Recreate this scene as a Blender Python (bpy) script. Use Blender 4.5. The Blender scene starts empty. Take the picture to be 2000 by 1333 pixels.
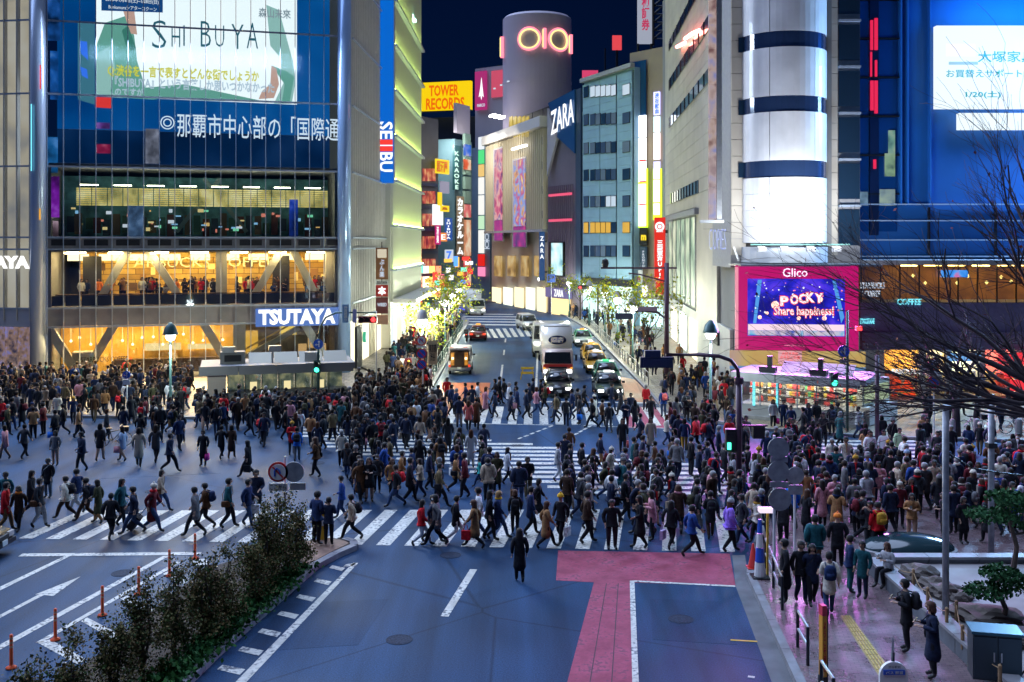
import bpy, bmesh, math, random
from mathutils import Vector, Matrix
R = math.radians
random.seed(7)
sc = bpy.context.scene
COL = sc.collection
# ---------------------------------------------------------------- camera, world, sun, exposure
F, CH, HY = 2000.0, 10.0, 475.0          # focal length in photo pixels, eye height, horizon row
cam_d = bpy.data.cameras.new('camera'); cam = bpy.data.objects.new('camera', cam_d); COL.objects.link(cam)
cam.location = (0, 0, CH); cam.rotation_euler = (R(90), 0, 0)
cam_d.sensor_width = 36; cam_d.lens = 36; cam_d.shift_y = -(666.5 - HY) / 2000.0
cam_d.clip_start = 0.5; cam_d.clip_end = 5000
sc.camera = cam
W = bpy.data.worlds.new('World'); sc.world = W; W.use_nodes = True
_n = W.node_tree.nodes; _bg = _n['Background']
_sky = _n.new('ShaderNodeTexSky'); _sky.sky_type = 'NISHITA'; _sky.sun_disc = False
_sky.sun_elevation = R(52); _sky.sun_rotation = R(-60); _sky.ozone_density = 2.0; _sky.air_density = 1.0; _sky.dust_density = 0.2
_tint = _n.new('ShaderNodeMix'); _tint.data_type = 'RGBA'; _tint.blend_type = 'MULTIPLY'; _tint.inputs[0].default_value = 1
_tint.inputs[7].default_value = (0.06, 0.28, 1.0, 1)       # night: only the blue of the sky is left
W.node_tree.links.new(_sky.outputs[0], _tint.inputs[6]); W.node_tree.links.new(_tint.outputs[2], _bg.inputs[0]); _bg.inputs[1].default_value = 0.0009
sun_d = bpy.data.lights.new('sky_glow_sun', 'SUN'); sun_d.energy = 1.0; sun_d.angle = R(75); sun_d.color = (0.52, 0.66, 1.0)
sun = bpy.data.objects.new('sky_glow_sun', sun_d); COL.objects.link(sun)
sun.rotation_euler = Vector((0.42, -0.24, -1.0)).to_track_quat('-Z', 'Y').to_euler()
sc.view_settings.view_transform = 'Standard'; sc.view_settings.look = 'None'
sc.view_settings.exposure = 2.2; sc.view_settings.gamma = 1.0; sc.view_settings.use_curve_mapping = False
sc.render.engine = 'CYCLES'
cy = sc.cycles
cy.use_denoising = True; cy.max_bounces = 5; cy.diffuse_bounces = 2; cy.glossy_bounces = 3; cy.transmission_bounces = 3
cy.transparent_max_bounces = 10; cy.sample_clamp_indirect = 4; cy.caustics_reflective = False; cy.caustics_refractive = False
EXPO = 4.6                                # 2 ** exposure: emission strengths below are given as shown brightness
# ---------------------------------------------------------------- geometry helpers
def P(x, y, d): return Vector(((x - 1000) * d / F, d, CH - (y - HY) * d / F))
def G(x, y, z=0.0):
    d = (CH - z) * F / (y - HY)
    return Vector(((x - 1000) * d / F, d, z))
def frame(A, B):
    """Wall frame: x along A->B, y away from the street, z up, origin at A (z 0)."""
    u = Vector((B[0] - A[0], B[1] - A[1], 0)); L = u.length; u.normalize()
    v = Vector((-u.y, u.x, 0))
    M = Matrix(((u.x, v.x, 0, A[0]), (u.y, v.y, 0, A[1]), (0, 0, 1, 0), (0, 0, 0, 1)))
    return M, L
def TR(x, y, z=0, rz=0): return Matrix.Translation((x, y, z)) @ Matrix.Rotation(rz, 4, 'Z')
TMP = bpy.data.scenes.new('workbench')
def evaluated_mesh(o):
    """Mesh of an object with modifiers or a text, evaluated apart from the big scene (much faster), then removed."""
    TMP.collection.objects.link(o); vl = TMP.view_layers[0]; vl.update()
    me = bpy.data.meshes.new_from_object(o.evaluated_get(vl.depsgraph)); bpy.data.objects.remove(o); return me
# ---------------------------------------------------------------- materials
MATS = {}
def mat(name, col, rough=0.6, metal=0.0, noise=0.0, scale=4.0, bump=0.0, objcol=False, spec=0.5, coat=0.0):
    if name in MATS: return MATS[name]
    m = bpy.data.materials.new(name); m.use_nodes = True; MATS[name] = m
    nt = m.node_tree; b = nt.nodes['Principled BSDF']
    b.inputs['Base Color'].default_value = (*col, 1); b.inputs['Roughness'].default_value = rough
    b.inputs['Metallic'].default_value = metal; b.inputs['Specular IOR Level'].default_value = spec
    b.inputs['Coat Weight'].default_value = coat
    src = None
    if objcol:
        oi = nt.nodes.new('ShaderNodeObjectInfo'); src = oi.outputs['Color']
        nt.links.new(src, b.inputs['Base Color'])
    if noise or bump:
        tc = nt.nodes.new('ShaderNodeNewGeometry'); nz = nt.nodes.new('ShaderNodeTexNoise')
        nz.inputs['Scale'].default_value = scale; nz.inputs['Detail'].default_value = 5
        nt.links.new(tc.outputs['Position'], nz.inputs['Vector'])
        if noise:
            mr = nt.nodes.new('ShaderNodeMapRange'); mr.inputs[1].default_value = 0.3; mr.inputs[2].default_value = 0.7
            mr.inputs[3].default_value = 1 - noise; mr.inputs[4].default_value = 1 + noise
            nt.links.new(nz.outputs['Fac'], mr.inputs[0])
            mx = nt.nodes.new('ShaderNodeMix'); mx.data_type = 'RGBA'; mx.blend_type = 'MULTIPLY'; mx.inputs[0].default_value = 1
            if src: nt.links.new(src, mx.inputs[6])
            else: mx.inputs[6].default_value = (*col, 1)
            nt.links.new(mr.outputs[0], mx.inputs[7]); nt.links.new(mx.outputs[2], b.inputs['Base Color'])
        if bump:
            bp = nt.nodes.new('ShaderNodeBump'); bp.inputs['Strength'].default_value = bump; bp.inputs['Distance'].default_value = 0.02
            nt.links.new(nz.outputs['Fac'], bp.inputs['Height']); nt.links.new(bp.outputs[0], b.inputs['Normal'])
    return m
def emi(name, col, k=1.0, light=False, noise=None, scale=1.0):
    """A surface that gives off light (screen, lamp, lit sign); k is its shown brightness."""
    if name in MATS: return MATS[name]
    m = bpy.data.materials.new(name); m.use_nodes = True; MATS[name] = m
    nt = m.node_tree; b = nt.nodes['Principled BSDF']
    b.inputs['Base Color'].default_value = (*[c * 0.05 for c in col], 1); b.inputs['Roughness'].default_value = 0.5
    b.inputs['Emission Color'].default_value = (*col, 1); b.inputs['Emission Strength'].default_value = k / EXPO
    if noise:
        tc = nt.nodes.new('ShaderNodeNewGeometry'); nz = nt.nodes.new('ShaderNodeTexNoise'); nz.inputs['Scale'].default_value = scale
        nz.inputs['Detail'].default_value = 3
        rp = nt.nodes.new('ShaderNodeValToRGB'); els = rp.color_ramp.elements
        while len(els) < len(noise): els.new(0.5)
        for i, c in enumerate(noise):
            els[i].position = 0.3 + 0.4 * i / max(1, len(noise) - 1); els[i].color = (*c, 1)
        nt.links.new(tc.outputs['Position'], nz.inputs['Vector']); nt.links.new(nz.outputs['Fac'], rp.inputs[0])
        nt.links.new(rp.outputs[0], b.inputs['Emission Color'])
    if not light: m.cycles.emission_sampling = 'NONE'
    return m
def glass(name, tint, refl=0.25, rough=0.03, clear=0.85):
    """Thin window pane: mostly see-through, with a reflection that grows at grazing angles."""
    if name in MATS: return MATS[name]
    m = bpy.data.materials.new(name); m.use_nodes = True; MATS[name] = m
    nt = m.node_tree; nt.nodes.remove(nt.nodes['Principled BSDF']); out = nt.nodes['Material Output']
    t = nt.nodes.new('ShaderNodeBsdfTransparent'); t.inputs[0].default_value = (*[c * clear for c in tint], 1)
    g = nt.nodes.new('ShaderNodeBsdfGlossy'); g.inputs['Roughness'].default_value = rough; g.inputs[0].default_value = (0.9, 0.95, 1, 1)
    fr = nt.nodes.new('ShaderNodeFresnel'); fr.inputs[0].default_value = 1.5
    ma = nt.nodes.new('ShaderNodeMath'); ma.operation = 'ADD'; ma.use_clamp = True; ma.inputs[1].default_value = refl
    mx = nt.nodes.new('ShaderNodeMixShader')
    nt.links.new(fr.outputs[0], ma.inputs[0]); nt.links.new(ma.outputs[0], mx.inputs[0])
    nt.links.new(t.outputs[0], mx.inputs[1]); nt.links.new(g.outputs[0], mx.inputs[2]); nt.links.new(mx.outputs[0], out.inputs[0])
    return m
# ---------------------------------------------------------------- mesh builder
class MB:
    def __init__(s, M=None): s.v = []; s.f = []; s.m = []; s.k = 0; s.M = M
    def add(s, vs, fs):
        o = len(s.v)
        s.v += [tuple(s.M @ Vector(v)) if s.M else tuple(v) for v in vs]
        s.f += [tuple(i + o for i in f) for f in fs]; s.m += [s.k] * len(fs); return s
    def box(s, c, d, rz=0, M=None):
        vs = []
        for z in (-.5, .5):
            for x, y in ((-.5, -.5), (.5, -.5), (.5, .5), (-.5, .5)):
                p = Vector((x * d[0], y * d[1], z * d[2]))
                if rz: p = Matrix.Rotation(rz, 3, 'Z') @ p
                if M: p = M @ p
                vs.append(Vector(c) + p)
        return s.add(vs, [(3, 2, 1, 0), (4, 5, 6, 7), (0, 1, 5, 4), (1, 2, 6, 5), (2, 3, 7, 6), (3, 0, 4, 7)])
    def prism(s, pts, off):
        """Closed polygon pts (counter-clockwise seen against off) pushed along off."""
        n = len(pts); off = Vector(off); a = [Vector(p) for p in pts]; b = [p + off for p in a]
        return s.add(a + b, [tuple(range(n))[::-1], tuple(range(n, 2 * n))] + [(i, (i + 1) % n, n + (i + 1) % n, n + i) for i in range(n)])
    def quad(s, a, b, c, d): return s.add([a, b, c, d], [(0, 1, 2, 3)])
    def tube(s, pts, rad, n=6, cap=True):
        pts = [Vector(p) for p in pts]
        if not hasattr(rad, '__len__'): rad = [rad] * len(pts)
        vs = []; ref = None
        for i, p in enumerate(pts):
            t = (pts[min(i + 1, len(pts) - 1)] - pts[max(i - 1, 0)]).normalized()
            if ref is None: ref = Vector((0, 0, 1)) if abs(t.z) < .9 else Vector((1, 0, 0))
            a = t.cross(ref)
            if a.length < 1e-4: a = t.orthogonal()
            a.normalize(); b = t.cross(a).normalized(); ref = -b if False else ref
            for j in range(n):
                q = 2 * math.pi * j / n; vs.append(p + (a * math.cos(q) + b * math.sin(q)) * rad[i])
        fs = []
        for i in range(len(pts) - 1):
            for j in range(n):
                k = (j + 1) % n; fs.append((i * n + j, i * n + k, (i + 1) * n + k, (i + 1) * n + j))
        if cap: fs += [tuple(range(n))[::-1], tuple(range((len(pts) - 1) * n, len(pts) * n))]
        return s.add(vs, fs)
    def lathe(s, prof, c=(0, 0, 0), n=12, sx=1, sy=1, a0=0, a1=2 * math.pi):
        full = abs(a1 - a0 - 2 * math.pi) < 1e-6; k = n if full else n + 1; vs = []
        for r, z in prof:
            for j in range(k):
                q = a0 + (a1 - a0) * j / n; vs.append((c[0] + r * sx * math.cos(q), c[1] + r * sy * math.sin(q), c[2] + z))
        fs = []
        for i in range(len(prof) - 1):
            for j in range(n):
                jj = (j + 1) % k; fs.append((i * k + j, i * k + jj, (i + 1) * k + jj, (i + 1) * k + j))
        if full:
            if prof[0][0] > 1e-4: fs.append(tuple(range(k))[::-1])
            if prof[-1][0] > 1e-4: fs.append(tuple(range((len(prof) - 1) * k, len(prof) * k)))
        return s.add(vs, fs)
    def mesh(s, name, mats, smooth=False):
        me = bpy.data.meshes.new(name); me.from_pydata(s.v, [], s.f)
        for m in (mats if isinstance(mats, (list, tuple)) else [mats]): me.materials.append(m)
        if s.k or any(s.m): me.polygons.foreach_set('material_index', s.m)
        if smooth: me.shade_smooth()
        me.update(); return me
    def build(s, name, mats, parent=None, smooth=False, **kw):
        return put(name, s.mesh(name, mats, smooth), parent, **kw)
def put(name, me, parent=None, loc=None, rot=None, scale=None, color=None, M=None):
    o = bpy.data.objects.new(name, me); COL.objects.link(o)
    if parent: o.parent = parent
    if M is not None: o.matrix_basis = M
    if loc is not None: o.location = loc
    if rot is not None: o.rotation_euler = rot
    if scale is not None: o.scale = scale
    if color is not None: o.color = (*color, 1)
    return o
def tag(o, label, cat, group=None, kind=None):
    if label: o['label'] = label
    if cat: o['category'] = cat
    if group: o['group'] = group
    if kind: o['kind'] = kind
    return o
def thing(name, label, cat, M=None, group=None):
    o = bpy.data.objects.new(name, None); COL.objects.link(o); o.empty_display_size = 0.2
    if M is not None: o.matrix_basis = M
    return tag(o, label, cat, group)
def struct(o): o['kind'] = 'structure'; return o
_BOX = {}
def bx(name, parent, c, d, m, rz=0, rx=0, ry=0):
    """A box part; all boxes of one material share one mesh."""
    me = _BOX.get(m.name)
    if me is None:
        me = _BOX[m.name] = MB().box((0, 0, 0), (1, 1, 1)).mesh('block_' + m.name, m)
    return put(name, me, parent, loc=c, scale=d, rot=(rx, ry, rz) if (rz or rx or ry) else None)
_CYL = {}
def cyl(name, parent, a, b, r, m, n=10):
    mb = MB(); mb.tube([a, b], r, n); return mb.build(name, m, parent, smooth=False)
def copy_tree(o, parent=None):
    c = o.copy(); COL.objects.link(c)
    if parent: c.parent = parent
    for ch in list(o.children): copy_tree(ch, c)
    return c
_TX = {}
def text_mesh(body, bold=0.0, ext=0.02, space=1.0, line=1.0, align='CENTER'):
    key = (body, bold, ext, space, line, align)
    if key in _TX: return _TX[key]
    cu = bpy.data.curves.new('lettering', 'FONT'); cu.body = body; cu.size = 1; cu.extrude = ext; cu.offset = bold
    cu.resolution_u = 2; cu.align_x = align; cu.space_character = space; cu.space_line = line
    me = evaluated_mesh(bpy.data.objects.new('lettering', cu)); bpy.data.curves.remove(cu)
    if len(me.vertices):
        xs = [v.co.x for v in me.vertices]; ys = [v.co.y for v in me.vertices]
        x0, x1, y0, y1 = min(xs), max(xs), min(ys), max(ys)
        w, h = max(x1 - x0, 1e-6), max(y1 - y0, 1e-6)
        for v in me.vertices:   # unit box, upright in the x-z plane, front towards -y
            v.co = Vector(((v.co.x - x0) / w - .5, -v.co.z, (v.co.y - y0) / h - .5))
        me.materials.clear()
    _TX[key] = me; return me
def txt(name, body, parent, c, w, h, m, bold=0.0, ext=0.02, rz=0, shear=0, **kw):
    """Lettering fitted to a box w by h centred at c, standing upright and facing local -y."""
    me = text_mesh(body, bold, ext, **kw).copy(); me.materials.append(m)
    if shear:
        for v in me.vertices: v.co.z += v.co.x * shear
    return put(name, me, parent, loc=c, scale=(w, 1, h), rot=(0, 0, rz))
def vtext(name, body, parent, c, w, h, m, bold=0.02, ext=0.02, rz=0):
    """Characters set one under another."""
    return txt(name, '\n'.join(body), parent, c, w, h, m, bold, ext, rz)
# shared materials
M_black = mat('black_paint', (0.012, 0.013, 0.018), 0.45)
M_dark = mat('dark_metal', (0.03, 0.032, 0.04), 0.4, 0.6)
M_steel = mat('steel', (0.45, 0.47, 0.5), 0.35, 0.8, noise=.1)
M_white = mat('white_paint', (0.75, 0.76, 0.78), 0.5, noise=.06, scale=3)
M_grey = mat('grey_panel', (0.32, 0.33, 0.36), 0.5, noise=.08, scale=2)
M_conc = mat('concrete', (0.27, 0.27, 0.28), 0.85, noise=.18, scale=3, bump=.2)
M_red = mat('red_paint', (0.55, 0.03, 0.025), 0.45)
M_blue = mat('blue_paint', (0.02, 0.07, 0.35), 0.4)
M_yel = mat('yellow_paint', (0.65, 0.42, 0.03), 0.5)
E_white = emi('lit_white', (0.95, 0.98, 1.0), 1.3)
E_soft = emi('lit_soft_white', (0.75, 0.85, 1.0), 0.8)
E_warm = emi('lit_warm', (1.0, 0.72, 0.30), 1.2)
E_red = emi('lit_red', (1.0, 0.05, 0.04), 1.0)
E_pink = emi('lit_pink', (1.0, 0.25, 0.45), 1.2)
E_yel = emi('lit_yellow', (1.0, 0.72, 0.02), 1.0)
E_green = emi('lit_green', (0.1, 1.0, 0.35), 1.1)
E_blue = emi('lit_blue', (0.05, 0.22, 1.0), 1.0)
E_cyan = emi('lit_cyan', (0.2, 0.85, 1.0), 1.2)
# ================================================================ GROUND, ROADS, PAVEMENTS, MARKINGS
def asphalt(name, base, rough=0.5):
    m = mat(name, base, rough, spec=.10); nt = m.node_tree; b = nt.nodes['Principled BSDF']
    tc = nt.nodes.new('ShaderNodeTexCoord')
    big = nt.nodes.new('ShaderNodeTexNoise'); big.inputs['Scale'].default_value = 0.16; big.inputs['Detail'].default_value = 7
    fine = nt.nodes.new('ShaderNodeTexNoise'); fine.inputs['Scale'].default_value = 28; fine.inputs['Detail'].default_value = 3
    str_ = nt.nodes.new('ShaderNodeTexNoise'); str_.inputs['Scale'].default_value = 0.9; str_.inputs['Detail'].default_value = 4
    mp = nt.nodes.new('ShaderNodeMapping'); mp.inputs['Scale'].default_value = (1.2, 0.06, 1); mp.inputs['Rotation'].default_value = (0, 0, R(9))
    cr = nt.nodes.new('ShaderNodeTexVoronoi'); cr.feature = 'DISTANCE_TO_EDGE'; cr.inputs['Scale'].default_value = 0.11
    for t in (big, fine, cr): nt.links.new(tc.outputs['Object'], t.inputs['Vector'])
    nt.links.new(tc.outputs['Object'], mp.inputs[0]); nt.links.new(mp.outputs[0], str_.inputs['Vector'])
    def rng(src, a, b_, lo, hi):
        r = nt.nodes.new('ShaderNodeMapRange'); r.inputs[1].default_value = a; r.inputs[2].default_value = b_
        r.inputs[3].default_value = lo; r.inputs[4].default_value = hi; nt.links.new(src, r.inputs[0]); return r.outputs[0]
    def mul(a, b_):
        k = nt.nodes.new('ShaderNodeMath'); k.operation = 'MULTIPLY'; nt.links.new(a, k.inputs[0]); nt.links.new(b_, k.inputs[1]); return k.outputs[0]
    f = mul(mul(rng(big.outputs['Fac'], .3, .7, .72, 1.25), rng(fine.outputs['Fac'], .3, .7, .62, 1.42)),
            mul(rng(str_.outputs['Fac'], .35, .65, .68, 1.22), rng(cr.outputs['Distance'], 0, .006, .55, 1)))
    mx = nt.nodes.new('ShaderNodeMix'); mx.data_type = 'RGBA'; mx.blend_type = 'MULTIPLY'; mx.inputs[0].default_value = 1
    mx.inputs[6].default_value = (*base, 1); nt.links.new(f, mx.inputs[7]); nt.links.new(mx.outputs[2], b.inputs['Base Color'])
    nt.links.new(rng(big.outputs['Fac'], .3, .7, rough - .14, rough + .12), b.inputs['Roughness'])
    bp = nt.nodes.new('ShaderNodeBump'); bp.inputs['Strength'].default_value = .25; bp.inputs['Distance'].default_value = .01
    nt.links.new(fine.outputs['Fac'], bp.inputs['Height']); nt.links.new(bp.outputs[0], b.inputs['Normal'])
    return m
def pavers(name, c1, c2, mortar, w, h, rough, rot=0):
    m = mat(name, c1, rough); nt = m.node_tree; b = nt.nodes['Principled BSDF']
    tc = nt.nodes.new('ShaderNodeTexCoord'); mp = nt.nodes.new('ShaderNodeMapping'); mp.inputs['Rotation'].default_value = (0, 0, rot)
    br = nt.nodes.new('ShaderNodeTexBrick'); br.inputs['Scale'].default_value = 1; br.inputs['Brick Width'].default_value = w
    br.inputs['Row Height'].default_value = h; br.inputs['Mortar Size'].default_value = h * .06
    br.inputs['Color1'].default_value = (*c1, 1); br.inputs['Color2'].default_value = (*c2, 1); br.inputs['Mortar'].default_value = (*mortar, 1)
    nz = nt.nodes.new('ShaderNodeTexNoise'); nz.inputs['Scale'].default_value = 1.4; nz.inputs['Detail'].default_value = 6
    nt.links.new(tc.outputs['Object'], mp.inputs[0]); nt.links.new(mp.outputs[0], br.inputs['Vector']); nt.links.new(tc.outputs['Object'], nz.inputs['Vector'])
    mx = nt.nodes.new('ShaderNodeMix'); mx.data_type = 'RGBA'; mx.blend_type = 'MULTIPLY'; mx.inputs[0].default_value = .6
    nt.links.new(br.outputs['Color'], mx.inputs[6]); nt.links.new(nz.outputs['Fac'], mx.inputs[7]); nt.links.new(mx.outputs[2], b.inputs['Base Color'])
    mr = nt.nodes.new('ShaderNodeMapRange'); mr.inputs[1].default_value = .35; mr.inputs[2].default_value = .65
    mr.inputs[3].default_value = rough - .12; mr.inputs[4].default_value = rough + .15
    nt.links.new(nz.outputs['Fac'], mr.inputs[0]); nt.links.new(mr.outputs[0], b.inputs['Roughness'])
    bp = nt.nodes.new('ShaderNodeBump'); bp.inputs['Strength'].default_value = .6; bp.inputs['Distance'].default_value = .01; bp.invert = True
    nt.links.new(br.outputs['Fac'], bp.inputs['Height']); nt.links.new(bp.outputs[0], b.inputs['Normal'])
    return m
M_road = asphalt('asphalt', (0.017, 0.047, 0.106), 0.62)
M_paint = mat('road_paint', (0.62, 0.61, 0.56), 0.6, spec=.2)
def wear(m, worn, amount):
    """Scuffed paint: grime tone plus chips where the road shows through."""
    nt = m.node_tree; b = nt.nodes['Principled BSDF']; col = tuple(b.inputs['Base Color'].default_value); ge = nt.nodes.new('ShaderNodeNewGeometry')
    n1 = nt.nodes.new('ShaderNodeTexNoise'); n1.inputs['Scale'].default_value = 1.1; n1.inputs['Detail'].default_value = 8; n1.inputs['Roughness'].default_value = .7
    n2 = nt.nodes.new('ShaderNodeTexNoise'); n2.inputs['Scale'].default_value = 9; n2.inputs['Detail'].default_value = 6
    for n in (n1, n2): nt.links.new(ge.outputs['Position'], n.inputs['Vector'])
    r1 = nt.nodes.new('ShaderNodeMapRange'); r1.inputs[1].default_value = .38; r1.inputs[2].default_value = .62; r1.inputs[3].default_value = .68; r1.inputs[4].default_value = 1.12; nt.links.new(n1.outputs['Fac'], r1.inputs[0])
    ad = nt.nodes.new('ShaderNodeMath'); ad.operation = 'ADD'; nt.links.new(n1.outputs['Fac'], ad.inputs[0]); nt.links.new(n2.outputs['Fac'], ad.inputs[1])
    r2 = nt.nodes.new('ShaderNodeMapRange'); r2.inputs[1].default_value = 1.10 - amount; r2.inputs[2].default_value = 1.22 - amount * .6; nt.links.new(ad.outputs[0], r2.inputs[0])
    m1 = nt.nodes.new('ShaderNodeMix'); m1.data_type = 'RGBA'; m1.blend_type = 'MULTIPLY'; m1.inputs[0].default_value = 1; m1.inputs[6].default_value = col; nt.links.new(r1.outputs[0], m1.inputs[7])
    m2 = nt.nodes.new('ShaderNodeMix'); m2.data_type = 'RGBA'; m2.inputs[7].default_value = (*worn, 1); nt.links.new(r2.outputs[0], m2.inputs[0]); nt.links.new(m1.outputs[2], m2.inputs[6]); nt.links.new(m2.outputs[2], b.inputs['Base Color']); return m
wear(M_paint, (0.12, 0.13, 0.15), .09)
M_redroad = wear(mat('red_asphalt', (0.34, 0.075, 0.12), 0.7, spec=.1), (0.17, .06, .09), .05)
M_orange = asphalt('orange_asphalt', (0.34, 0.10, 0.045), 0.55)
M_pave = pavers('pavement_slabs', (0.20, 0.19, 0.19), (0.25, 0.24, 0.23), (.08, .08, .08), .6, .6, .5)
M_brick = pavers('plaza_bricks', (0.22, 0.15, 0.17), (0.30, 0.21, 0.22), (.08, .06, .08), .22, .11, .30, R(10))
M_warmpave = pavers('warm_slabs', (0.30, 0.25, 0.17), (0.36, 0.30, 0.20), (.1, .09, .08), .4, .4, .45)
M_sand = mat('white_sand', (0.30, 0.29, 0.30), 0.95, noise=.12, scale=1.5, bump=.4)
M_kerb = mat('kerb_stone', (0.20, 0.20, 0.22), 0.75, noise=.2, scale=3)
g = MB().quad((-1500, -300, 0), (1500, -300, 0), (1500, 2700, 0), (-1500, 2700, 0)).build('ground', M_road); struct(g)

def slab(name, pts, z0, z1, m):
    mb = MB(); mb.prism([(p[0], p[1], z0) for p in pts], (0, 0, z1 - z0)); return struct(mb.build(name, m))
def kerb_line(parent, pts, w=.18, h=.15, step=1.8, m=None):
    """Kerb stones laid one by one along a line on the ground."""
    for a, b in zip(pts, pts[1:]):
        a = Vector(a[:2]); b = Vector(b[:2]); L = (b - a).length; n = max(1, round(L / step)); d = (b - a) / n
        for i in range(n):
            c = a + d * (i + .5); bx('kerb_stone', parent, (c.x, c.y, h / 2 + .006), (d.length - .02, w, h), m or M_kerb, rz=math.atan2(d.y, d.x))
def g2(x, y, z=0): p = G(x, y, z); return (p.x, p.y)
# pavement before the glass store and along the left of the far street
LP = [(-75, 62), g2(-300, 812), g2(630, 822), g2(760, 806), g2(838, 775), (-5.5, 66), (-5.5, 130), (-8.5, 152), (-22, 182), (-60, 190), (-75, 150)]
left_pave = slab('pavement_left', LP, -.3, .14, M_pave)
kerb_line(left_pave, LP[1:9])
RP = [(9.15, 67), g2(1300, 806), g2(1372, 822), g2(1470, 840), g2(1720, 858), g2(2300, 872), (75, 52), (75, 120), (30, 200), (-14, 205), (-6, 178), (3, 160), (7.2, 140), (8.8, 118)]
right_pave = slab('pavement_right', RP[:], -.3, .14, M_warmpave)
kerb_line(right_pave, RP[:6]); kerb_line(right_pave, RP[9:] + RP[:1])
PZ = [g2(1573, 1333), g2(1465, 1129), g2(1478, 1070), g2(1500, 1000), g2(1530, 942), g2(1700, 925), g2(2400, 935), (46, 16), (8.0, 16)]
PZ[0] = (G(1573, 1333).x - .35, 21.0); PZ[-1] = (PZ[0][0] - .6, 16)
plaza = slab('plaza_pavement', PZ, -.3, .15, M_brick)
kerb_line(plaza, [PZ[-1]] + PZ[:7], w=.22, h=.155)
# grey gutter strip along the plaza kerb
gut = MB(); gut.prism([(*g2(1437, 1146), .0), (*g2(1512, 1345), .0), (*g2(1566, 1345), .0), (*g2(1462, 1129), .0), (*g2(1455, 1085), .0), (*g2(1430, 1085), .0)][::-1], (0, 0, .006))
struct(gut.build('gutter_strip', mat('gutter_concrete', (.11, .115, .13), .8, noise=.3, scale=1.2)))
# tactile strip: raised yellow bars on the plaza
M_tact = mat('tactile_yellow', (0.50, 0.36, 0.07), 0.5, noise=.15, scale=6)
tact = struct(MB().prism([(*g2(1640, 1203, .15), .15), (*g2(1722, 1330, .15), .15), (*g2(1756, 1330, .15), .15), (*g2(1662, 1203, .15), .15)][::-1][::-1], (0, 0, .004)).build('tactile_strip', mat('tactile_base', (0.30, 0.22, 0.07), .5, noise=.2)))
ta, tb = G(1642, 1203, .15), G(1724, 1330, .15); tc_, td = G(1660, 1203, .15), G(1754, 1330, .15)
for i in range(4):
    for j in range(14):
        f = (i + .5) / 4; a = ta.lerp(tc_, f); b = tb.lerp(td, f)
        p = a.lerp(b, (j + .06) / 14); q = a.lerp(b, (j + .94) / 14); dd = q - p
        bx('tactile_bar', tact, ((p.x + q.x) / 2, (p.y + q.y) / 2, .162), (dd.length, .035, .012), M_tact, rz=math.atan2(dd.y, dd.x))
# ---------------------------------------------------------------- painted markings
def marking(name): return struct(thing(name, None, None))
def gpoly(name, parent, px, m, z=.005, h=.004):
    pts = [(*g2(*p), z) for p in px]
    ar = sum(pts[i][0] * pts[(i + 1) % len(pts)][1] - pts[(i + 1) % len(pts)][0] * pts[i][1] for i in range(len(pts)))
    if ar < 0: pts = pts[::-1]
    mb = MB(); mb.prism(pts, (0, 0, h)); return mb.build(name, m, parent)
def gline(name, parent, p, q, w, m=None, z=.009):
    a = Vector(g2(*p)); b = Vector(g2(*q)); d = b - a; c = (a + b) / 2
    return bx(name, parent, (c.x, c.y, z), (d.length, w, .004), m or M_paint, rz=math.atan2(d.y, d.x))
def isect(p, d, a, b):
    """Point where the line p + t d crosses the line a-b (ground plane)."""
    e = b - a; den = d.x * e.y - d.y * e.x; t = ((a.x - p.x) * e.y - (a.y - p.y) * e.x) / den; return p + d * t
def zebra(name, xs, y0, nearA, nearB, farA, farB, vp, w):
    root = marking(name); na, nb, fa, fb = (Vector(g2(*q)) for q in (nearA, nearB, farA, farB))
    d = Vector(((vp - 1000) / F, 1.0)); n = Vector((1, 0))
    for x in xs:
        p = Vector(g2(x, y0)); c = []
        for o in (0, w): c.append((isect(p + n * o, d, na, nb), isect(p + n * o, d, fa, fb)))
        mb = MB(); mb.prism([(*q, .005) for q in (c[0][0], c[1][0], c[1][1], c[0][1])], (0, 0, .004)); mb.build('stripe', M_paint, root)
    return root
zebra('crosswalk_near', [688.5 + 55 * k for k in range(-12, 14)], 1056, (85, 1053), (1400, 1078), (190, 998), (1130, 996), 1310, .47)
zebra('crosswalk_far_street', [868 + 31 * k for k in range(15)], 826, (860, 827), (1300, 832), (870, 794), (1300, 797), 1050, .48)
def lerp_tab(tab, y):
    for (y0, x0), (y1, x1) in zip(tab, tab[1:]):
        if y0 <= y <= y1: return x0 + (x1 - x0) * (y - y0) / (y1 - y0)
    return tab[-1][1] if y > tab[-1][0] else tab[0][1]
def zebra_rows(name, y0, y1, xl, xr, pitch=.92, w=.46, slope=.02):
    root = marking(name); d = 20000 / (y1 - HY)
    while d < 20000 / (y0 - HY):
        y = HY + 20000 / d; a, b = lerp_tab(xl, y), lerp_tab(xr, y)
        if b > a:
            pa, pb = Vector(((a - 1000) * d / F, d)), Vector(((b - 1000) * d / F, d + slope * (b - a) * d / F))
            c = (pa + pb) / 2; e = pb - pa
            bx('stripe', root, (c.x, c.y, .008), (e.length, w, .004), M_paint, rz=math.atan2(e.y, e.x))
        d += pitch
zebra_rows('crosswalk_diagonal', 833, 962, [(833, 560), (850, 585), (865, 620), (880, 655), (893, 740), (900, 820), (915, 890), (930, 950), (945, 1045), (962, 1110)],
           [(833, 690), (845, 800), (855, 900), (862, 1010), (870, 1075), (880, 1125), (890, 1180), (900, 1300), (910, 1400), (925, 1440), (940, 1450), (962, 1470)], slope=-.03)
zebra_rows('crosswalk_right', 858, 935, [(858, 1535), (900, 1550), (935, 1570)], [(858, 1840), (900, 1870), (935, 1960)], slope=-.02)
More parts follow.
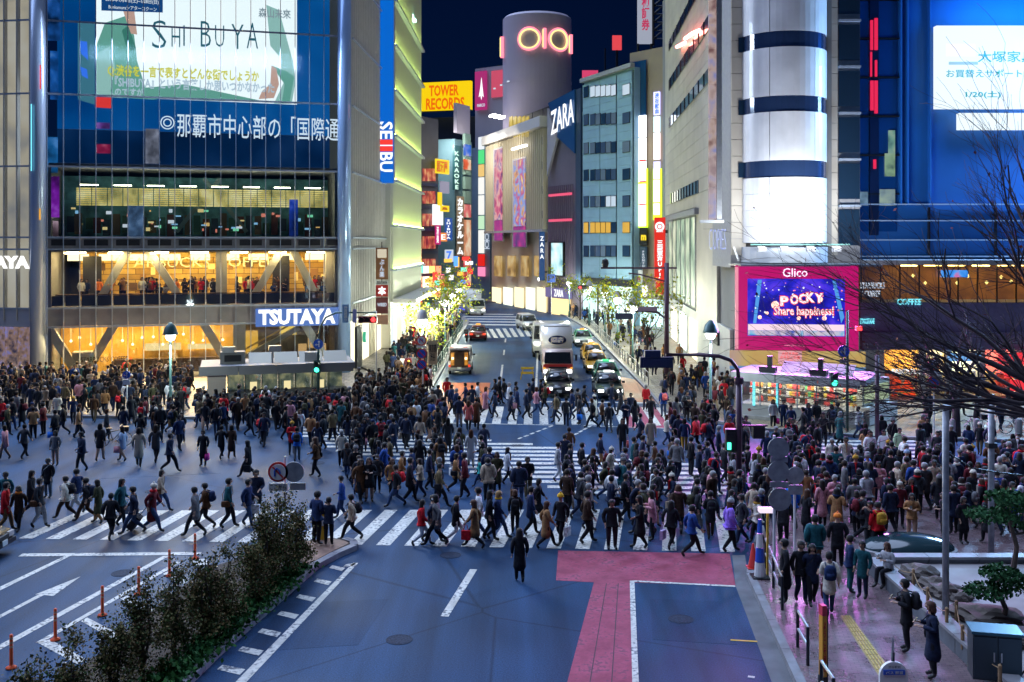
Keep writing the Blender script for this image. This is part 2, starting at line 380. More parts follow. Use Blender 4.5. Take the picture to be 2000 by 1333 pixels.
zebra_rows('crosswalk_distant', 612, 634, [(612, 905), (634, 900)], [(612, 1000), (634, 1035)], pitch=4.6, w=1.6, slope=-.15)
mk = marking('road_markings_distant')
for i in range(8): gpoly('stripe', mk, [(952 + i * 13, 661 - i * .6), (960 + i * 13, 661 - i * .6), (949 + i * 13, 644 - i * .6), (942 + i * 13, 644 - i * .6)], M_paint)
mk = marking('road_markings_far_street')
for y0, y1 in ((713, 738), (752, 770), (684, 694), (662, 669)): gline('lane_dash', mk, (981.5 + (713 - y0) * .12, y0), (981.5 + (713 - y1) * .12, y1), .15)
gline('lane_line', mk, (1046, 790), (1050, 690), .15); gline('stop_line', mk, (1052, 785), (1290, 788), .35)
for i in range(6): gline('guide_dash', mk, (1012 + i * 12, 858 - i * 4.6), (1019 + i * 12, 855.2 - i * 4.6), .14)
for i in range(5): gline('guide_dash', mk, (1122 + i * 9, 850 - i * 5), (1128 + i * 9, 846.8 - i * 5), .14)
gpoly('red_lane', mk, [(835, 812), (862, 748), (958, 748), (950, 792), (905, 800), (870, 836)], M_orange, z=.001, h=.003)
gpoly('red_lane', mk, [(1212, 782), (1208, 735), (1240, 742), (1290, 790)], M_orange, z=.001, h=.003)
gpoly('red_lane', mk, [(1225, 836), (1300, 836), (1365, 842), (1300, 797), (1220, 794)], M_redroad, z=.001, h=.003)
gline('lane_line', mk, (880, 827), (1080, 831), .12); gline('lane_line', mk, (1140, 832), (1330, 838), .12)
mk = marking('road_markings_near')
gpoly('red_lane', mk, [(1090, 1076), (1425, 1082), (1437, 1146), (1232, 1138), (1243, 1340), (1106, 1340), (1160, 1138), (1086, 1134)], M_redroad, z=.001, h=.003)
gline('lane_dash', mk, (925, 1113), (868, 1205), .22)
gpoly('lane_line', mk, [(1230, 1135), (1239, 1135), (1248, 1340), (1235, 1340)], M_paint)
gline('stop_line', mk, (1239, 1136), (1436, 1146), .12)
gpoly('edge_line', mk, [(690, 1100), (700, 1100), (470, 1345), (448, 1345)], M_paint)
gpoly('edge_line', mk, [(676, 1103), (696, 1100), (690, 1106), (670, 1108)], M_paint)
for i in range(7):   # broad teeth on the inner side of the edge line
    t = i / 7; x = 676 - 230 * (t ** 1.12); y = 1106 + 232 * (t ** 1.12); s = 1 + t * .9
    gpoly('edge_tooth', mk, [(x - 2 * s, y + 4 * s), (x - 27 * s, y - 1 * s), (x - 33 * s, y + 4 * s), (x - 8 * s, y + 10 * s)], M_paint)
gline('lane_dash', mk, (1427, 1251), (1479, 1254), .07, M_yel); gline('lane_dash', mk, (1461, 1322), (1474, 1324), .1)
mk = marking('road_markings_left')
gline('stop_line', mk, (40, 1085), (392, 1082), .3)
gpoly('lane_line', mk, [(0, 1147), (0, 1154), (137, 1087), (126, 1087)], M_paint)
gpoly('lane_line', mk, [(0, 1260), (0, 1270), (330, 1087), (318, 1087)], M_paint)
gpoly('lane_line', mk, [(70, 1256), (82, 1256), (352, 1100), (345, 1098)], M_paint)
gpoly('arrow', mk, [(0, 1202), (0, 1208), (86, 1163), (104, 1165), (157, 1127), (69, 1162), (78, 1161)], M_paint)
gpoly('hatch', mk, [(73, 1256), (98, 1250), (170, 1290), (150, 1298)], M_paint)
gpoly('hatch', mk, [(158, 1214), (170, 1207), (240, 1243), (225, 1252)], M_paint)
gpoly('hatch', mk, [(235, 1170), (247, 1163), (310, 1195), (297, 1203)], M_paint)
gpoly('hatch', mk, [(318, 1122), (327, 1117), (368, 1136), (358, 1142)], M_paint)
gpoly('hatch', mk, [(372, 1095), (400, 1092), (410, 1103), (385, 1106)], M_paint)
for k, f in enumerate((.35, .68)):   # seams along the red lane
    a = Vector(g2(1160, 1140)).lerp(Vector(g2(1230, 1140)), f); b_ = Vector(g2(1106, 1338)).lerp(Vector(g2(1236, 1338)), f); d = b_ - a; c = (a + b_) / 2
    bx('lane_seam', mk, (c.x, c.y, .0055), (d.length, .025, .003), mat('seam_dark', (.05, .02, .03), .8), rz=math.atan2(d.y, d.x))
for i, (x, y) in enumerate(((780, 1250), (1330, 1210), (620, 905), (300, 960), (1010, 870), (960, 760), (240, 1120), (880, 1085))):   # iron covers in the roadway
    p = G(x, y); mb = MB(); mb.lathe([(.34, .004), (.34, .010), (.30, .010), (.30, .007), (.26, .007), (.26, .010), (.02, .010)], (p.x, p.y, 0), 20); mb.build('manhole_cover', mat('cast_iron', (.025, .035, .06), .75, 0, noise=.4, scale=20, spec=.1), g)
for i, (px) in enumerate(([(560, 1180), (760, 1170), (700, 1260), (470, 1275)], [(150, 905), (420, 895), (430, 925), (140, 938)], [(1270, 1170), (1410, 1175), (1440, 1260), (1275, 1250)], [(905, 690), (960, 690), (955, 730), (895, 730)])):   # resurfaced patches
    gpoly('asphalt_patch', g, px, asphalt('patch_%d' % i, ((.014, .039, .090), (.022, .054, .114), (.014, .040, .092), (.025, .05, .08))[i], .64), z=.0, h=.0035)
# ---------------------------------------------------------------- planted median
MED = [g2(640, 1058), g2(672, 1061), g2(690, 1066), g2(692, 1074), g2(655, 1090), g2(613, 1113), g2(420, 1283), g2(362, 1340), (-8.2, 20.0), (-10.6, 20.0), g2(190, 1290), g2(400, 1120), g2(570, 1068)]
median = slab('median_island', MED[::-1][::-1], -.2, .13, mat('median_soil', (0.055, 0.04, 0.03), .95, noise=.4, scale=5, bump=.5))
kerb_line(median, MED[1:9], w=.25, h=.17, step=1.0)
slab('median_nose', [g2(555, 1088), g2(600, 1066), g2(640, 1060), g2(672, 1064), g2(682, 1070), g2(650, 1085), g2(600, 1112)], .12, .145, mat('nose_paving', (0.22, 0.13, 0.09), .8, noise=.25, scale=4))
# ================================================================ PEOPLE
M_skin = mat('skin', (0.46, 0.28, 0.20), 0.55)
M_cloth = mat('cloth', (1, 1, 1), 0.85, objcol=True, noise=.32, scale=11, spec=.15, bump=1.0)
M_hair = mat('hair', (1, 1, 1), 0.75, objcol=True, noise=.3, scale=30)
M_shoe = mat('shoe', (0.02, 0.02, 0.022), 0.5)
M_shirt = mat('shirt', (0.06, 0.06, 0.07), 0.8)
M_face = mat('face_dark', (0.05, 0.02, 0.015), 0.6)
M_mask = mat('face_mask', (0.7, 0.72, 0.75), 0.8)
def skin_mesh(name, V, E, rad, sub=1):
    me = bpy.data.meshes.new('sk'); me.from_pydata([Vector(v) for v in V], E, [])
    o = bpy.data.objects.new('sk', me)
    md = o.modifiers.new('s', 'SKIN'); md.use_smooth_shade = True; md.branch_smoothing = .4
    for i, r in enumerate(rad):
        sv = me.skin_vertices[0].data[i]; sv.radius = r if hasattr(r, '__len__') else (r, r); sv.use_root = (i == 0)
    if sub: sd = o.modifiers.new('d', 'SUBSURF'); sd.levels = sub; sd.render_levels = sub
    r = evaluated_mesh(o); bpy.data.meshes.remove(me); r.name = name; return r
# joints of a 1.70 m figure facing -y: (knee, ankle, toe) per leg, (elbow, wrist) per arm, hip height, lean
POSES = {
 'stride_a': dict(hip=.90, L=((.09, -.22, .50), (.08, -.34, .10), (.08, -.50, .07)), Rr=((-.09, -.03, .47), (-.08, .34, .17), (-.08, .25, .03)), aL=((.23, .14, 1.13), (.24, .08, .90)), aR=((-.23, -.08, 1.12), (-.22, -.24, .93)), lean=-.03),
 'stride_b': dict(hip=.90, L=((.09, -.02, .47), (.08, .33, .17), (.08, .24, .03)), Rr=((-.09, -.23, .50), (-.08, -.33, .10), (-.08, -.49, .07)), aL=((.23, -.09, 1.12), (.22, -.25, .94)), aR=((-.23, .13, 1.13), (-.24, .06, .90)), lean=-.04),
 'step': dict(hip=.92, L=((.09, -.10, .50), (.085, -.12, .09), (.09, -.28, .04)), Rr=((-.09, -.08, .49), (-.085, .16, .13), (-.085, .04, .03)), aL=((.24, .05, 1.12), (.23, -.06, .89)), aR=((-.24, .02, 1.11), (-.23, -.10, .88)), lean=-.02),
 'stroll': dict(hip=.91, L=((.09, -.14, .50), (.085, -.20, .09), (.09, -.36, .05)), Rr=((-.09, -.04, .48), (-.085, .22, .13), (-.085, .11, .03)), aL=((.24, .09, 1.12), (.23, .02, .89)), aR=((-.24, -.03, 1.11), (-.23, -.16, .90)), lean=-.02),
 'stroll_b': dict(hip=.91, L=((.09, -.03, .48), (.085, .20, .13), (.085, .09, .03)), Rr=((-.09, -.13, .50), (-.085, -.19, .09), (-.09, -.35, .05)), aL=((.22, -.02, 1.10), (.12, -.22, 1.02)), aR=((-.24, .08, 1.12), (-.24, .02, .89)), lean=-.03),
 'stand': dict(hip=.92, L=((.10, -.02, .50), (.10, .02, .09), (.12, -.14, .04)), Rr=((-.10, -.02, .50), (-.10, .02, .09), (-.12, -.14, .04)), aL=((.25, .03, 1.12), (.22, -.08, .90)), aR=((-.25, .03, 1.12), (-.22, -.08, .90)), lean=0),
 'phone': dict(hip=.92, L=((.10, -.03, .50), (.10, .02, .09), (.12, -.14, .04)), Rr=((-.10, -.01, .50), (-.11, .03, .09), (-.13, -.13, .04)), aL=((.24, .02, 1.12), (.10, -.24, 1.16)), aR=((-.24, .02, 1.12), (-.09, -.26, 1.20)), lean=-.03),
 'photo': dict(hip=.92, L=((.10, -.02, .50), (.10, .02, .09), (.12, -.14, .04)), Rr=((-.10, -.02, .50), (-.10, .02, .09), (-.12, -.14, .04)), aL=((.25, -.10, 1.22), (.10, -.28, 1.47)), aR=((-.25, -.10, 1.22), (-.09, -.28, 1.48)), lean=0),
 'seated': dict(hip=.52, L=((.10, -.40, .52), (.12, -.36, .10), (.13, -.52, .05)), Rr=((-.10, -.38, .54), (-.05, -.50, .12), (-.05, -.66, .07)), aL=((.24, -.04, .76), (.12, -.30, .82)), aR=((-.24, -.04, .76), (-.10, -.31, .86)), lean=-.05),
}
def skeleton(po):
    h = po['hip']; b = h - .92; l = po['lean']
    V = [(0, 0, h + .02), (0, l * .3, h + .23), (0, l * .8 - .01, h + .39), (0, l, h + .52), (0, l - .012, h + .585), (0, l - .03, h + .645), (0, l - .02, h + .735)]
    E = [(0, 1), (1, 2), (2, 3), (3, 4), (4, 5), (5, 6)]
    r = [(.155, .11), (.135, .10), (.165, .11), (.07, .07), (.052, .055), (.082, .098), (.072, .088)]
    return V, E, r, l, h
PROTO = {}
for pn, po in POSES.items():
    V, E, r, l, h = skeleton(po)
    def addv(p, par, rr): V.append(tuple(p)); r.append(rr); E.append((par, len(V) - 1)); return len(V) - 1
    for s, leg in ((1, po['L']), (-1, po['Rr'])):
        i = addv((s * .095, 0, h - .06), 0, .108); i = addv(Vector((s * .095, 0, h - .06)).lerp(Vector(leg[0]), .5), i, .098)
        i = addv(leg[0], i, .078); i = addv(Vector(leg[0]).lerp(Vector(leg[1]), .4), i, .072); i = addv(leg[1], i, .054); addv(leg[2], i, (.050, .040))
    hand_pts = []
    for s, arm in ((1, po['aL']), (-1, po['aR'])):
        i = addv((s * .175, l, h + .455), 2, .062); i = addv(arm[0], i, .045); i = addv(arm[1], i, .030)
        e, w = Vector(arm[0]), Vector(arm[1]); d = (w - e).normalized(); sd = Vector((0, -1, 0)); sd = (sd - d * sd.dot(d)).normalized()
        nrm = d.cross(sd) * s
        pl = w + d * .06; k = addv(pl, i, (.030, .022)); hand_pts += [w, pl]
        for q in range(4):     # four fingers of different lengths, curled a little
            base = pl + d * .035 + sd * (.030 - .020 * q); Lf = (.062, .070, .066, .050)[q]
            a = addv(base, k, .0095); b_ = addv(base + d * Lf * .55 - nrm * .012, a, .009); addv(base + d * Lf * .9 - nrm * .036, b_, .0075); hand_pts.append(base + d * Lf)
        t0 = w + d * .035 + sd * .034; a = addv(t0, i, .011); addv(t0 + d * .040 + sd * .014 - nrm * .012, a, .0095); hand_pts.append(t0)
    addv((0, l - .135, h + .665), 5, .014)      # nose
    for s in (-1, 1): addv((s * .086, l - .01, h + .67), 5, .016)   # ears
    me = skin_mesh('person_' + pn, V, E, r, 1)
    for m in (M_skin, M_cloth, M_shoe, M_shirt): me.materials.append(m)
    feet = [Vector(po[k][j]) for k in ('L', 'Rr') for j in (1, 2)]
    for p in me.polygons:
        c = p.center
        if min((c - q).length for q in hand_pts) < .075 and min((c - q).length for q in hand_pts) < min((c - Vector((0, 0, h))).length, 9): k = 0
        elif c.z > h + .50: k = 0
        elif min((c - q).length for q in feet) < .085: k = 2
        elif c.z < h + .04 or c.y < -.12 and c.z < h + .1: k = 1
        else: k = 3
        p.material_index = k
    zmin = min(v.co.z for v in me.vertices)
    for v in me.vertices: v.co.z -= zmin
    D = {'body': me, 'dz': -zmin, 'h': h, 'l': l, 'po': po}
    # ---- clothes on the same skeleton
    def sleeves(V, E, rr, wide):
        for s, arm in ((1, po['aL']), (-1, po['aR'])):
            n = len(V); w = Vector(arm[0]).lerp(Vector(arm[1]), .97)
            V += [(s * .178, l, h + .45), arm[0], tuple(w)]; rr += [.078 + wide, .062 + wide, .046 + wide * .6]; E += [(2, n), (n, n + 1), (n + 1, n + 2)]
    for cn, low, fl, wide in (('jacket', -.10, .02, .005), ('puffer', -.08, .05, .03), ('coat', -.36, .045, .008), ('long_coat', -.60, .075, .008)):
        if pn == 'seated' and low < -.2: low, fl = -.10, .02
        V = [(0, 0, h + .02), (0, l * .3, h + .23), (0, l * .8 - .01, h + .39), (0, l, h + .505)]
        E = [(0, 1), (1, 2), (2, 3)]; rr = [(.178 + wide, .138 + wide), (.158 + wide, .128 + wide), (.185 + wide, .138 + wide), (.088, .09)]
        V.append((0, 0.0, h + low)); rr.append((.175 + fl, .145 + fl)); E.append((0, 4))
        if low < -.2: V.append((0, 0, h + low * .45)); rr.append((.178 + fl * .5, .145 + fl * .5)); E[-1] = (0, 5); E.append((5, 4))
        sleeves(V, E, rr, wide)
        c = skin_mesh(cn, V, E, rr, 1); c.materials.append(M_cloth)
        for v in c.vertices: v.co.z -= zmin
        D[cn] = c
    hb = h + .655 - zmin; hy = l - .025                # head centre
    def hair(kind):
        mb = MB(); n = 12; prof = [(.001, .118), (.052, .108), (.085, .082), (.104, .04), (.108, .0), (.102, -.04), (.085, -.08)]
        mb.lathe(prof, (0, hy + .012, hb + .012), n, .94, 1.08)
        bm = bmesh.new(); me_ = mb.mesh('t', M_hair); bm.from_mesh(me_)
        bmesh.ops.delete(bm, geom=[f for f in bm.faces if f.calc_center_median().y < hy - .035 and f.calc_center_median().z < hb + .055], context='FACES')
        bm.to_mesh(me_); bm.free()
        mb2 = MB(); mb2.v = [tuple(v.co) for v in me_.vertices]; mb2.f = [tuple(p.vertices) for p in me_.polygons]; mb2.m = [0] * len(mb2.f)
        if kind in ('bob', 'long'):
            d = -.13 if kind == 'bob' else -.30
            mb2.lathe([(.100, .03), (.112, -.05), (.118, d * .6), (.10, d), (.02, d - .03)], (0, hy + .028, hb), 10, 1.0, .92, R(-25), R(205))
        if kind == 'cap_hat':
            pass
        return mb2.mesh(kind + '_hair', M_hair, True)
    D['short_hair'], D['bob_hair'], D['long_hair'] = hair('short'), hair('bob'), hair('long')
    mb = MB(); mb.lathe([(.001, .150), (.055, .140), (.095, .105), (.113, .055), (.116, .02), (.110, .015)], (0, hy + .005, hb), 12, .97, 1.06)
    mb.lathe([(.02, .195), (.03, .175), (.02, .15)], (0, hy, hb), 6); D['beanie'] = mb.mesh('beanie', M_cloth, True)
    mb = MB()
    for s in (-1, 1): mb.box((s * .034, hy - .097, hb + .018), (.024, .012, .010)); mb.box((s * .034, hy - .098, hb + .040), (.032, .010, .006))
    mb.box((0, hy - .098, hb - .048), (.040, .012, .008)); D['face'] = mb.mesh('face_features', M_face)
    mb = MB(); mb.lathe([(.03, -.075), (.085, -.055), (.094, -.02), (.06, .0)], (0, hy - .022, hb), 10, .82, 1.0, R(200), R(340)); D['mask'] = mb.mesh('face_mask', M_mask)
    mb = MB(); mb.lathe([(.09, -.03), (.125, 0), (.128, .04), (.10, .075), (.07, .06)], (0, l, h + .50 - zmin), 12, 1.0, .95); D['scarf'] = mb.mesh('scarf', M_cloth, True)
    mb = MB(); z0 = h + .16 - zmin; yb = l * .5 + .215
    mb.lathe([(.12, 0), (.165, .03), (.175, .16), (.165, .30), (.11, .37), (.02, .385)], (0, yb, z0 - .06), 12, .95, .62)
    mb.box((0, yb + .105, z0 + .06), (.2, .05, .15))
    for s in (-1, 1): mb.tube([(s * .11, yb - .06, z0 + .28), (s * .115, l + .02, h + .50 - zmin), (s * .125, l - .16, h + .40 - zmin), (s * .15, l - .12, z0 + .02)], .018, 4)
    D['backpack'] = mb.mesh('backpack', M_cloth, True)
    w = Vector(po['aL'][1]) + Vector((0, -.01, -zmin - .08)); mb = MB()
    mb.box((w.x + .01, w.y, w.z - .36), (.11, .30, .30)); mb.box((w.x + .01, w.y, w.z - .205), (.10, .28, .012))
    for s in (-1, 1): mb.tube([(w.x + .01 + s * .045, w.y - .09, w.z - .21), (w.x + .01 + s * .02, w.y - .03, w.z), (w.x + .01 + s * .02, w.y + .03, w.z), (w.x + .01 + s * .045, w.y + .09, w.z - .21)], .007, 4)
    D['tote_bag'] = mb.mesh('tote_bag', M_cloth)
    mb = MB(); sx, sz = -.255, h - .03 - zmin
    mb.lathe([(.05, -.11), (.13, -.10), (.145, 0), (.13, .09), (.04, .10)], (sx - .01, .02, sz), 8, .42, 1.0)
    mb.tube([(sx, -.08, sz + .08), (-.10, l - .16, h + .30 - zmin), (.10, l - .09, h + .50 - zmin), (.11, l + .08, h + .49 - zmin), (-.08, l + .17, h + .25 - zmin), (sx, .10, sz + .08)], .012, 4)
    D['shoulder_bag'] = mb.mesh('shoulder_bag', M_cloth)
    mb = MB(); mb.lathe([(.135, .16), (.165, .04), (.19, -.12), (.235, -.36)], (0, 0, h - zmin), 14, 1.0, .86); D['skirt'] = mb.mesh('skirt', M_cloth, True)
    mb = MB(); yc = l * .8 - .155; mb.prism([(-.05, yc + .06, h + .52 - zmin), (0, yc - .015, h + .30 - zmin), (.05, yc + .06, h + .52 - zmin)], (0, .02, 0)); mb.box((0, yc + .02, h + .33 - zmin), (.02, .08, .34)); D['collar'] = mb.mesh('collar', M_cloth)
    w = Vector(po['aR'][1]) + Vector((0, -.07, -zmin + .05)); mb = MB(); mb.box((w.x + .05, w.y - .02, w.z), (.075, .012, .15), M=Matrix.Rotation(R(-35), 3, 'X')); D['phone'] = mb.mesh('phone', M_black)
    PROTO[pn] = D
CLR = {'black': (.015, .016, .022), 'dark navy': (.016, .024, .055), 'navy': (.015, .03, .09), 'charcoal': (.03, .032, .04), 'grey': (.15, .15, .16), 'light grey': (.36, .37, .40),
       'brown': (.10, .045, .022), 'dark brown': (.04, .022, .016), 'camel': (.33, .17, .075), 'beige': (.42, .33, .25), 'cream': (.62, .57, .48), 'white': (.70, .71, .74), 'olive': (.055, .055, .03),
       'khaki': (.16, .12, .065), 'burgundy': (.11, .014, .022), 'red': (.55, .015, .025), 'coral': (.70, .14, .12), 'pink': (.55, .25, .30), 'magenta': (.5, .03, .22), 'purple': (.30, .16, .70),
       'lavender': (.60, .45, .72), 'bright blue': (.02, .16, .62), 'blue': (.02, .065, .26), 'teal': (.015, .09, .11), 'turquoise': (.05, .45, .42), 'light blue': (.35, .45, .62), 'lime': (.45, .62, .38),
       'orange': (.8, .22, .04), 'mustard': (.45, .24, .03), 'yellow': (.75, .42, .03), 'denim blue': (.035, .065, .15), 'green': (.04, .25, .08), 'bare': (.46, .28, .20), 'skin': (.46, .28, .20)}
HAIRC = {'black': (.008, .007, .008), 'dark': (.018, .011, .009), 'chestnut': (.07, .026, .013), 'grey': (.25, .25, .26), 'blond': (.30, .17, .06)}
PEOPLE = []      # every figure: position, heading, clothes; the nearest 300 become objects, the rest the distant crowd
def person(x, y, ang, pose, coat, cc, legs, hair='short', hc='black', extra=(), place='', ht=None, z=0.0, xy=None, rng=random):
    p = Vector(xy) if xy else Vector(g2(x, y, z))
    PEOPLE.append(dict(p=p, z=z, a=ang, pose=pose, coat=coat, cc=cc, legs=legs, hair=hair, hc=hc, ex=extra, place=place, ht=ht or rng.uniform(.92, 1.04)))
HEAD = {'C': 0, 'A': 180, 'L': -90, 'R': 90, 'CL': -40, 'CR': 40, 'AL': -140, 'AR': 140}
def hand_list(place, z, rows):
    for row in rows.strip().split('\n'):
        t = [s.strip() for s in row.split('|')]
        x, y = map(float, t[0].split()); hd, pose = t[1].split()
        ps = {'w': random.choice(['stride_a', 'stride_a', 'stroll']), 'v': random.choice(['stride_b', 'stroll_b']), 't': random.choice(['step', 'stroll', 'stroll_b']), 's': 'stand', 'p': 'phone', 'f': 'photo'}[pose]
        hp = t[5].split() if len(t) > 5 and t[5] else ['short', 'black']
        ex = []
        for e in (t[6].split(',') if len(t) > 6 and t[6] else []):
            e = e.strip(); k, c = e.split(':') if ':' in e else (e, 'black'); ex.append((k, c))
        person(x, y, R(HEAD[hd] + random.uniform(-12, 12)), ps, t[2], t[3], t[4], hp[0], hp[1], tuple(ex), place, z=z, ht=float(t[7]) if len(t) > 7 else None)
hand_list('on the planted median nose', .15, '''
642 1066|A p|jacket|dark navy|black|short black
618 1064|AR p|jacket|navy|black|short black''')
hand_list('on the near crosswalk', 0, '''
688 1055|L w|jacket|beige|black|short black|backpack:black
668 1014|L v|jacket|blue|navy|short black|mask,phone
823 1067|R w|jacket|red|white|long dark
843 1060|R v|jacket|dark navy|black|short black
853 1066|L w|coat|grey|black|bob black|mask
890 1060|R w|coat|black|white|short black
928 1070|L v|long_coat|camel|black|long chestnut|mask,tote_bag:red
936 1052|L w|jacket|white|denim blue|short black
955 1056|R v|jacket|black|black|long black|tote_bag:lavender
972 1053|R w|jacket|navy|denim blue|long blond|scarf:yellow
1006 1046|A t|jacket|black|black|bob chestnut|backpack:black
1015 1138|A t|long_coat|black|black|long dark
1066 1071|R w|long_coat|camel|black|long chestnut
1096 1062|CL t|jacket|black|black|short black|beanie:yellow,tote_bag:white
1146 1061|R w|jacket|dark brown|black|short black
1195 1073|C s|jacket|black|charcoal|short black
1251 1071|L v|long_coat|black|black|long black|shoulder_bag:black
1274 1056|L p|coat|pink|black|long dark
1310 1071|AR w|jacket|black|black|long black|tote_bag:lavender
1350 1086|R w|jacket|blue|black|short black
1425 1078|R t|puffer|purple|black|long chestnut|beanie:light grey
1388 1053|A t|coat|black|dark brown|short black|backpack:black
1050 1020|R v|long_coat|black|black|bob black
1036 1045|R w|coat|navy|black|short black
1325 1040|A w|coat|dark brown|black|bob chestnut|scarf:pink
1450 1062|L w|jacket|charcoal|dark navy|short black|shoulder_bag:white
10 1038|R w|coat|red|camel|short black
37 1037|C t|coat|dark brown|black|bob dark|scarf:orange
76 1031|R w|jacket|charcoal|light grey|short black|shoulder_bag:brown
130 1013|L w|puffer|cream|dark brown|short black|backpack:black
152 1000|L v|jacket|navy|light grey|short black
170 1018|L w|jacket|black|dark brown|short black|backpack:dark navy
192 1023|L t|long_coat|olive|camel|bob dark
216 1053|A w|puffer|black|black|short black
236 1030|R v|jacket|teal|black|long black|tote_bag:light blue
262 1043|L w|jacket|dark navy|denim blue|short black
297 1038|R v|long_coat|burgundy|denim blue|short black|scarf:red,beanie:cream,suitcase:black
314 1000|R w|jacket|beige|denim blue|bob black|shoulder_bag:brown
382 1048|L w|coat|grey|black|short black
403 1031|L v|jacket|brown|black|short black|backpack:navy
445 1031|R w|jacket|teal|black|short black|shoulder_bag:brown
483 1028|R v|jacket|navy|denim blue|short black|tote_bag:white
500 1010|C t|jacket|dark navy|black|short black
12 1010|C t|jacket|teal|black|short black
60 1010|R w|coat|black|black|long black''')
hand_list('in the open middle of the crossing', 0, '''
704 981|CR t|long_coat|brown|black|long dark
721 980|C p|coat|black|bare|long dark|skirt:black
775 990|L w|jacket|black|denim blue|short black|backpack:red
800 982|R w|coat|black|black|short black
762 922|L v|jacket|khaki|black|short black
618 932|L t|jacket|brown|black|long chestnut|shoulder_bag:black
690 922|L w|puffer|black|black|short black
580 902|A t|jacket|bright blue|grey|short black|backpack:black
915 842|A t|coat|coral|black|long chestnut
931 839|A w|long_coat|brown|black|short dark
897 836|A p|jacket|dark navy|beige|short black
838 866|R t|jacket|black|bare|bob black|skirt:red
920 913|A t|long_coat|light grey|cream|long chestnut
898 908|A w|coat|olive|black|long dark
875 884|A t|long_coat|black|black|long black
945 894|A w|coat|dark navy|black|short black
938 951|L w|jacket|turquoise|denim blue|short black||.72
956 958|A s|jacket|navy|dark navy|short black|backpack:dark navy
971 963|C t|long_coat|olive|black|bob dark
857 993|R w|jacket|khaki|black|short black|shoulder_bag:black
890 961|R w|coat|camel|black|bob dark|shoulder_bag:black
838 957|R t|jacket|dark navy|black|short black
820 932|A t|jacket|black|black|long black
805 950|L t|puffer|navy|black|short black
1030 973|C t|jacket|black|khaki|short black|shoulder_bag:black
1112 903|A t|long_coat|brown|brown|short dark
1103 921|A t|long_coat|dark navy|white|short black
1089 941|R t|jacket|light grey|white|short black
1216 886|C t|coat|black|black|long dark|tote_bag:coral,skirt:mustard
1271 886|C s|long_coat|beige|black|long dark|scarf:light grey
1252 876|L w|jacket|dark navy|black|short black
1360 881|AL w|puffer|red|black|short black
1320 913|L v|long_coat|black|black|long black|tote_bag:bright blue
1337 883|A t|jacket|navy|mustard|bob dark
1172 917|R t|jacket|dark navy|camel|short black
1237 932|R t|jacket|teal|black|short black
1157 836|L w|coat|black|black|bob chestnut
1176 836|R w|jacket|brown|black|short black
1190 846|A w|jacket|charcoal|grey|short dark
1222 842|C p|jacket|dark navy|burgundy|short black|scarf:beige
1106 833|A t|jacket|charcoal|dark navy|short black
94 973|C s|coat|black|grey|short black|shoulder_bag:light grey
160 921|CL t|puffer|dark navy|charcoal|short black
195 901|A t|coat|black|bare|bob black
240 901|L t|coat|light blue|bare|long dark|tote_bag:pink
271 912|A t|long_coat|beige|black|bob dark|shoulder_bag:grey
304 903|A w|coat|charcoal|black|long dark|shoulder_bag:black,scarf:cream
331 922|R w|jacket|dark navy|black|short black
397 911|C s|long_coat|black|black|short black|tote_bag:magenta
432 896|A w|coat|black|black|short black
452 896|A t|long_coat|dark brown|brown|bob dark
47 896|A w|jacket|charcoal|black|short black
10 898|L t|coat|pink|bare|bob dark|skirt:pink
108 910|C s|jacket|grey|bare|bob black|skirt:charcoal,shoulder_bag:black
485 933|L w|coat|black|black|long black|tote_bag:black
350 880|CR t|jacket|navy|black|short black''')
hand_list('on the far-street crosswalk', 0, '''
873 790|C s|jacket|red|charcoal|short black
948 812|R w|long_coat|pink|black|long chestnut
932 800|R t|puffer|white|black|short black
975 790|R w|jacket|black|black|short black
985 788|L v|jacket|charcoal|denim blue|short black|tote_bag:red
968 792|L w|coat|black|black|bob black
1007 797|R w|jacket|dark navy|denim blue|bob black|shoulder_bag:dark brown
1047 813|R w|jacket|pink|denim blue|bob chestnut|shoulder_bag:purple
1040 792|R v|jacket|dark navy|black|short black|tote_bag:yellow
1127 812|R w|coat|charcoal|black|short black
1140 806|R v|jacket|black|black|short black
1057 792|L t|long_coat|black|black|short black
910 800|L w|jacket|navy|black|short black
922 804|A t|coat|dark navy|dark brown|short black''')
hand_list('at the far street corner', 0, '''
1262 803|A t|jacket|red|dark navy|short grey
1232 823|C w|jacket|dark navy|navy|short black
1296 815|A s|jacket|blue|denim blue|bob black|backpack:coral
1310 846|L t|coat|burgundy|bare|long dark|skirt:dark brown
1322 838|A t|coat|grey|black|bob dark''')
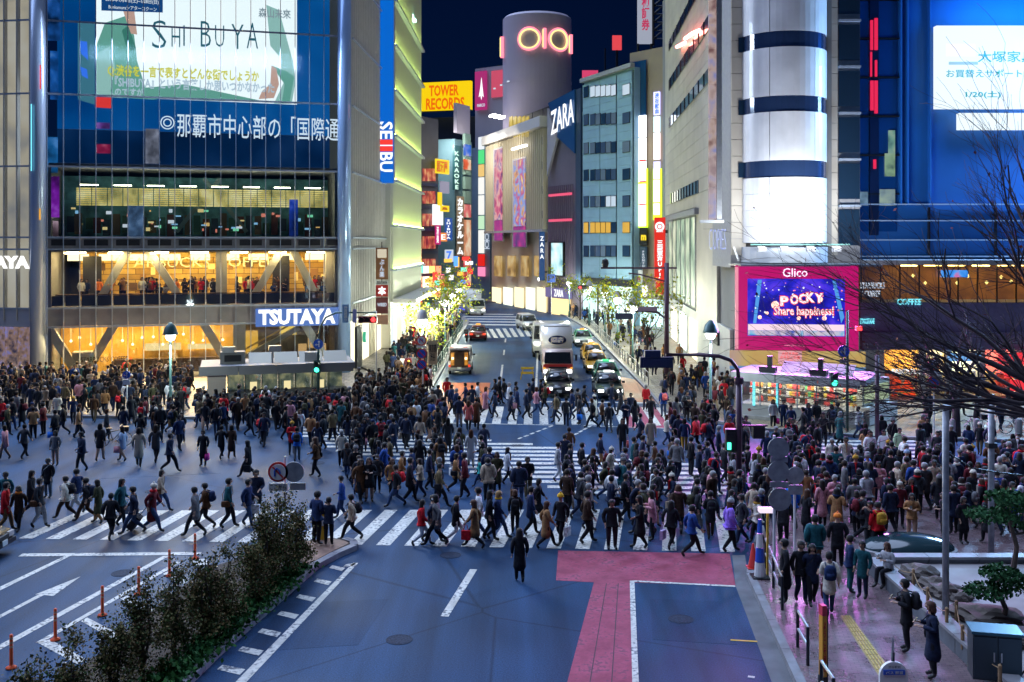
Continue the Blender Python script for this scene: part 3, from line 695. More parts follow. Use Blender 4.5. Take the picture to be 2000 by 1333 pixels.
hand_list('on the brick plaza', .15, '''
1620 1204|A t|coat|cream|denim blue|short black|backpack:navy,tote_bag:burgundy
1564 1177|C t|jacket|black|dark navy|short black
1586 1180|C t|coat|dark navy|black|bob black|shoulder_bag:black
1533 1178|L s|long_coat|black|black|short black
1685 1169|CL s|coat|teal|dark navy|short black
1660 1158|R s|jacket|navy|teal|short black
1592 1120|A t|puffer|teal|khaki|short black
1636 1109|A s|coat|black|black|short black|beanie:orange
1771 1273|L p|coat|black|black|short black|backpack:charcoal
1822 1324|L p|long_coat|dark navy|black|bob chestnut|shoulder_bag:black
1715 1082|A s|jacket|red|black|short black|backpack:mustard
1606 1030|A s|long_coat|pink|black|long dark
1609 1003|A s|long_coat|burgundy|black|bob dark
1575 1003|A s|long_coat|camel|black|short dark
1546 1035|A t|jacket|bright blue|black|short black|tote_bag:beige
1669 1025|A s|puffer|grey|black|short black
1530 1060|A s|coat|charcoal|black|short black
1757 905|C w|puffer|lime|dark navy|short black|scarf:black
1810 886|C w|jacket|black|grey|short black|tote_bag:beige
1695 962|L s|jacket|bright blue|black|short grey
1757 1032|C s|jacket|burgundy|black|short black|beanie:cream
1845 1060|L p|coat|black|black|bob black
1770 965|R s|jacket|light grey|black|short black|beanie:light blue
1480 1062|L t|jacket|cream|black|long dark|scarf:mustard,shoulder_bag:beige
1700 1078|CL f|jacket|black|charcoal|short black''')
hand_list('on the right-hand crosswalk', 0, '''
1640 872|R t|long_coat|teal|black|bob grey|tote_bag:black
1608 875|C t|jacket|black|black|long black|scarf:red
1570 862|L w|coat|black|black|short black
1545 852|C s|jacket|navy|black|short black
1510 838|C s|jacket|light grey|black|long dark|tote_bag:magenta
1530 838|C s|jacket|navy|navy|short black
1637 850|A t|jacket|teal|black|short black|backpack:olive
1675 858|R t|jacket|light grey|denim blue|bob dark|tote_bag:black''')
# the woman sitting on the garden wall
person(0, 0, R(-60), 'seated', 'jacket', 'light grey', 'black', 'long', 'chestnut', (('phone', 'black'),), 'sitting on the garden wall', xy=(P(1738, 1150, 29.3).x, 29.4), z=.16, ht=.98)
# ---- the rest of the crowd, spread over the places where it stands
TAKEN = [tuple(q['p']) for q in PEOPLE]
COATS = ['black'] * 22 + ['dark navy'] * 14 + ['navy'] * 4 + ['charcoal'] * 8 + ['grey'] * 2 + ['brown'] * 2 + ['dark brown'] * 2 + ['camel'] * 2 + ['beige'] * 2 + ['cream', 'light grey', 'olive', 'olive', 'khaki', 'burgundy', 'red', 'pink', 'blue', 'teal', 'white']
LEGS = ['black'] * 8 + ['dark navy'] * 4 + ['denim blue'] * 4 + ['charcoal'] * 3 + ['bare', 'beige', 'grey', 'khaki']
def crowd(px, n, place, dirs, spacing=.62, z=0.0, wpx=True, moving=.7, seed=1, ground=None):
    rr = random.Random(seed); poly = ground or [g2(*q, z) for q in px]
    x0, x1 = min(p[0] for p in poly), max(p[0] for p in poly); y0, y1 = min(p[1] for p in poly), max(p[1] for p in poly)
    def inside(x, y):
        c = False; j = len(poly) - 1
        for i in range(len(poly)):
            a, b = poly[i], poly[j]
            if (a[1] > y) != (b[1] > y) and x < (b[0] - a[0]) * (y - a[1]) / (b[1] - a[1]) + a[0]: c = not c
            j = i
        return c
    k = 0
    for _ in range(n * 60):
        if k >= n: break
        x, y = rr.uniform(x0, x1), rr.uniform(y0, y1)
        if not inside(x, y) or any((x - a) ** 2 + (y - b) ** 2 < spacing ** 2 for a, b in TAKEN): continue
        TAKEN.append((x, y)); k += 1
        fem = rr.random() < .45; hair_ = rr.choice(['bob', 'long', 'long']) if fem else 'short'
        coat = rr.choice(['jacket', 'coat', 'long_coat', 'puffer'] if fem else ['jacket', 'jacket', 'puffer', 'coat', 'jacket'])
        pose = rr.choice(['stride_a', 'stride_b', 'step', 'stroll', 'stroll_b', 'stroll', 'stroll_b', 'step']) if rr.random() < moving else rr.choice(['stand', 'stand', 'phone', 'step'])
        ex = []
        q = rr.random()
        if q < .16: ex.append(('backpack', rr.choice(['black', 'dark navy', 'grey', 'burgundy', 'red', 'olive'])))
        elif q < .28: ex.append(('tote_bag', rr.choice(['white', 'black', 'pink', 'beige', 'brown', 'bright blue'])))
        elif q < .42: ex.append(('shoulder_bag', rr.choice(['black', 'brown', 'dark brown', 'cream'])))
        if rr.random() < .12: ex.append(('scarf', rr.choice(['burgundy', 'grey', 'cream', 'navy', 'red'])))
        if rr.random() < .07: ex.append(('beanie', rr.choice(['black', 'grey', 'mustard', 'navy', 'cream'])))
        if rr.random() < .14: ex.append(('mask', 'white'))
        if rr.random() < .32: ex.append(('collar', rr.choice(['white', 'light grey', 'cream', 'red', 'camel'])))
        person(0, 0, R(rr.choice(dirs) + rr.uniform(-25, 25)), pose, coat, rr.choice(COATS), rr.choice(LEGS if fem else LEGS[:-4]), hair_,
               rr.choice(['black', 'black', 'dark', 'chestnut'] if fem else ['black', 'black', 'black', 'dark', 'grey']), tuple(ex), place, z=z, xy=(x, y), ht=rr.uniform(.89, .97) if fem else rr.uniform(.96, 1.06), rng=rr)
crowd([(1085, 935), (1300, 925), (1480, 935), (1490, 1060), (1330, 1048), (1140, 1045), (1075, 990)], 66, 'in the dense crowd walking beside the red lane', [90, 90, -90, 120, 60], .58, seed=3)
crowd([(1500, 1060), (1480, 985), (1520, 930), (2010, 930), (2040, 1060), (1900, 1065), (1700, 1060)], 118, 'in the waiting crowd on the brick plaza', [0, 180, 180, 150, -150, 90], .56, .15, moving=.15, seed=4)
crowd([(1480, 930), (1545, 870), (1900, 870), (2010, 925), (1540, 925)], 26, 'crossing towards the brick plaza', [0, 20, 160, 180, -30], .75, seed=5)
crowd([(640, 905), (860, 900), (1010, 950), (1030, 990), (700, 985)], 30, 'in the open middle of the crossing', [0, 90, -90, 180, 90, -90], .85, seed=6)
crowd([(-10, 800), (380, 800), (500, 838), (640, 835), (700, 880), (560, 892), (440, 868), (-10, 872)], 78, 'in the crowd crossing before the glass store', [0, 180, 90, -90, 30], .66, seed=7)
crowd([(640, 838), (860, 798), (880, 835), (830, 885), (700, 892)], 58, 'in the crowd leaving the street corner', [0, 180, -150, 150, 40], .62, seed=8)
crowd([(-10, 752), (120, 748), (380, 752), (380, 812), (-10, 806)], 120, 'before the coffee shop', [0, 180, 90, -90, 20], .55, .14, moving=.3, seed=9)
crowd([(385, 813), (690, 810), (700, 772), (846, 752), (835, 776), (760, 804), (640, 836), (500, 842), (385, 838)], 118, 'on the corner by the ticket kiosk', [0, 180, 90, -90], .55, .14, moving=.3, seed=10)
crowd(None, 120, 'along the far pavement', [0, 180], .75, .14, seed=11, ground=[(-10.2, 78), (-6.2, 68), (-6.2, 128), (-10.2, 128)])
crowd(None, 60, 'on the far right pavement', [0, 180, 90, -90], .7, .14, seed=12, ground=[(9.8, 118), (7.5, 142), (3.5, 160), (6, 164), (13, 124)])
crowd(None, 26, 'on the far right pavement', [0, 180], .9, .14, seed=13, ground=[(9.8, 74), (13.2, 74), (15, 112), (9.8, 116)])
crowd([(1290, 800), (1300, 745), (1425, 745), (1440, 830), (1372, 818)], 44, 'on the pavement beside the street lamp', [0, 180, 90, -90], .62, .14, moving=.5, seed=14)
crowd([(1225, 830), (1330, 800), (1440, 842), (1480, 920), (1380, 930), (1300, 880)], 24, 'stepping off the right-hand corner', [0, 20, -30, 180, 90], .75, seed=15)
crowd([(1500, 838), (1660, 848), (1700, 856), (1500, 846)], 3, 'before the convenience kiosk', [0, 180, 90], .7, .14, moving=.3, seed=16)
crowd([(1745, 815), (2020, 805), (2020, 850), (1760, 846)], 14, 'before the sale shop', [0, 180, 90, -90], .9, .14, moving=.4, seed=17)
crowd([(860, 795), (1200, 795), (1300, 830), (880, 830)], 18, 'on the far-street crosswalk', [90, -90], .9, seed=18)
# ---- build
def clothes_words(q):
    kind = {'jacket': 'jacket', 'puffer': 'padded jacket', 'coat': 'coat', 'long_coat': 'long coat'}[q['coat']]
    return f"{q['cc']} {kind}"
PEOPLE.sort(key=lambda q: q['p'].y)
near, far = PEOPLE[:300], PEOPLE[300:]
ACT = {'stride_a': 'striding', 'stride_b': 'striding', 'step': 'walking', 'stroll': 'walking', 'stroll_b': 'walking', 'stand': 'standing', 'phone': 'holding a phone', 'photo': 'taking a photo', 'seated': ''}
def facing(a):
    d = math.degrees(a) % 360
    return 'towards us' if d < 45 or d > 315 else 'to the right' if d < 135 else 'away' if d < 225 else 'to the left'
seen = {}
for q in near:
    ex = [('%s %s' % (c if k != 'mask' else 'white', {'tote_bag': 'bag', 'shoulder_bag': 'shoulder bag', 'phone': 'phone'}.get(k, k).replace('_', ' '))) for k, c in q['ex'] if k not in ('mask', 'phone', 'collar')]
    s = f"{clothes_words(q)}" + (f" with {ex[0]}" if ex else f", {q['legs'] if q['legs'] != 'bare' else 'bare'} legs" if q['legs'] == 'bare' else f", {q['legs']} trousers")
    act = ACT[q['pose']]
    s2 = f"{s}, {act} {facing(q['a'])}" if act in ('striding', 'walking') else f"{s}, {act}" if act else s
    q['lab'] = s2 + ' ' + q['place']; seen.setdefault(q['lab'], []).append(q)
ORD = ['the leftmost', 'second from left', 'third from left', 'fourth from left', 'fifth from left', 'sixth from left', 'seventh from left']
for lab, qs in seen.items():
    if len(qs) > 1:
        qs.sort(key=lambda q: q['p'].x / q['p'].y)
        for i, q in enumerate(qs): q['lab'] = ' '.join(lab.split()[:12]) + ', ' + ORD[min(i, 6)]
for i, q in enumerate(near):
    D = PROTO[q['pose']]; s = q['ht']
    o = put('person', D['body'], None, color=CLR[q['legs']]); o.location = (q['p'].x, q['p'].y, q['z'] + .012); o.rotation_euler = (0, 0, q['a']); g_ = random.uniform(.94, 1.16); o.scale = (s * g_, s * (g_ + 1) / 2, s)
    w = q['lab'].split()
    tag(o, ' '.join(w[:16]), 'person', 'pedestrians at the crossing')
    put(q['coat'], D[q['coat']], o, color=CLR[q['cc']])
    if not any(k == 'beanie' for k, _ in q['ex']) or q['hair'] != 'short': put('hair', D[q['hair'] + '_hair'], o, color=HAIRC[q['hc']])
    if q['p'].y < 46: put('face_features', D['face'], o)
    for k, c in q['ex']:
        if k == 'suitcase':
            mb = MB(); mb.box((0, .62, .30), (.36, .22, .52), M=Matrix.Rotation(R(35), 3, 'X')); mb.tube([(0, .45, .52), (-.2, .1, .88)], .012, 5)
            for sx in (-1, 1): mb.lathe([(.045, -.015), (.045, .015)], (sx * .15, .80, .05), 8)
            mb.build('suitcase', M_cloth, o, color=CLR[c])
        elif k == 'mask': put('face_mask', D['mask'], o)
        else: put(k, D[k], o, color=CLR[c])
    if q['pose'] == 'phone' and not any(k == 'phone' for k, _ in q['ex']): put('phone', D['phone'], o)
# ---- distant crowd: simplified figures in one object, coloured per figure
import numpy as np
def thin(me, ratio):
    o = bpy.data.objects.new('t', me); d = o.modifiers.new('d', 'DECIMATE'); d.ratio = ratio
    return evaluated_mesh(o)
LOW = {}
def low(pose, key):
    if (pose, key) not in LOW:
        m = PROTO[pose][key]; me = thin(m, .13 if key == 'body' else .35 if 'coat' in key or key in ('jacket', 'puffer') else .6)
        me.calc_loop_triangles(); n = len(me.vertices); co = np.empty(n * 3); me.vertices.foreach_get('co', co)
        tri = np.empty(len(me.loop_triangles) * 3, np.int32); me.loop_triangles.foreach_get('vertices', tri)
        co = co.reshape(-1, 3); vm = np.zeros(n, np.int32)
        for p in me.polygons:
            for v in p.vertices: vm[v] = p.material_index
        LOW[(pose, key)] = (co, tri.reshape(-1, 3), vm)
    return LOW[(pose, key)]
def crowd_mesh(name, figs):
    CO, TR_, CC = [], [], []; off = 0
    for q in figs:
        c, s_ = math.cos(q['a']), math.sin(q['a']); Rm = np.array([[c, -s_, 0], [s_, c, 0], [0, 0, 1]]) * q['ht']
        for key, colr in [('body', None), (q['coat'], CLR[q['cc']]), (q['hair'] + '_hair', HAIRC[q['hc']])] + [(k, CLR[cc]) for k, cc in q['ex'] if k in ('backpack', 'beanie', 'tote_bag')]:
            co, tri, vm = low(q['pose'], key)
            CO.append(co @ Rm.T + np.array([q['p'].x, q['p'].y, q['z'] + .012])); TR_.append(tri + off); off += len(co)
            if colr is None: pal = np.array([CLR['skin'], CLR[q['legs']], (.02, .02, .022), (.06, .06, .07)]); CC.append(pal[vm])
            else: CC.append(np.tile(np.array(colr), (len(co), 1)))
    CO = np.concatenate(CO); TR_ = np.concatenate(TR_); CC = np.concatenate(CC)
    me = bpy.data.meshes.new(name); me.vertices.add(len(CO)); me.vertices.foreach_set('co', CO.ravel())
    me.loops.add(len(TR_) * 3); me.loops.foreach_set('vertex_index', TR_.ravel().astype(np.int32))
    me.polygons.add(len(TR_)); me.polygons.foreach_set('loop_start', np.arange(0, len(TR_) * 3, 3, dtype=np.int32))
    at = me.color_attributes.new('colour', 'FLOAT_COLOR', 'POINT'); at.data.foreach_set('color', np.concatenate([CC, np.ones((len(CC), 1))], 1).ravel())
    me.update(); me.validate(); me.shade_smooth()
    m = mat('crowd_cloth', (.1, .1, .1), .8, spec=.2); nt = m.node_tree
    if not nt.nodes.get('Color Attribute'):
        a = nt.nodes.new('ShaderNodeVertexColor'); a.layer_name = 'colour'; nt.links.new(a.outputs[0], nt.nodes['Principled BSDF'].inputs['Base Color'])
    me.materials.append(m); return me
INDOOR = []   # figures inside the coffee shop, filled by the building below
# ================================================================ BUILDINGS: helpers
def uz(M, x, y, off=0.0):
    """Where the sight line of photo pixel (x, y) meets a wall frame's plane (local u, z)."""
    A = M.translation; v = M.to_3x3().col[1]; A2 = A + v * off
    d = Vector(((x - 1000) / F, 1, -(y - HY) / F)); o = Vector((0, 0, CH))
    t = (A2 - o).dot(v) / d.dot(v); p = o + d * t; q = M.inverted() @ p
    return q.x, q.z
def rect(M, x0, y0, x1, y1, off=0.0):
    xm, ym = (x0 + x1) / 2, (y0 + y1) / 2
    ua, _ = uz(M, x0, ym, off); ub, _ = uz(M, x1, ym, off); _, za = uz(M, xm, y0, off); _, zb = uz(M, xm, y1, off)
    return (ua + ub) / 2, (za + zb) / 2, abs(ub - ua), abs(za - zb)
def pbox(name, root, M, x0, y0, x1, y1, m, t=.12, off=-.1):
    u, z, w, h = rect(M, x0, y0, x1, y1, off); return bx(name, root, (u, off, z), (w, t, h), m)
def ptxt(name, body, root, M, x0, y0, x1, y1, m, off=-.2, bold=.02, vertical=False, **kw):
    u, z, w, h = rect(M, x0, y0, x1, y1, off)
    return (vtext if vertical else txt)(name, body, root, (u, off, z), w, h, m, bold=bold, **kw)
def window(root, c, w, h, frame_m, pane_m, t=.10):
    f = bx('window', root, c, (w, t, h), frame_m); bx('pane', f, (0, -.35, 0), (max(.5, 1 - .12 / w), .6, max(.5, 1 - .12 / h)), pane_m); return f
def area(name, loc, size, energy, col, direction, sy=None):
    l = bpy.data.lights.new(name, 'AREA'); l.energy = energy; l.color = col; l.size = size
    if sy: l.shape = 'RECTANGLE'; l.size_y = sy
    o = bpy.data.objects.new(name, l); COL.objects.link(o); o.location = loc; o.rotation_euler = Vector(direction).to_track_quat('-Z', 'Y').to_euler(); return o
G_clear = glass('clear_glass', (.98, .99, 1), .02, clear=.97)
G_blue = glass('blue_glass', (.90, .96, 1), .03, clear=.95)
M_alu = mat('aluminium', (0.40, 0.47, 0.58), 0.4, 0.3, noise=.08)
M_fin = mat('pale_louvre', (0.62, 0.62, 0.60), 0.45, noise=.06, scale=2)
M_slab = mat('grey_slab', (0.26, 0.26, 0.28), 0.6, noise=.1)
M_dglass = mat('dark_glass', (0.012, 0.03, 0.06), 0.08, spec=.8)
M_tile = mat('cream_tile', (0.44, 0.40, 0.34), 0.5, noise=.14, scale=.35)
M_wood = mat('brown_wood', (0.10, 0.05, 0.025), 0.55, noise=.3, scale=3)
# ================================================================ GLASS STORE (left)
MQ, LQ = frame((-33.0, 72.7), (-13.3, 78.3))
qf = thing('glass_store_building', 'tall glass corner building with giant picture screen above a two-storey coffee shop', 'building', MQ)
NB = 19; bw = LQ / NB
ROWS = [4.0, 5.35, 9.55, 10.40, 15.45, 20.60, 25.8, 31.0, 35.5]
for i in range(NB + 1):
    bx('mullion', qf, (i * bw, -.08, 18.0), (.05, .16, 35.0), M_alu)
for z in ROWS: bx('transom', qf, (LQ / 2, -.06, z), (LQ - .01, .10, .13), M_alu)
for j, (z0, z1) in enumerate(zip(ROWS[1:], ROWS[2:])):
    if j == 1: continue
    for i in range(NB): bx('glass_pane', qf, ((i + .5) * bw, .03, (z0 + z1) / 2), (bw - .08, .02, z1 - z0 - .14), G_clear if j == 0 else G_blue)
for i in range(NB):
    bx('glass_pane', qf, ((i + .5) * bw, .03, 2.05), (bw - .08, .02, 3.75), G_clear)
    if i % 2 == 0: bx('vent', qf, ((i + 1) * bw, -.02, 10.02), (bw * 1.5, .08, .42), M_black)
bx('spandrel', qf, (LQ / 2, .12, 9.97), (LQ, .1, .8), M_slab)
for i in range(NB): bx('spandrel_panel', qf, ((i + .5) * bw, .02, 4.68), (bw - .08, .06, 1.2), mat('spandrel_grey', (0.30, 0.30, 0.32), .3, noise=.15, scale=1))
for z in (-.02 + .14, 5.30, 10.30, 15.6): bx('floor_slab', qf, (LQ / 2, 5.2, z), (LQ - .1, 10, .22), M_slab)
bx('core', qf, (LQ / 2, 14, 18), (LQ - .2, 8, 36), mat('core_wall', (.12, .12, .14), .8))
for s in (0.12, LQ - .12): bx('side_wall', qf, (s, 5.2, 7.8), (.2, 9.9, 15.4), M_slab)
# --- the screen wall: lit from within, behind the upper glazing
E_led = emi('screen_blue', (.01, .10, .42), .8, light=True, noise=[(.0, .05, .22), (.0, .10, .36), (.01, .17, .52)], scale=.12)
E_led2 = emi('screen_dark', (.0, .035, .12), .55, noise=[(.0, .012, .05), (.0, .03, .12), (.01, .06, .2)], scale=.25)
E_pic = emi('screen_picture', (.92, .95, .92), 1.4, light=True)
area('screen_light', MQ @ Vector((LQ / 2, -.6, 26)), 15, 5200, (.64, .78, 1.0), -(MQ.to_3x3().col[1]) + Vector((0, 0, -.35)), 12)
area('shop_light', MQ @ Vector((6.5, -.5, 3.2)), 12, 900, (1.0, .66, .26), -(MQ.to_3x3().col[1]) + Vector((0, 0, -.5)), 1.0)
area('shop_light', MQ @ Vector((10.5, -.5, 8.6)), 18, 500, (1.0, .72, .34), -(MQ.to_3x3().col[1]) + Vector((0, 0, -.6)), 1.5)
scr = bx('screen', qf, (LQ / 2, .5, 27.0), (LQ - 1.2, .2, 17.6), E_led)
bx('screen_lower', qf, (LQ / 2, .5, 16.95), (LQ - 1.2, .2, 2.4), E_led2)
sg = thing('screen_image', None, None, None); sg.parent = qf
def spoly(name, px, m, off):
    mb = MB(); pts = [(uz(MQ, x, y, off)[0], off, uz(MQ, x, y, off)[1]) for x, y in px]
    mb.prism(pts, (0, .01, 0)); return mb.build(name, m, sg)
spoly('picture', [(187, -80), (580, -45), (580, 205), (187, 188)], E_pic, .38)
E_gr1 = emi('picture_green', (.22, .58, .44), .75); E_gr2 = emi('picture_pale_green', (.45, .75, .65), .85); E_gr3 = emi('picture_dark_green', (.08, .34, .25), .7)
E_sk = emi('picture_skin', (.85, .50, .38), .85); E_wh = emi('picture_white', (.95, .97, .97), .95)
spoly('sleeve', [(187, 188), (188, 90), (205, 45), (250, 30), (262, 70), (268, 120), (285, 175), (330, 190), (300, 195)], E_gr1, .36)
spoly('sleeve', [(187, 188), (188, 105), (215, 90), (225, 130), (215, 180), (240, 192)], E_gr2, .35)
spoly('sleeve', [(238, 60), (250, 50), (266, 95), (258, 100), (246, 90)], E_gr3, .345)
spoly('sleeve', [(280, 172), (360, 165), (500, 195), (520, 200), (400, 197), (285, 190)], E_gr1, .35)
spoly('sleeve', [(520, 10), (545, 20), (572, 120), (577, 160), (570, 203), (535, 203), (555, 160), (545, 110), (528, 90)], E_gr2, .36)
spoly('sleeve', [(530, 128), (560, 140), (575, 150), (565, 203), (550, 203), (556, 165)], E_gr1, .35)
spoly('hand', [(240, 20), (262, 20), (268, 68), (255, 66)], E_sk, .35)
spoly('hand', [(530, 128), (540, 135), (545, 165), (535, 192), (505, 194), (512, 178), (528, 165)], E_sk, .335)
spoly('banner', [(198, -30), (318, -24), (318, 25), (198, 21)], emi('banner_blue', (.01, .09, .30), .8), .34)
spoly('red_block', [(186, 190), (217, 191), (217, 212), (186, 210)], E_red, .34)
spoly('poster', [(152, 44), (185, 46), (185, 205), (152, 195)], emi('poster_teal', (.12, .42, .55), .5), .36)
spoly('poster_mark', [(156, 80), (170, 82), (172, 118), (158, 105)], E_blue, .35)
spoly('poster_mark', [(156, 130), (170, 136), (172, 155), (160, 148)], E_blue, .35)
E_ink = emi('picture_ink', (.05, .28, .36), .5)
for b, x0, y0, x1, y1 in (('S', 297, 40, 325, 95), ('H', 335, 52, 352, 92), ('I', 358, 50, 361, 90), ('B', 392, 42, 412, 92), ('U', 420, 50, 438, 92), ('Y', 452, 48, 476, 96), ('A', 482, 45, 504, 95)):
    ptxt('lettering', b, sg, MQ, x0, y0, x1, y1, E_ink, off=.36, bold=-.012, ext=.004)
ptxt('lettering', '2018年1月6日(土)~1/28日(日)', sg, MQ, 206, -3, 310, 7, E_wh, off=.33, bold=.02, ext=.004)
ptxt('lettering', 'Bunkamuraシアターコクーン', sg, MQ, 212, 12, 306, 20, E_wh, off=.33, bold=.01, ext=.004)
ptxt('lettering', '森山未來', sg, MQ, 505, 17, 568, 36, emi('picture_grey', (.45, .55, .58), .7), off=.36, ext=.004)
E_sub = emi('subtitle_yellow', (.95, .85, .05), .9)
ptxt('lettering', 'Q:渋谷を一言で表すとどんな街でしょうか', sg, MQ, 210, 132, 506, 156, E_sub, off=.32, bold=.03, ext=.004, shear=-.0)
ptxt('lettering', '『SHIBUYA』という言葉しか思いつかなかった', sg, MQ, 224, 155, 536, 177, emi('subtitle_pale', (.72, .86, .95), .8), off=.32, bold=.03, ext=.004)
ptxt('lettering', 'のですが', sg, MQ, 224, 172, 281, 188, emi('subtitle_pale', (.72, .86, .95), .8), off=.32, bold=.03, ext=.004)
ptxt('lettering', '那覇市中心部の「国際通', sg, MQ, 346, 226, 662, 272, emi('ticker_white', (.85, .93, 1), 1.1), off=.36, bold=.004, ext=.004)
mb = MB(); uc, zc = uz(MQ, 327, 240, .36)
for r0, r1 in ((.50, .42), (.30, .22)): mb.lathe([(r0, 0), (r1, 0)], (0, 0, 0), 24, a1=6.2828)
ring = mb.build('ticker_ring', emi('ticker_white', (1, 1, 1), 1.1), sg); ring.location = (uc, .36, zc); ring.rotation_euler = (R(90), 0, 0)
# --- reflections of signs in the left bays, imitated by glowing panels inside the glazing
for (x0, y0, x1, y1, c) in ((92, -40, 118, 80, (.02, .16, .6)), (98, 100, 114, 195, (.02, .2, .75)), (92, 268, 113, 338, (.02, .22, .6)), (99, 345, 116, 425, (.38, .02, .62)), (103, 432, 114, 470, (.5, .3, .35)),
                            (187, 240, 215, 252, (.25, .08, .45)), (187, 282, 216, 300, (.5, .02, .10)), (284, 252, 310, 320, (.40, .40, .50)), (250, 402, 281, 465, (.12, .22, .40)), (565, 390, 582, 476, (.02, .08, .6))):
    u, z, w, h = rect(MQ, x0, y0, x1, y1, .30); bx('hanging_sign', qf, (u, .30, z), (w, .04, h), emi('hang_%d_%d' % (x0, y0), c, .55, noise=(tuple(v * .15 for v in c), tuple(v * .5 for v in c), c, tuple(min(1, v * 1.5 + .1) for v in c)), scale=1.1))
# --- third floor: blinds lit from inside above a dark lower half
E_blind = emi('lit_blind', (.92, .74, .24), 1.05, light=True, noise=((.25, .22, .06), (.75, .58, .16), (1, .85, .4)), scale=.9)
for i in range(NB - 1):
    if i in (0,): continue
    u = (i + 1.0) * bw
    for k in range(9): bx('blind_slat', qf, (u, 2.2, 14.02 - k * .15), (bw - .06, .03, .11), E_blind)
for i in range(8): bx('ceiling_light', qf, (2.6 + i * 2.3, 1.6, 14.25), (1.2, .3, .06), emi('office_tube', (1, .90, .55), 22, light=True))
for u, w in ((10.2, .55), (12.2, .55)): bx('brace', qf, (u, 3.2, 12.9), (.30, .3, 5.2), mat('brace_teal', (.12, .20, .24), .6), ry=R(38 if u < 11 else -38))
bx('back_wall', qf, (LQ / 2, 5.2, 12.6), (LQ - .5, .2, 5.0), mat('room_dark', (.08, .26, .36), .8, noise=.6, scale=1))
for i in range(30):
    rr = random.Random(i); bx('stock_shelf', qf, (1 + i * .65, 3 + rr.random() * 1.5, 11.1 + rr.random() * .4), (.5, .4, .8 + rr.random()), mat('shelf_%d' % (i % 4), ((.02, .05, .09), (.10, .08, .05), (.03, .10, .08), (.08, .03, .03))[i % 4], .6))
for i in range(46):  # small glowing boxes added at random to brighten the dark lower half
    rr = random.Random(i + 900); c = rr.choice([(1, .75, .3), (1, .6, .2), (.3, 1, .55), (.9, .95, 1), (1, .3, .2), (.35, .7, 1)])
    bx('desk_lamp', qf, (1 + rr.random() * 18.5, 1.6 + rr.random() * 2, 10.9 + rr.random() * 1.8), (.10 + rr.random() * .35, .06, .06 + rr.random() * .22), emi('desk_%.2f' % (c[0] + 2 * c[1]), c, .75))
# --- second floor: the coffee shop window
M_art = pavers('mural_wall', (.85, .55, .13), (.50, .27, .05), (.22, .11, .03), 1.15, .42, .8)
MB().box((0, 0, 0), (LQ - 2.2, 3.9, .2)).build('mural_wall', M_art, qf, loc=(LQ / 2 + .5, 4.6, 7.6), rot=(R(90), 0, 0))
for i in range(26):
    rr = random.Random(i + 400); bx('wall_frame', qf, (1.8 + i * .72, 4.45, 6.6 + rr.random() * 1.9), (.3 + rr.random() * .3, .05, .2 + rr.random() * .5), mat('frame_%d' % (i % 3), ((.30, .14, .04), (.9, .7, .3), (.12, .06, .03))[i % 3], .7))
bx('ceiling', qf, (LQ / 2, 3.0, 9.40), (LQ - .4, 5.5, .1), mat('pale_ceiling', (.55, .48, .38), .8))
E_room = emi('ceiling_lamp', (1.0, .74, .30), 62.0, light=True)
for i in range(7): bx('ceiling_light', qf, (1.6 + i * 2.9, 2.4, 9.28), (1.3, .5, .08), E_room); bx('counter_lamp', qf, (1.6 + i * 2.9, .45, 9.25), (1.0, .2, .06), E_room)  # lamps along the glass are added to light the figures from the front
for k, i in enumerate(range(9)): bx('wall_light', qf, (1.5 + i * 2.2, 4.4, 8.9), (1.5, .08, .5), emi('cove_light', (1.0, .78, .40), 2.5, light=True))
for u, a in ((4.2, 28), (8.0, -32), (15.1, 30), (18.2, -26)): bx('brace', qf, (u, 1.2, 7.4), (.55, .5, 4.9), M_fin, ry=R(a))
bx('column', qf, (11.9, 1.3, 7.4), (.8, .7, 4.1), M_fin); bx('column', qf, (20.0, 1.5, 7.4), (.7, .7, 4.1), M_fin)
for u in (2.6, 16.4): bx('dark_partition', qf, (u, 3.4, 7.3), (1.3, .2, 3.4), M_black)
bx('window_counter', qf, (LQ / 2 - .3, .75, 6.25), (LQ - 1.5, .5, .08), M_wood)
for i in range(NB): bx('counter_front', qf, ((i + .5) * bw, .55, 5.83), (bw - .10, .06, .72), mat('counter_dark', (.035, .03, .035), .5))
ptxt('neon_lettering', 'STARBUCKS COFFEE', qf, MQ, 225, 503, 535, 522, emi('neon_amber', (1, .85, .25), 2.0), off=1.8, bold=-.01)
rr = random.Random(5)
for i in range(52):
    u = 1.8 + rr.random() * 18.0; p = MQ @ Vector((u, 1.15 + rr.random() * .9, 0))
    INDOOR.append(dict(p=Vector((p.x, p.y)), z=5.72, a=R(rr.choice([0, 0, 20, -20, 90, -90]) + 16), pose=rr.choice(['stand', 'phone', 'photo', 'seated', 'stand']), coat='jacket', cc=rr.choice(['black', 'navy', 'charcoal', 'orange', 'blue', 'white', 'brown', 'camel', 'cream', 'red']),
                       legs='black', hair=rr.choice(['short', 'bob', 'long']), hc='black', ex=(), ht=rr.uniform(.95, 1.05)))
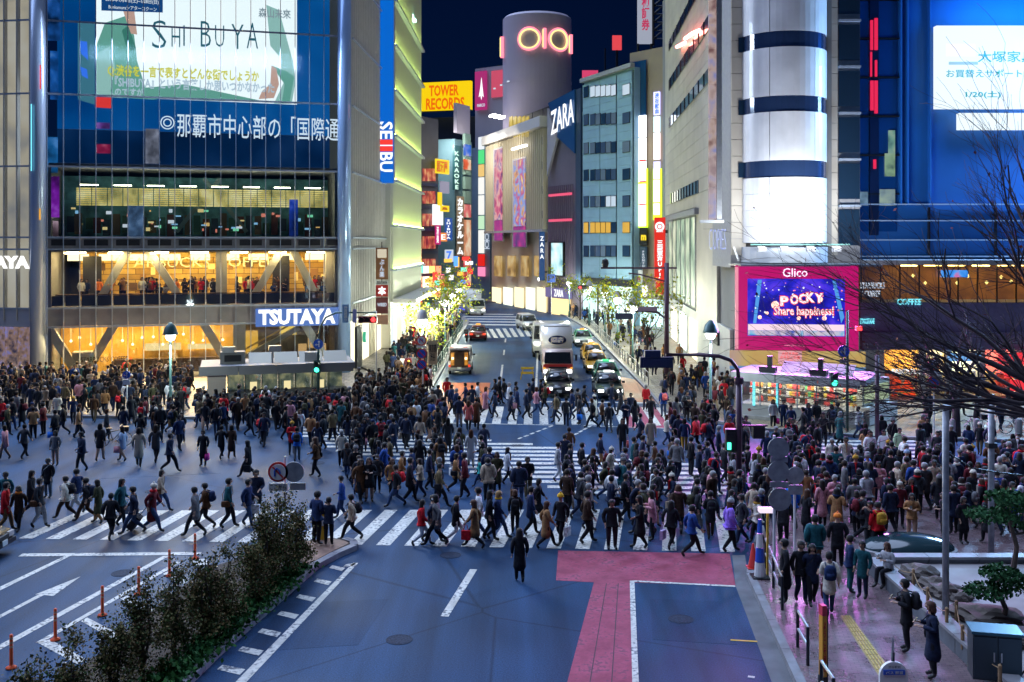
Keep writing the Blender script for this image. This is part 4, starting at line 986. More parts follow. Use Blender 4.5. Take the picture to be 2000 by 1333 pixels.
# --- ground floor: counter on the left, escalator on the right
bx('shop_wall', qf, (6.6, 4.5, 2.05), (12.6, .2, 3.9), mat('amber_wall', (.66, .36, .05), .7, noise=.2, scale=.8))
for i in range(5): bx('ceiling_light', qf, (1.6 + i * 2.4, 2.6, 3.80), (1.2, .5, .06), E_room)
bx('counter', qf, (8.2, 3.0, .72), (8.0, .8, 1.1), M_wood)
bx('menu_board', qf, (7.6, 3.9, 2.05), (2.6, .08, .55), emi('menu_board', (1, .8, .35), .9)); bx('menu_board', qf, (10.6, 3.9, 2.0), (2.4, .08, .4), emi('menu_board', (1, .8, .35), .9))
ptxt('shop_lettering', 'STARBUCKS COFFEE', qf, MQ, 158, 697, 250, 707, M_wood, off=.25, bold=.01)
for i in range(16):
    u = 1.2 + i * .72; zz = 2.75 + .35 * math.sin(i * 1.9); mb = MB(); mb.lathe([(.01, -.11), (.09, -.06), (.10, .02), (.03, .10)], (0, 0, 0), 8); mb.tube([(0, 0, .1), (0, 0, 3.85 - zz)], .008, 4)
    mb.build('pendant_lamp', emi('pendant', (1, .80, .42), 3.2), qf, loc=(u, 2.2 + .6 * math.cos(i * 2.3), zz))
for u, a in ((.9, -30), (3.4, 30), (11.6, -30), (18.9, -30)): bx('brace', qf, (u, .9, 2.3), (.6, .6, 4.2), M_fin, ry=R(a))
bx('column', qf, (2.2, 1.2, 1.0), (1.3, 1.1, 2.2), M_fin); bx('column', qf, (13.2, 1.0, 2.0), (.9, .8, 4.0), M_fin)
esc = bx('escalator', qf, (15.6, 2.2, 2.3), (4.8, .9, .35), M_grey, ry=R(-28)); bx('escalator_rail', qf, (15.6, 1.7, 2.95), (4.9, .08, .12), mat('gold_rail', (.55, .33, .08), .4, .6), ry=R(-28))
bx('shop_wall', qf, (16.8, 4.5, 2.05), (7.0, .2, 3.9), mat('back_shop', (.12, .09, .09), .8, noise=.4, scale=1))
for i in range(3): bx('display_case', qf, (18.0 + (i % 3) * .75, 2.6, 1.7 + (i % 2) * .5), (.62, .5, .8), emi('case_light', (1, .6, .22), .55))
bx('warm_panel', qf, (17.0, 4.2, 3.3), (1.3, .1, 1.2), emi('amber_panel', (1, .70, .12), .9)); bx('warm_panel', qf, (13.95, 3.6, 2.1), (1.4, .1, 2.1), emi('amber_panel2', (1, .55, .06), .7))
# --- shop name along the spandrel
u0 = 14.35; bx('name_board', qf, ((u0 + LQ) / 2, -.24, 4.42), (LQ - u0, .10, 1.36), emi('name_board', (.14, .30, .85), .55))
ptxt('name_lettering', 'TSUTAYA', qf, MQ, 505, 604, 655, 634, emi('name_white', (1, 1, 1), 1.6, light=True), off=-.36, bold=.045, ext=.05)
# --- left: rounded corner with louvres, lit shelves below
def curved_bays(root, c, r, a0, a1, n, z0, z1, m_fin, m_back, name='louvre'):
    for i in range(n + 1):
        a = a0 + (a1 - a0) * i / n; bx(name, root, (c[0] + r * math.cos(a), c[1] + r * math.sin(a), (z0 + z1) / 2), (.09, .22, z1 - z0), m_fin, rz=a + R(90))
    mb = MB(); mb.lathe([(r - .25, z0), (r - .25, z1)], (c[0], c[1], 0), n * 2, 1, 1, a0, a1); mb.build('curved_wall', m_back, root)
M_lou = mat('louvre_cream', (.50, .48, .42), .5, noise=.08, scale=1)
mb = MB(); mb.tube([(-.55, -.35, 0), (-.55, -.35, 36)], .52, 16); mb.build('corner_tube', mat('tube_pale', (.42, .52, .70), .25, .3), qf, smooth=True)
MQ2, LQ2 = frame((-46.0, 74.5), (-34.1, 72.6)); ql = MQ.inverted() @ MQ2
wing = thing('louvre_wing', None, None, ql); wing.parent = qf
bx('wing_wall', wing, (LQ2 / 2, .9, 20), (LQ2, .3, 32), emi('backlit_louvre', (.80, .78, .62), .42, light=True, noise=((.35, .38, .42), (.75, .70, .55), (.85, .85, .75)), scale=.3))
for i in range(13): bx('louvre', wing, (i * LQ2 / 12, .0, 20.2), (.10, .35, 31.4), M_lou)
for z in ROWS[1:]: bx('transom', wing, (LQ2 / 2, -.1, z), (LQ2, .12, .12), M_alu)
for i in range(12):
    bx('glass_pane', wing, ((i + .5) * LQ2 / 12, .1, 2.2), (.9, .02, 3.8), G_clear); bx('lit_shelf', wing, ((i + .5) * LQ2 / 12, 1.4, 2.2), (.85, .3, 3.6), emi('shelf_glow_%d' % (i % 3), ((.30, .25, .75), (.75, .5, .25), (.35, .45, .8))[i % 3], .55, light=(i % 3 == 0), noise=((.02, .02, .06), (.5, .3, .2), (.35, .35, .9)), scale=2.2))
bx('wing_spandrel', wing, (LQ2 / 2, -.02, 4.7), (LQ2, .2, 1.3), mat('spandrel_pale', (.4, .42, .5), .4))
ptxt('name_lettering', 'TSUTAYA', wing, MQ2, -90, 500, 57, 525, emi('name_white', (1, 1, 1), 1.6), off=-.3, bold=.045, ext=.05)
for k, (y0, y1, x) in enumerate(((128, 175, 80), (205, 335, 63), (408, 430, 79))):
    p = MQ.inverted() @ P(x, (y0 + y1) / 2, 71.9); bx('neon_tube', qf, (p.x, -.95, p.z), (.07, .05, (y1 - y0) * .036), (E_red, E_cyan, emi('lit_orange', (1, .45, .03), 1.1))[k])
# --- right: corner tube and the long louvred side along the street
mb = MB(); mb.tube([(LQ + .45, -.1, 0), (LQ + .45, -.1, 36)], .50, 16); mb.build('corner_tube', mat('tube_blue', (.34, .52, .85), .22, .3), qf, smooth=True)
MS, LS = frame((-12.35, 79.0), (-11.75, 96.0)); side = thing('louvre_side', None, None, MQ.inverted() @ MS); side.parent = qf
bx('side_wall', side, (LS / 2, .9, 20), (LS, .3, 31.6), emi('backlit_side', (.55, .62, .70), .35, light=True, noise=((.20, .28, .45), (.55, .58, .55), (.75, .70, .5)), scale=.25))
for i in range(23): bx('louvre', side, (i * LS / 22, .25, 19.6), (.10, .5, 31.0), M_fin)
for z in ROWS: bx('transom', side, (LS / 2, -.05, z), (LS, .14, .14), M_alu)
for i in range(5): bx('street_window', side, (2 + i * 3.2, .5, 2.0), (2.8, .2, 3.6), mat('side_stone', (.42, .36, .26), .6) if i % 2 else emi('side_shop', (1, .86, .55), 2.0, light=True))
bx('doorway', side, (2.4, -.06, 1.7), (2.2, .2, 3.4), M_dark)
mb = MB(); mb.tube([(-.0, -.5, 0), (0, -.72, 0)], .42, 20)
rd = mb.build('round_sign', emi('round_green', (.05, .55, .30), .8), side); rd.location = (1.6, -.1, 2.6)
mb = MB(); mb.tube([(0, -.74, 0), (0, -.76, 0)], .28, 20); mb.build('round_mark', E_white, side, loc=(1.6, -.1, 2.6))
# hanging shop signs at the far end of the side (brown, red, dark)
pl = frame((-12.6, 83.0), (-11.0, 83.0))[0]
sgn = thing('hanging_shop_signs', 'stack of brown and red hanging signs beside the glass store', 'sign', pl)
bx('sign_rod', sgn, (rect(pl, 733, 480, 758, 620)[0], .12, rect(pl, 733, 480, 758, 620)[1]), (.08, .08, 6.4), M_dark)
for (y0, y1, m) in ((484, 546, mat('sign_brown', (.28, .12, .05), .5)), (549, 556, M_white), (557, 580, M_red), (581, 613, mat('sign_maroon', (.16, .03, .035), .5)), (615, 634, mat('sign_peach', (.65, .35, .25), .5))):
    pbox('sign_panel', sgn, pl, 734, y0, 758, y1, m, .12, 0)
pbox('sign_flower', sgn, pl, 737, 487, 755, 504, emi('sign_cream', (.9, .8, .6), .7), .03, -.08)
ptxt('sign_lettering', 'ぶん楽', sgn, pl, 741, 507, 751, 542, E_soft, off=-.09, vertical=True); ptxt('sign_lettering', '本', sgn, pl, 738, 560, 754, 577, E_white, off=-.09, bold=.05)
ptxt('sign_lettering', 'WIRED', sgn, pl, 737, 592, 755, 599, E_soft, off=-.09); ptxt('sign_lettering', 'TSUTAYA', sgn, pl, 736, 550, 756, 555, M_black, off=-.09)
# ================================================================ DEPARTMENT STORE beyond (green lit)
MB_, LB = frame((-11.1, 95.2), (-10.7, 121.0))
dep = thing('department_store', 'pale ribbed department store lit green behind the tall blue sign', 'building', MB_)
bx('wall', dep, (LB / 2, 8, 20), (LB, 15.6, 39.6), mat('ribbed_wall', (.50, .52, .48), .6, noise=.08, scale=.6))
for i in range(45): bx('rib', dep, (.3 + i * LB / 45, .1, 22.0), (.14, .22, 35.0), mat('rib_pale', (.60, .63, .55), .5))
for z in (7.5, 11.6, 15.8, 20, 24.2, 28.4, 32.6): bx('ledge', dep, (LB / 2, -.10, z), (LB, .62, .22), M_alu)
for i in range(7): bx('shop_window', dep, (2 + i * 3.5, .12, 2.2), (3.0, .2, 3.6), emi('dep_shop_%d' % (i % 2), ((.8, .95, 1), (1, .85, .55))[i % 2], 1.1, light=True))
bx('canopy', dep, (LB / 2, -1.1, 4.6), (LB, 2.2, .35), M_white)
E_lime = emi('lime_lamp', (.78, 1.0, .22), 34, light=True)
for z in (7.5, 11.6, 15.8, 20, 24.2, 28.4, 32.6):
    for k in range(5): bx('wall_washer', dep, (LB / 10 + k * LB / 5, -.16, z + .15), (LB / 5 - .3, .14, .07), E_lime)
for i in range(4):
    p = MB_.inverted() @ P(793 + i * 5, 16 + i * 8, 112); f = bx('floodlight', dep, tuple(p), (1.0, .5, .28), emi('flood_teal', (.45, 1, .8), 5)); 
    bx('floodlight_arm', dep, (p.x, p.y + .9, p.z - .3), (.08, 1.6, .08), M_dark)
mb = MB()
for i in range(6): mb.tube([(4 + i * 3, 1.0, 39.6), (4 + i * 3, .6, 42.5)], .06, 4); mb.tube([(4 + i * 3, .6, 42.3), (7 + i * 3, 1.0, 40)], .05, 4)
mb.build('roof_frame', mat('lime_frame', (.35, .42, .10), .6), dep)
pS = frame((-12.0, 93.0), (-10.0, 93.0))[0]
bs = thing('blue_banner_sign', 'tall blue vertical sign with white letters and two red bars', 'sign', pS)
pbox('sign_panel', bs, pS, 739, -120, 769.5, 358, emi('banner_blue_lit', (.0, .17, .80), .75, light=True), .5, 0)
pbox('sign_edge', bs, pS, 769.6, -120, 771, 359, M_alu, .52, 0)
t = ptxt('lettering', 'SE', bs, pS, 741, 238, 767, 272, E_white, off=-.3, bold=.02); u, z, w, h = rect(pS, 741, 238, 767, 272, -.3)
t.rotation_euler = (0, R(90), 0); t.scale = (h, 1, w)
t = ptxt('lettering', 'BU', bs, pS, 741, 298, 767, 336, E_white, off=-.3, bold=.02); u, z, w, h = rect(pS, 741, 298, 767, 336, -.3)
t.rotation_euler = (0, R(90), 0); t.scale = (h, 1, w)
for y0, y1 in ((273, 283), (286, 296)): pbox('red_bar', bs, pS, 741, y0, 767, y1, E_red, .04, -.28)
pbox('white_bar', bs, pS, 741, 283.5, 767, 285.5, E_white, .04, -.28)
# ================================================================ TICKET KIOSK before the glass store
MK, LK = frame((P(392, 715, 63).x, 63.0), (P(690, 715, 65.5).x, 65.5))
ki = thing('ticket_kiosk', 'low glazed kiosk with wide flat grey roof before the glass store', 'kiosk', MK)
bx('base', ki, (LK / 2 + .6, .7, .45), (LK - 2.0, 3.0, .65), mat('kiosk_base', (.10, .11, .13), .6))
nk = 7
for i in range(nk):
    w = (LK - 2.2) / nk; u = 1.6 + (i + .5) * w
    bx('glass_pane', ki, (u, -.78, 1.35), (w - .06, .03, 1.15), G_clear); bx('mullion', ki, (1.6 + i * w, -.80, 1.35), (.05, .08, 1.2), M_dark)
    bx('back_display', ki, (u, .9, 1.35), (w - .05, .1, 1.15), emi('kiosk_room_%d' % (i % 3), ((.55, .62, .40), (.35, .55, .50), (.6, .5, .3))[i % 3], .45, light=True, noise=((.02, .05, .06), (.25, .30, .2), (.75, .7, .35)), scale=1.7))
    if i % 2: bx('notice', ki, (u, -.83, 1.2), (.42, .02, .5), emi('notice', (1, .85, .45), .9))
bx('corner_wall', ki, (.95, .4, 1.3), (1.1, 2.6, 2.3), mat('kiosk_wall', (.32, .28, .27), .6))
for i in range(4): bx('roof_fascia', ki, (LK / 8 + i * LK / 4 - .1, -1.05, 2.22), (LK / 4 - .03, .12, .55), mat('fascia_grey', (.16, .165, .19), .6))
bx('roof', ki, (LK / 2, .9, 2.30), (LK, 3.8, .38), mat('kiosk_roof', (.18, .19, .22), .7, noise=.2))
for i in range(4): bx('skylight', ki, (3.6 + i * 1.55, .6, 2.72), (1.45, 1.3, .06), mat('skylight_cream', (.24, .23, .19), .6), rx=R(28))
bx('machine', ki, (1.9, .5, 2.85), (1.5, 1.0, .75), mat('machine_grey', (.13, .135, .15), .6)); bx('machine_vent', ki, (1.9, -.02, 2.85), (1.0, .05, .4), M_dark)
for u in (1.5, 4.3): bx('camera_mast', ki, (u, .1, 2.9), (.12, .12, .9), M_steel); bx('camera_head', ki, (u + .15, -.05, 3.4), (.75, .4, .35), M_steel)
# ================================================================ WHITE TILED CORNER BUILDING (right of the far street)
ML, LL = frame((17.3, 119.0), (14.3, 66.6))
wt = thing('tiled_corner_building', 'cream tiled corner building with white round tower and pink screen', 'building', ML)
bx('wall', wt, (LL / 2, 3.3, 19), (LL - .1, 6.2, 38), mat('wall_backing', (.20, .20, .20), .8))
inv = ML.inverted()
ncol, nrow = 9, 22; z0, z1 = 13.0, 37.2
bands = [(14.1, 15.15), (22.2, 23.25), (26.2, 27.3), (30.4, 31.4)]
for i in range(ncol):
    for j in range(nrow):
        u = LL * .10 + (i + .5) * (LL * .9) / ncol; z = z0 + (j + .5) * (z1 - z0) / nrow; bx('wall_tile', wt, (u, .10, z), (LL * .9 / ncol - .03, .16, (z1 - z0) / nrow - .03), M_tile)
for k, (a, b) in enumerate(bands):
    ua, ub = (12, 35) if k == 0 else (10, 44)
    f = bx('window_band', wt, ((ua + ub) / 2, 0, (a + b) / 2), (ub - ua, .12, b - a), M_dglass)
    for i in range(10): bx('window_bar', wt, (ua + (i + .5) * (ub - ua) / 10, -.08, (a + b) / 2), (.08, .08, b - a), M_dark)
# lower shop windows with red and green display
for i in range(6):
    u = 12.5 + i * 3.9; bx('shop_window', wt, (u, .02, 8.4), (3.7, .14, 7.6), emi('mag_shop_%d' % i, ((.75, .85, .6), (.95, .35, .25), (.7, .95, .75), (.55, .9, .8), (.95, .8, .55), (.6, .95, .75))[i], .95, light=True, noise=((.04, .10, .08), (.35, .5, .35), (.9, .95, .7)), scale=.5))
    bx('shop_bar', wt, (u + 1.9, -.10, 8.4), (.15, .12, 7.6), M_steel)
bx('lower_wall', wt, (40.0, .05, 8.5), (12, .2, 9.0), M_tile); bx('lower_wall', wt, (LL / 2 + 2, .06, 2.2), (LL - 5, .2, 4.2), mat('pale_stone', (.45, .45, .42), .6, noise=.1, scale=.4))
bx('lintel', wt, (23.6, -.15, 12.6), (24, .5, .5), M_slab)
for i in range(4): bx('street_shop', wt, (8 + i * 8, -.08, 1.9), (5.2, .1, 3.2), emi('street_shop_%d' % (i % 2), ((.75, 1, .95), (1, .85, .6))[i % 2], 2.2, light=True))
bx('shop_sign', wt, (46.2, -.1, 3.3), (2.2, .2, 1.0), M_dark); bx('shop_sign_bar', wt, (46.2, -.24, 3.5), (1.4, .06, .22), E_red)
# front face beside the round tower
MF, LF = frame((14.2, 66.3), (22.6, 66.3)); fr_ = thing('tower_front', None, None, inv @ MF); fr_.parent = wt
bx('front_wall', fr_, (LF / 2, 3.2, 23.2), (LF, 6.0, 29.6), M_slab)
for j in range(26):
    for (a, b) in ((0, 1.15), (6.05, 6.9)): bx('wall_tile', fr_, ((a + b) / 2, .12, 9.2 + (j + .5) * 1.07), (b - a - .03, .2, 1.04), M_tile)
for zz in (14.7, 18.75, 22.8, 26.9): bx('window_band', fr_, (.85, -.02, zz), (.8, .12, .95), M_dglass)
for j in range(9): bx('recess_window', fr_, (7.65, .12, 11 + j * 3.0), (1.35, .2, 2.3), M_dglass); bx('recess_ledge', fr_, (7.65, -.02, 12.4 + j * 3.0), (1.4, .3, .14), M_alu)
CX, CY_, CR = 3.45, .55, 2.78
def sector(name, r, a0, a1, h, m, n=5, th=.12):
    mb = MB(); vs = []
    for i in range(n + 1):
        a = a0 + (a1 - a0) * i / n; c, s = math.cos(a), math.sin(a); vs += [(r * c, r * s, -h / 2), (r * c, r * s, h / 2), ((r - th) * c, (r - th) * s, -h / 2), ((r - th) * c, (r - th) * s, h / 2)]
    fs = []
    for i in range(n):
        k = i * 4; fs += [(k, k + 4, k + 5, k + 1), (k + 1, k + 5, k + 7, k + 3), (k, k + 2, k + 6, k + 4)]
    fs += [(0, 1, 3, 2), (n * 4, n * 4 + 2, n * 4 + 3, n * 4 + 1)]
    mb.add(vs, fs); return mb.mesh(name, m, False)
M_tower = mat('tower_panel', (.68, .69, .72), .42, noise=.12, scale=.6, coat=.2)
seg = R(62); pan = sector('tower_panel', CR, R(0) + .008, seg - .008, 1.02, M_tower, 8); win = sector('tower_window', CR - .06, R(0), seg, 1.02, mat('tower_glass', (.02, .04, .10), .05, spec=1.0), 8)
mb = MB(); mb.tube([(CX, CY_, 9.0), (CX, CY_, 37)], CR - .2, 24); mb.build('tower_core', M_dark, fr_)
for s in range(3):
    a = R(177) + s * seg
    for j in range(4): put('tower_panel', pan, fr_, loc=(CX, CY_, 10.55 + j * 1.035 - .03), rot=(0, 0, a))
    for i in range(6):
        zw = 14.70 + 4.06 * i; put('tower_window', win, fr_, loc=(CX, CY_, zw), rot=(0, 0, a))
        for j in range(3): put('tower_panel', pan, fr_, loc=(CX, CY_, zw + .505 + (j + .5) * 1.018), rot=(0, 0, a))
for s_ in (0, 3):
    for i in range(6): a = R(177) + s_ * seg; bx('tower_fixing', fr_, (CX + (CR + .06) * math.cos(a), CY_ + (CR + .06) * math.sin(a), 13.4 + i * 4.06), (.16, .16, .5), M_dark)
for a in (R(177), R(183) + 3 * seg - R(6)): bx('tower_rail', fr_, (CX + (CR + .1) * math.cos(a), CY_ + (CR + .1) * math.sin(a), 22), (.1, .1, 24), M_steel)
bx('ledge', fr_, (LF / 2, -1.6, 8.62), (LF + .3, 3.6, .12), M_steel)
sector_low = sector('tower_skirt', CR + .05, R(170), R(370), 1.0, mat('skirt_blue', (.50, .55, .62), .4), 20); put('tower_skirt', sector_low, fr_, loc=(CX, CY_, 9.25))
# lamp rail that lights the tower from below
railm = MB(); railm.tube([(.5, -3.2, 9.9), (6.6, -3.2, 9.9)], .05, 6); rail = railm.build('lamp_rail', mat('rail_green', (.10, .22, .20), .5), fr_)
for u in (1.2, 2.6, 4.2, 5.8):
    bx('uplight', fr_, (u, -3.2, 9.6), (.5, .35, .3), M_grey); bx('uplight_lens', fr_, (u, -3.1, 9.77), (.4, .25, .03), emi('uplight_lens', (.9, .95, 1), 6))
area('tower_uplight', MF @ Vector((CX, -5.2, 10.2)), 7.5, 330, (.90, .95, 1.0), (0, .62, 1.0), .6)
# red neon strip and lamps on the side wall
for (x0, y0, x1, y1) in ((1338, 76, 1352, 66), (1352, 66, 1366, 60), (1322, 92, 1338, 84)):
    a_ = uz(ML, x0, y0, -.4); b_ = uz(ML, x1, y1, -.4); mb = MB(); mb.tube([(a_[0], -.4, a_[1]), (b_[0], -.4, b_[1])], .16, 6); mb.build('neon_strip', emi('neon_salmon', (1, .22, .18), 14, light=True), wt)
# tall lit corner sign and neon name
cs = thing('corner_banner', None, None, inv @ frame((13.35, 65.6), (14.3, 65.6))[0]); cs.parent = wt; MC = frame((13.35, 65.6), (14.3, 65.6))[0]
for k in range(7): pbox('banner_panel', cs, MC, 1384, -40 + k * 68, 1398, 27 + k * 68, emi('corner_sign_%d' % k, ((.7, .5, .55), (.75, .45, .5), (.7, .5, .4), (.35, .45, .75), (.7, .5, .3), (.5, .55, .8), (.45, .5, .95))[k], .5, noise=((.3, .15, .15), (.8, .6, .55), (.35, .4, .85)), scale=1.5), .3, 0)
pbox('banner_edge', cs, MC, 1399, -40, 1409, 432, M_steel, .3, 0); pbox('banner_foot', cs, MC, 1366, 430, 1412, 436, M_steel, .6, 0)
ptxt('neon_lettering', 'COPIES', cs, MC, 1385, 448, 1418, 488, emi('neon_blue_white', (.35, .45, 1), 1.3), off=-.2, bold=-.03)
bx('neon_arm', cs, (1.0, -.05, rect(MC, 1390, 488, 1395, 505)[1]), (.1, .1, .9), M_steel, ry=R(-20))
# --- the pink framed screen
MP, LPk = frame((P(1436, 518, 63.6).x, 63.6), (P(1676, 518, 62.8).x, 62.8))
E_mag = emi('frame_magenta', (.50, .003, .14), 1.0, light=True)
pk = thing('framed_screen', 'pink framed video screen showing a red snack logo above the corner shop', 'screen', MP)
area('screen_light', MP @ Vector((LPk / 2, -.8, 6.6)), 7, 450, (.85, .18, 1.0), -(MP.to_3x3().col[1]) + Vector((0, 0, -.12)), 3.5).data.spread = R(95)
pbox('frame', pk, MP, 1436, 519, 1675, 684, E_mag, .5, .3)
pbox('frame_edge', pk, MP, 1436.5, 522, 1442, 682, emi('frame_pink', (.95, .35, .45), .9), .1, -.02)
SM = emi('screen_scene', (.05, .03, .85), .9, light=True, noise=((.0, .0, .22), (.02, .02, .70), (.16, .06, 1.0)), scale=.8)
pbox('display', pk, MP, 1460, 545, 1650, 657, SM, .1, .02)
pbox('stage', pk, MP, 1461, 634, 1649, 646, emi('stage_white', (1, .75, .85), 1.0), .03, -.05); pbox('stage', pk, MP, 1461, 646.5, 1649, 656, emi('stage_blue', (.1, .3, .8), .9, noise=((.05, .1, .5), (.7, .6, .7), (.1, .5, .8)), scale=1.6), .03, -.05)
E_beam = emi('beam_cyan', (.10, .42, 1), .8)
for px in ([(1471, 632), (1477, 632), (1488, 547), (1480, 547)], [(1643, 632), (1649, 620), (1632, 547), (1626, 549)]):
    mb = MB(); mb.prism([(uz(MP, x, y, -.05)[0], -.05, uz(MP, x, y, -.05)[1]) for x, y in px], (0, .02, 0)); mb.build('light_beam', E_beam, pk)
rr = random.Random(2)
for i in range(60):
    x, y = rr.uniform(1465, 1645), rr.uniform(550, 630); s = rr.choice([.04, .05, .07, .10]); u, z = uz(MP, x, y, -.06); bx('spark', pk, (u, -.06, z), (s, .02, s), E_white if i % 3 else E_pink, ry=R(45))
for k, (c, dx, dy) in enumerate(zip('POCKY', (0, 13, 24, 34, 45), (3, 0, -2, -4, -3))):
    ptxt('lettering', c, pk, MP, 1524 + dx * 1.5, 576 + dy, 1540 + dx * 1.5, 595 + dy, emi('logo_white', (1, .85, .88), 1.2), off=-.12, bold=.04); ptxt('lettering_edge', c, pk, MP, 1522.5 + dx * 1.5, 574.5 + dy, 1541.5 + dx * 1.5, 596.5 + dy, E_red, off=-.10, bold=.10, ext=.005)
ptxt('lettering', 'Share happiness!', pk, MP, 1512, 599, 1628, 621, emi('logo_white', (1, .85, .88), 1.2), off=-.13, bold=.01); ptxt('lettering_edge', 'Share happiness!', pk, MP, 1510, 597.5, 1630, 622.5, E_red, off=-.11, bold=.06, ext=.005)
for x, y, s in ((1514, 596, .24), (1602, 585, .16), (1484, 620, .12), (1610, 622, .14), (1560, 622, .12), (1498, 612, .10), (1588, 612, .10)): u, z = uz(MP, x, y, -.08); mb = MB(); mb.tube([(0, 0, 0), (0, -.02, 0)], s, 10); mb.build('glow_dot', emi('dot_orange', (1, .50, .40), 2.2), pk, loc=(u, -.08, z))
ptxt('neon_lettering', 'Glico', pk, MP, 1529, 524, 1577, 541, emi('neon_violet', (.95, .75, 1), 1.6, light=True), off=-.1, bold=.0, ext=.03, shear=.05)
ptxt('small_lettering', 'www.glico.com/jp', pk, MP, 1532, 673, 1572, 678, E_pink, off=-.05, bold=0)
# --- corner shop kiosk below the screen
pbox('rainbow_panel', pk, MP, 1425, 686, 1690, 716, emi('panel_sunset', (.85, .50, .22), .55, noise=((.85, .35, .12), (.9, .65, .2), (.65, .4, .6)), scale=.35), .2, -.3)
pbox('poster', pk, MP, 1520, 686, 1566, 712, emi('poster_pink', (.95, .45, .5), .8), .05, -.45); ptxt('lettering', '大好き渋谷\nの今日この頃\n・ぐり・', pk, MP, 1524, 688, 1562, 709, E_red, off=-.5, bold=0)
pbox('ribbon', pk, MP, 1425, 716, 1690, 722, emi('ribbon_blue', (.2, .45, .9), .5), .2, -.3)
MK2, LK2 = frame((P(1452, 812, 58.6).x, 58.6), (P(1690, 835, 55.2).x, 55.2))
k2 = thing('corner_kiosk', 'bright glazed corner shop with grey flat roof under the pink screen', 'kiosk', MK2)
bx('base', k2, (LK2 / 2, .7, .55), (LK2, 3.2, .8), M_grey); bx('base_step', k2, (LK2 / 2, -.95, .24), (LK2 + .1, .25, .2), M_conc)
n2 = 6
for i in range(n2):
    w = (LK2 - .5) / n2; u = .2 + (i + .5) * w
    bx('glass_pane', k2, (u, -.88, 1.65), (w - .06, .03, 1.4), G_clear); bx('mullion', k2, (.2 + i * w, -.9, 1.65), (.06, .10, 1.45), M_alu)
    bx('room_light', k2, (u, -.1, 2.28), (w - .2, .5, .05), emi('shop_tube', (1, .97, .8), 14, light=True))
    bx('back_wall', k2, (u, 1.2, 1.65), (w - .02, .1, 1.4), mat('shop_cream', (.55, .55, .42), .7))
    for zz in (1.1, 1.5, 1.9):
        bx('shelf', k2, (u, .55, zz - .12), (w - .1, .5, .04), M_white)
        for k in range(4):
            rr = random.Random(i * 31 + k + int(zz * 100)); col = rr.choice([(.7, .1, .08), (.8, .6, .1), (.1, .4, .6), (.8, .8, .7), (.75, .35, .1), (.15, .5, .2)])
            bx('goods', k2, (u - w / 2 + .2 + k * (w - .3) / 4, .4 - .06 * k, zz + .05), (.16 + .1 * rr.random(), .2, .18 + .12 * rr.random()), mat('goods_%.2f' % (col[0] + col[1] * 2), col, .5))
bx('cyan_post', k2, (2.2, -.95, 1.65), (.10, .06, 1.5), E_cyan); bx('cyan_post', k2, (.9, -.95, 1.65), (.14, .06, 1.5), E_cyan)
bx('roof', k2, (LK2 / 2, .6, 2.62), (LK2 + .6, 3.9, .3), M_slab)
for i in range(3): bx('roof_fascia', k2, (LK2 / 6 + i * LK2 / 3, -1.42, 2.55), (LK2 / 3 - .03 + .1, .12, .5), M_grey)
for i in range(4): bx('skylight', k2, (2.6 + i * 1.0, .3, 2.98), (.95, 1.2, .05), mat('skylight_pale', (.30, .30, .30), .5), rx=R(30))
for u in (1.6, 4.4): bx('roof_unit', k2, (u, -.6, 2.95), (.9, .5, .3), M_dark); bx('roof_mast', k2, (u + .1, -.6, 3.3), (.25, .2, .8), M_dark)
# its right end: a lower wing turned away from the street
MK3, LK3 = frame((P(1692, 838, 55.1).x + .05, 55.1), (P(1748, 846, 56.8).x + .3, 57.6))
k3 = thing('kiosk_wing', None, None, MK2.inverted() @ MK3); k3.parent = k2
bx('wing_base', k3, (LK3 / 2, 1.2, .62), (LK3, 2.6, 1.0), M_fin); bx('wing_wall', k3, (LK3 / 2, 1.4, 1.8), (LK3 - .1, 2.2, 1.3), mat('wing_lit', (.45, .48, .42), .5)); bx('wing_window', k3, (LK3 / 2, .26, 1.75), (LK3 - .6, .06, .9), emi('wing_glow', (.6, .75, .45), .55))
for j in range(5): bx('wing_board', k3, (LK3 / 2, -.12, .28 + j * .2), (LK3 + .02, .04, .17), M_fin)
# ================================================================ BLUE BUILDING with white screen (far right)
MR, LR = frame((P(1655, 500, 69).x, 69.0), (62, 69.0))
bb = thing('blue_screen_building', 'deep blue tower front carrying a big white advertising screen', 'building', MR)
M_bw = mat('blue_wall', (.006, .095, .33), .55, noise=.12, scale=.25)
bx('wall', bb, (LR / 2, 4, 22.7), (LR, 7.6, 27.6), M_bw)
for j in range(10):
    zz = 12.0 + j * 2.62
    for (x0, x1) in ((1661, 1697), (1716, 1752)): u, z, w, h = rect(MR, x0, 100, x1, 200); bx('glass_panel', bb, (u, .12, zz), (w, .1, 2.45), mat('blue_panel_glass', (.006, .05, .20), .15, spec=.7))
    bx('floor_bar', bb, (1.75, .1, zz + 1.3), (3.5, .3, .10), M_dark)
pbox('shaft', bb, MR, 1698, -60, 1715, 460, mat('shaft_dark', (.004, .015, .06), .3), .2, .1)
for x0, y0, x1, y1 in ((1700, 40, 1705, 98), (1708, 36, 1714, 98), (1700, 158, 1706, 216), (1708, 158, 1714, 222), (1700, 102, 1703, 150), (1709, 118, 1713, 150), (1706, 312, 1711, 330)): pbox('red_tube', bb, MR, x0, y0, x1, y1, emi('tube_crimson', (1, .02, .10), .8), .12, -.08)
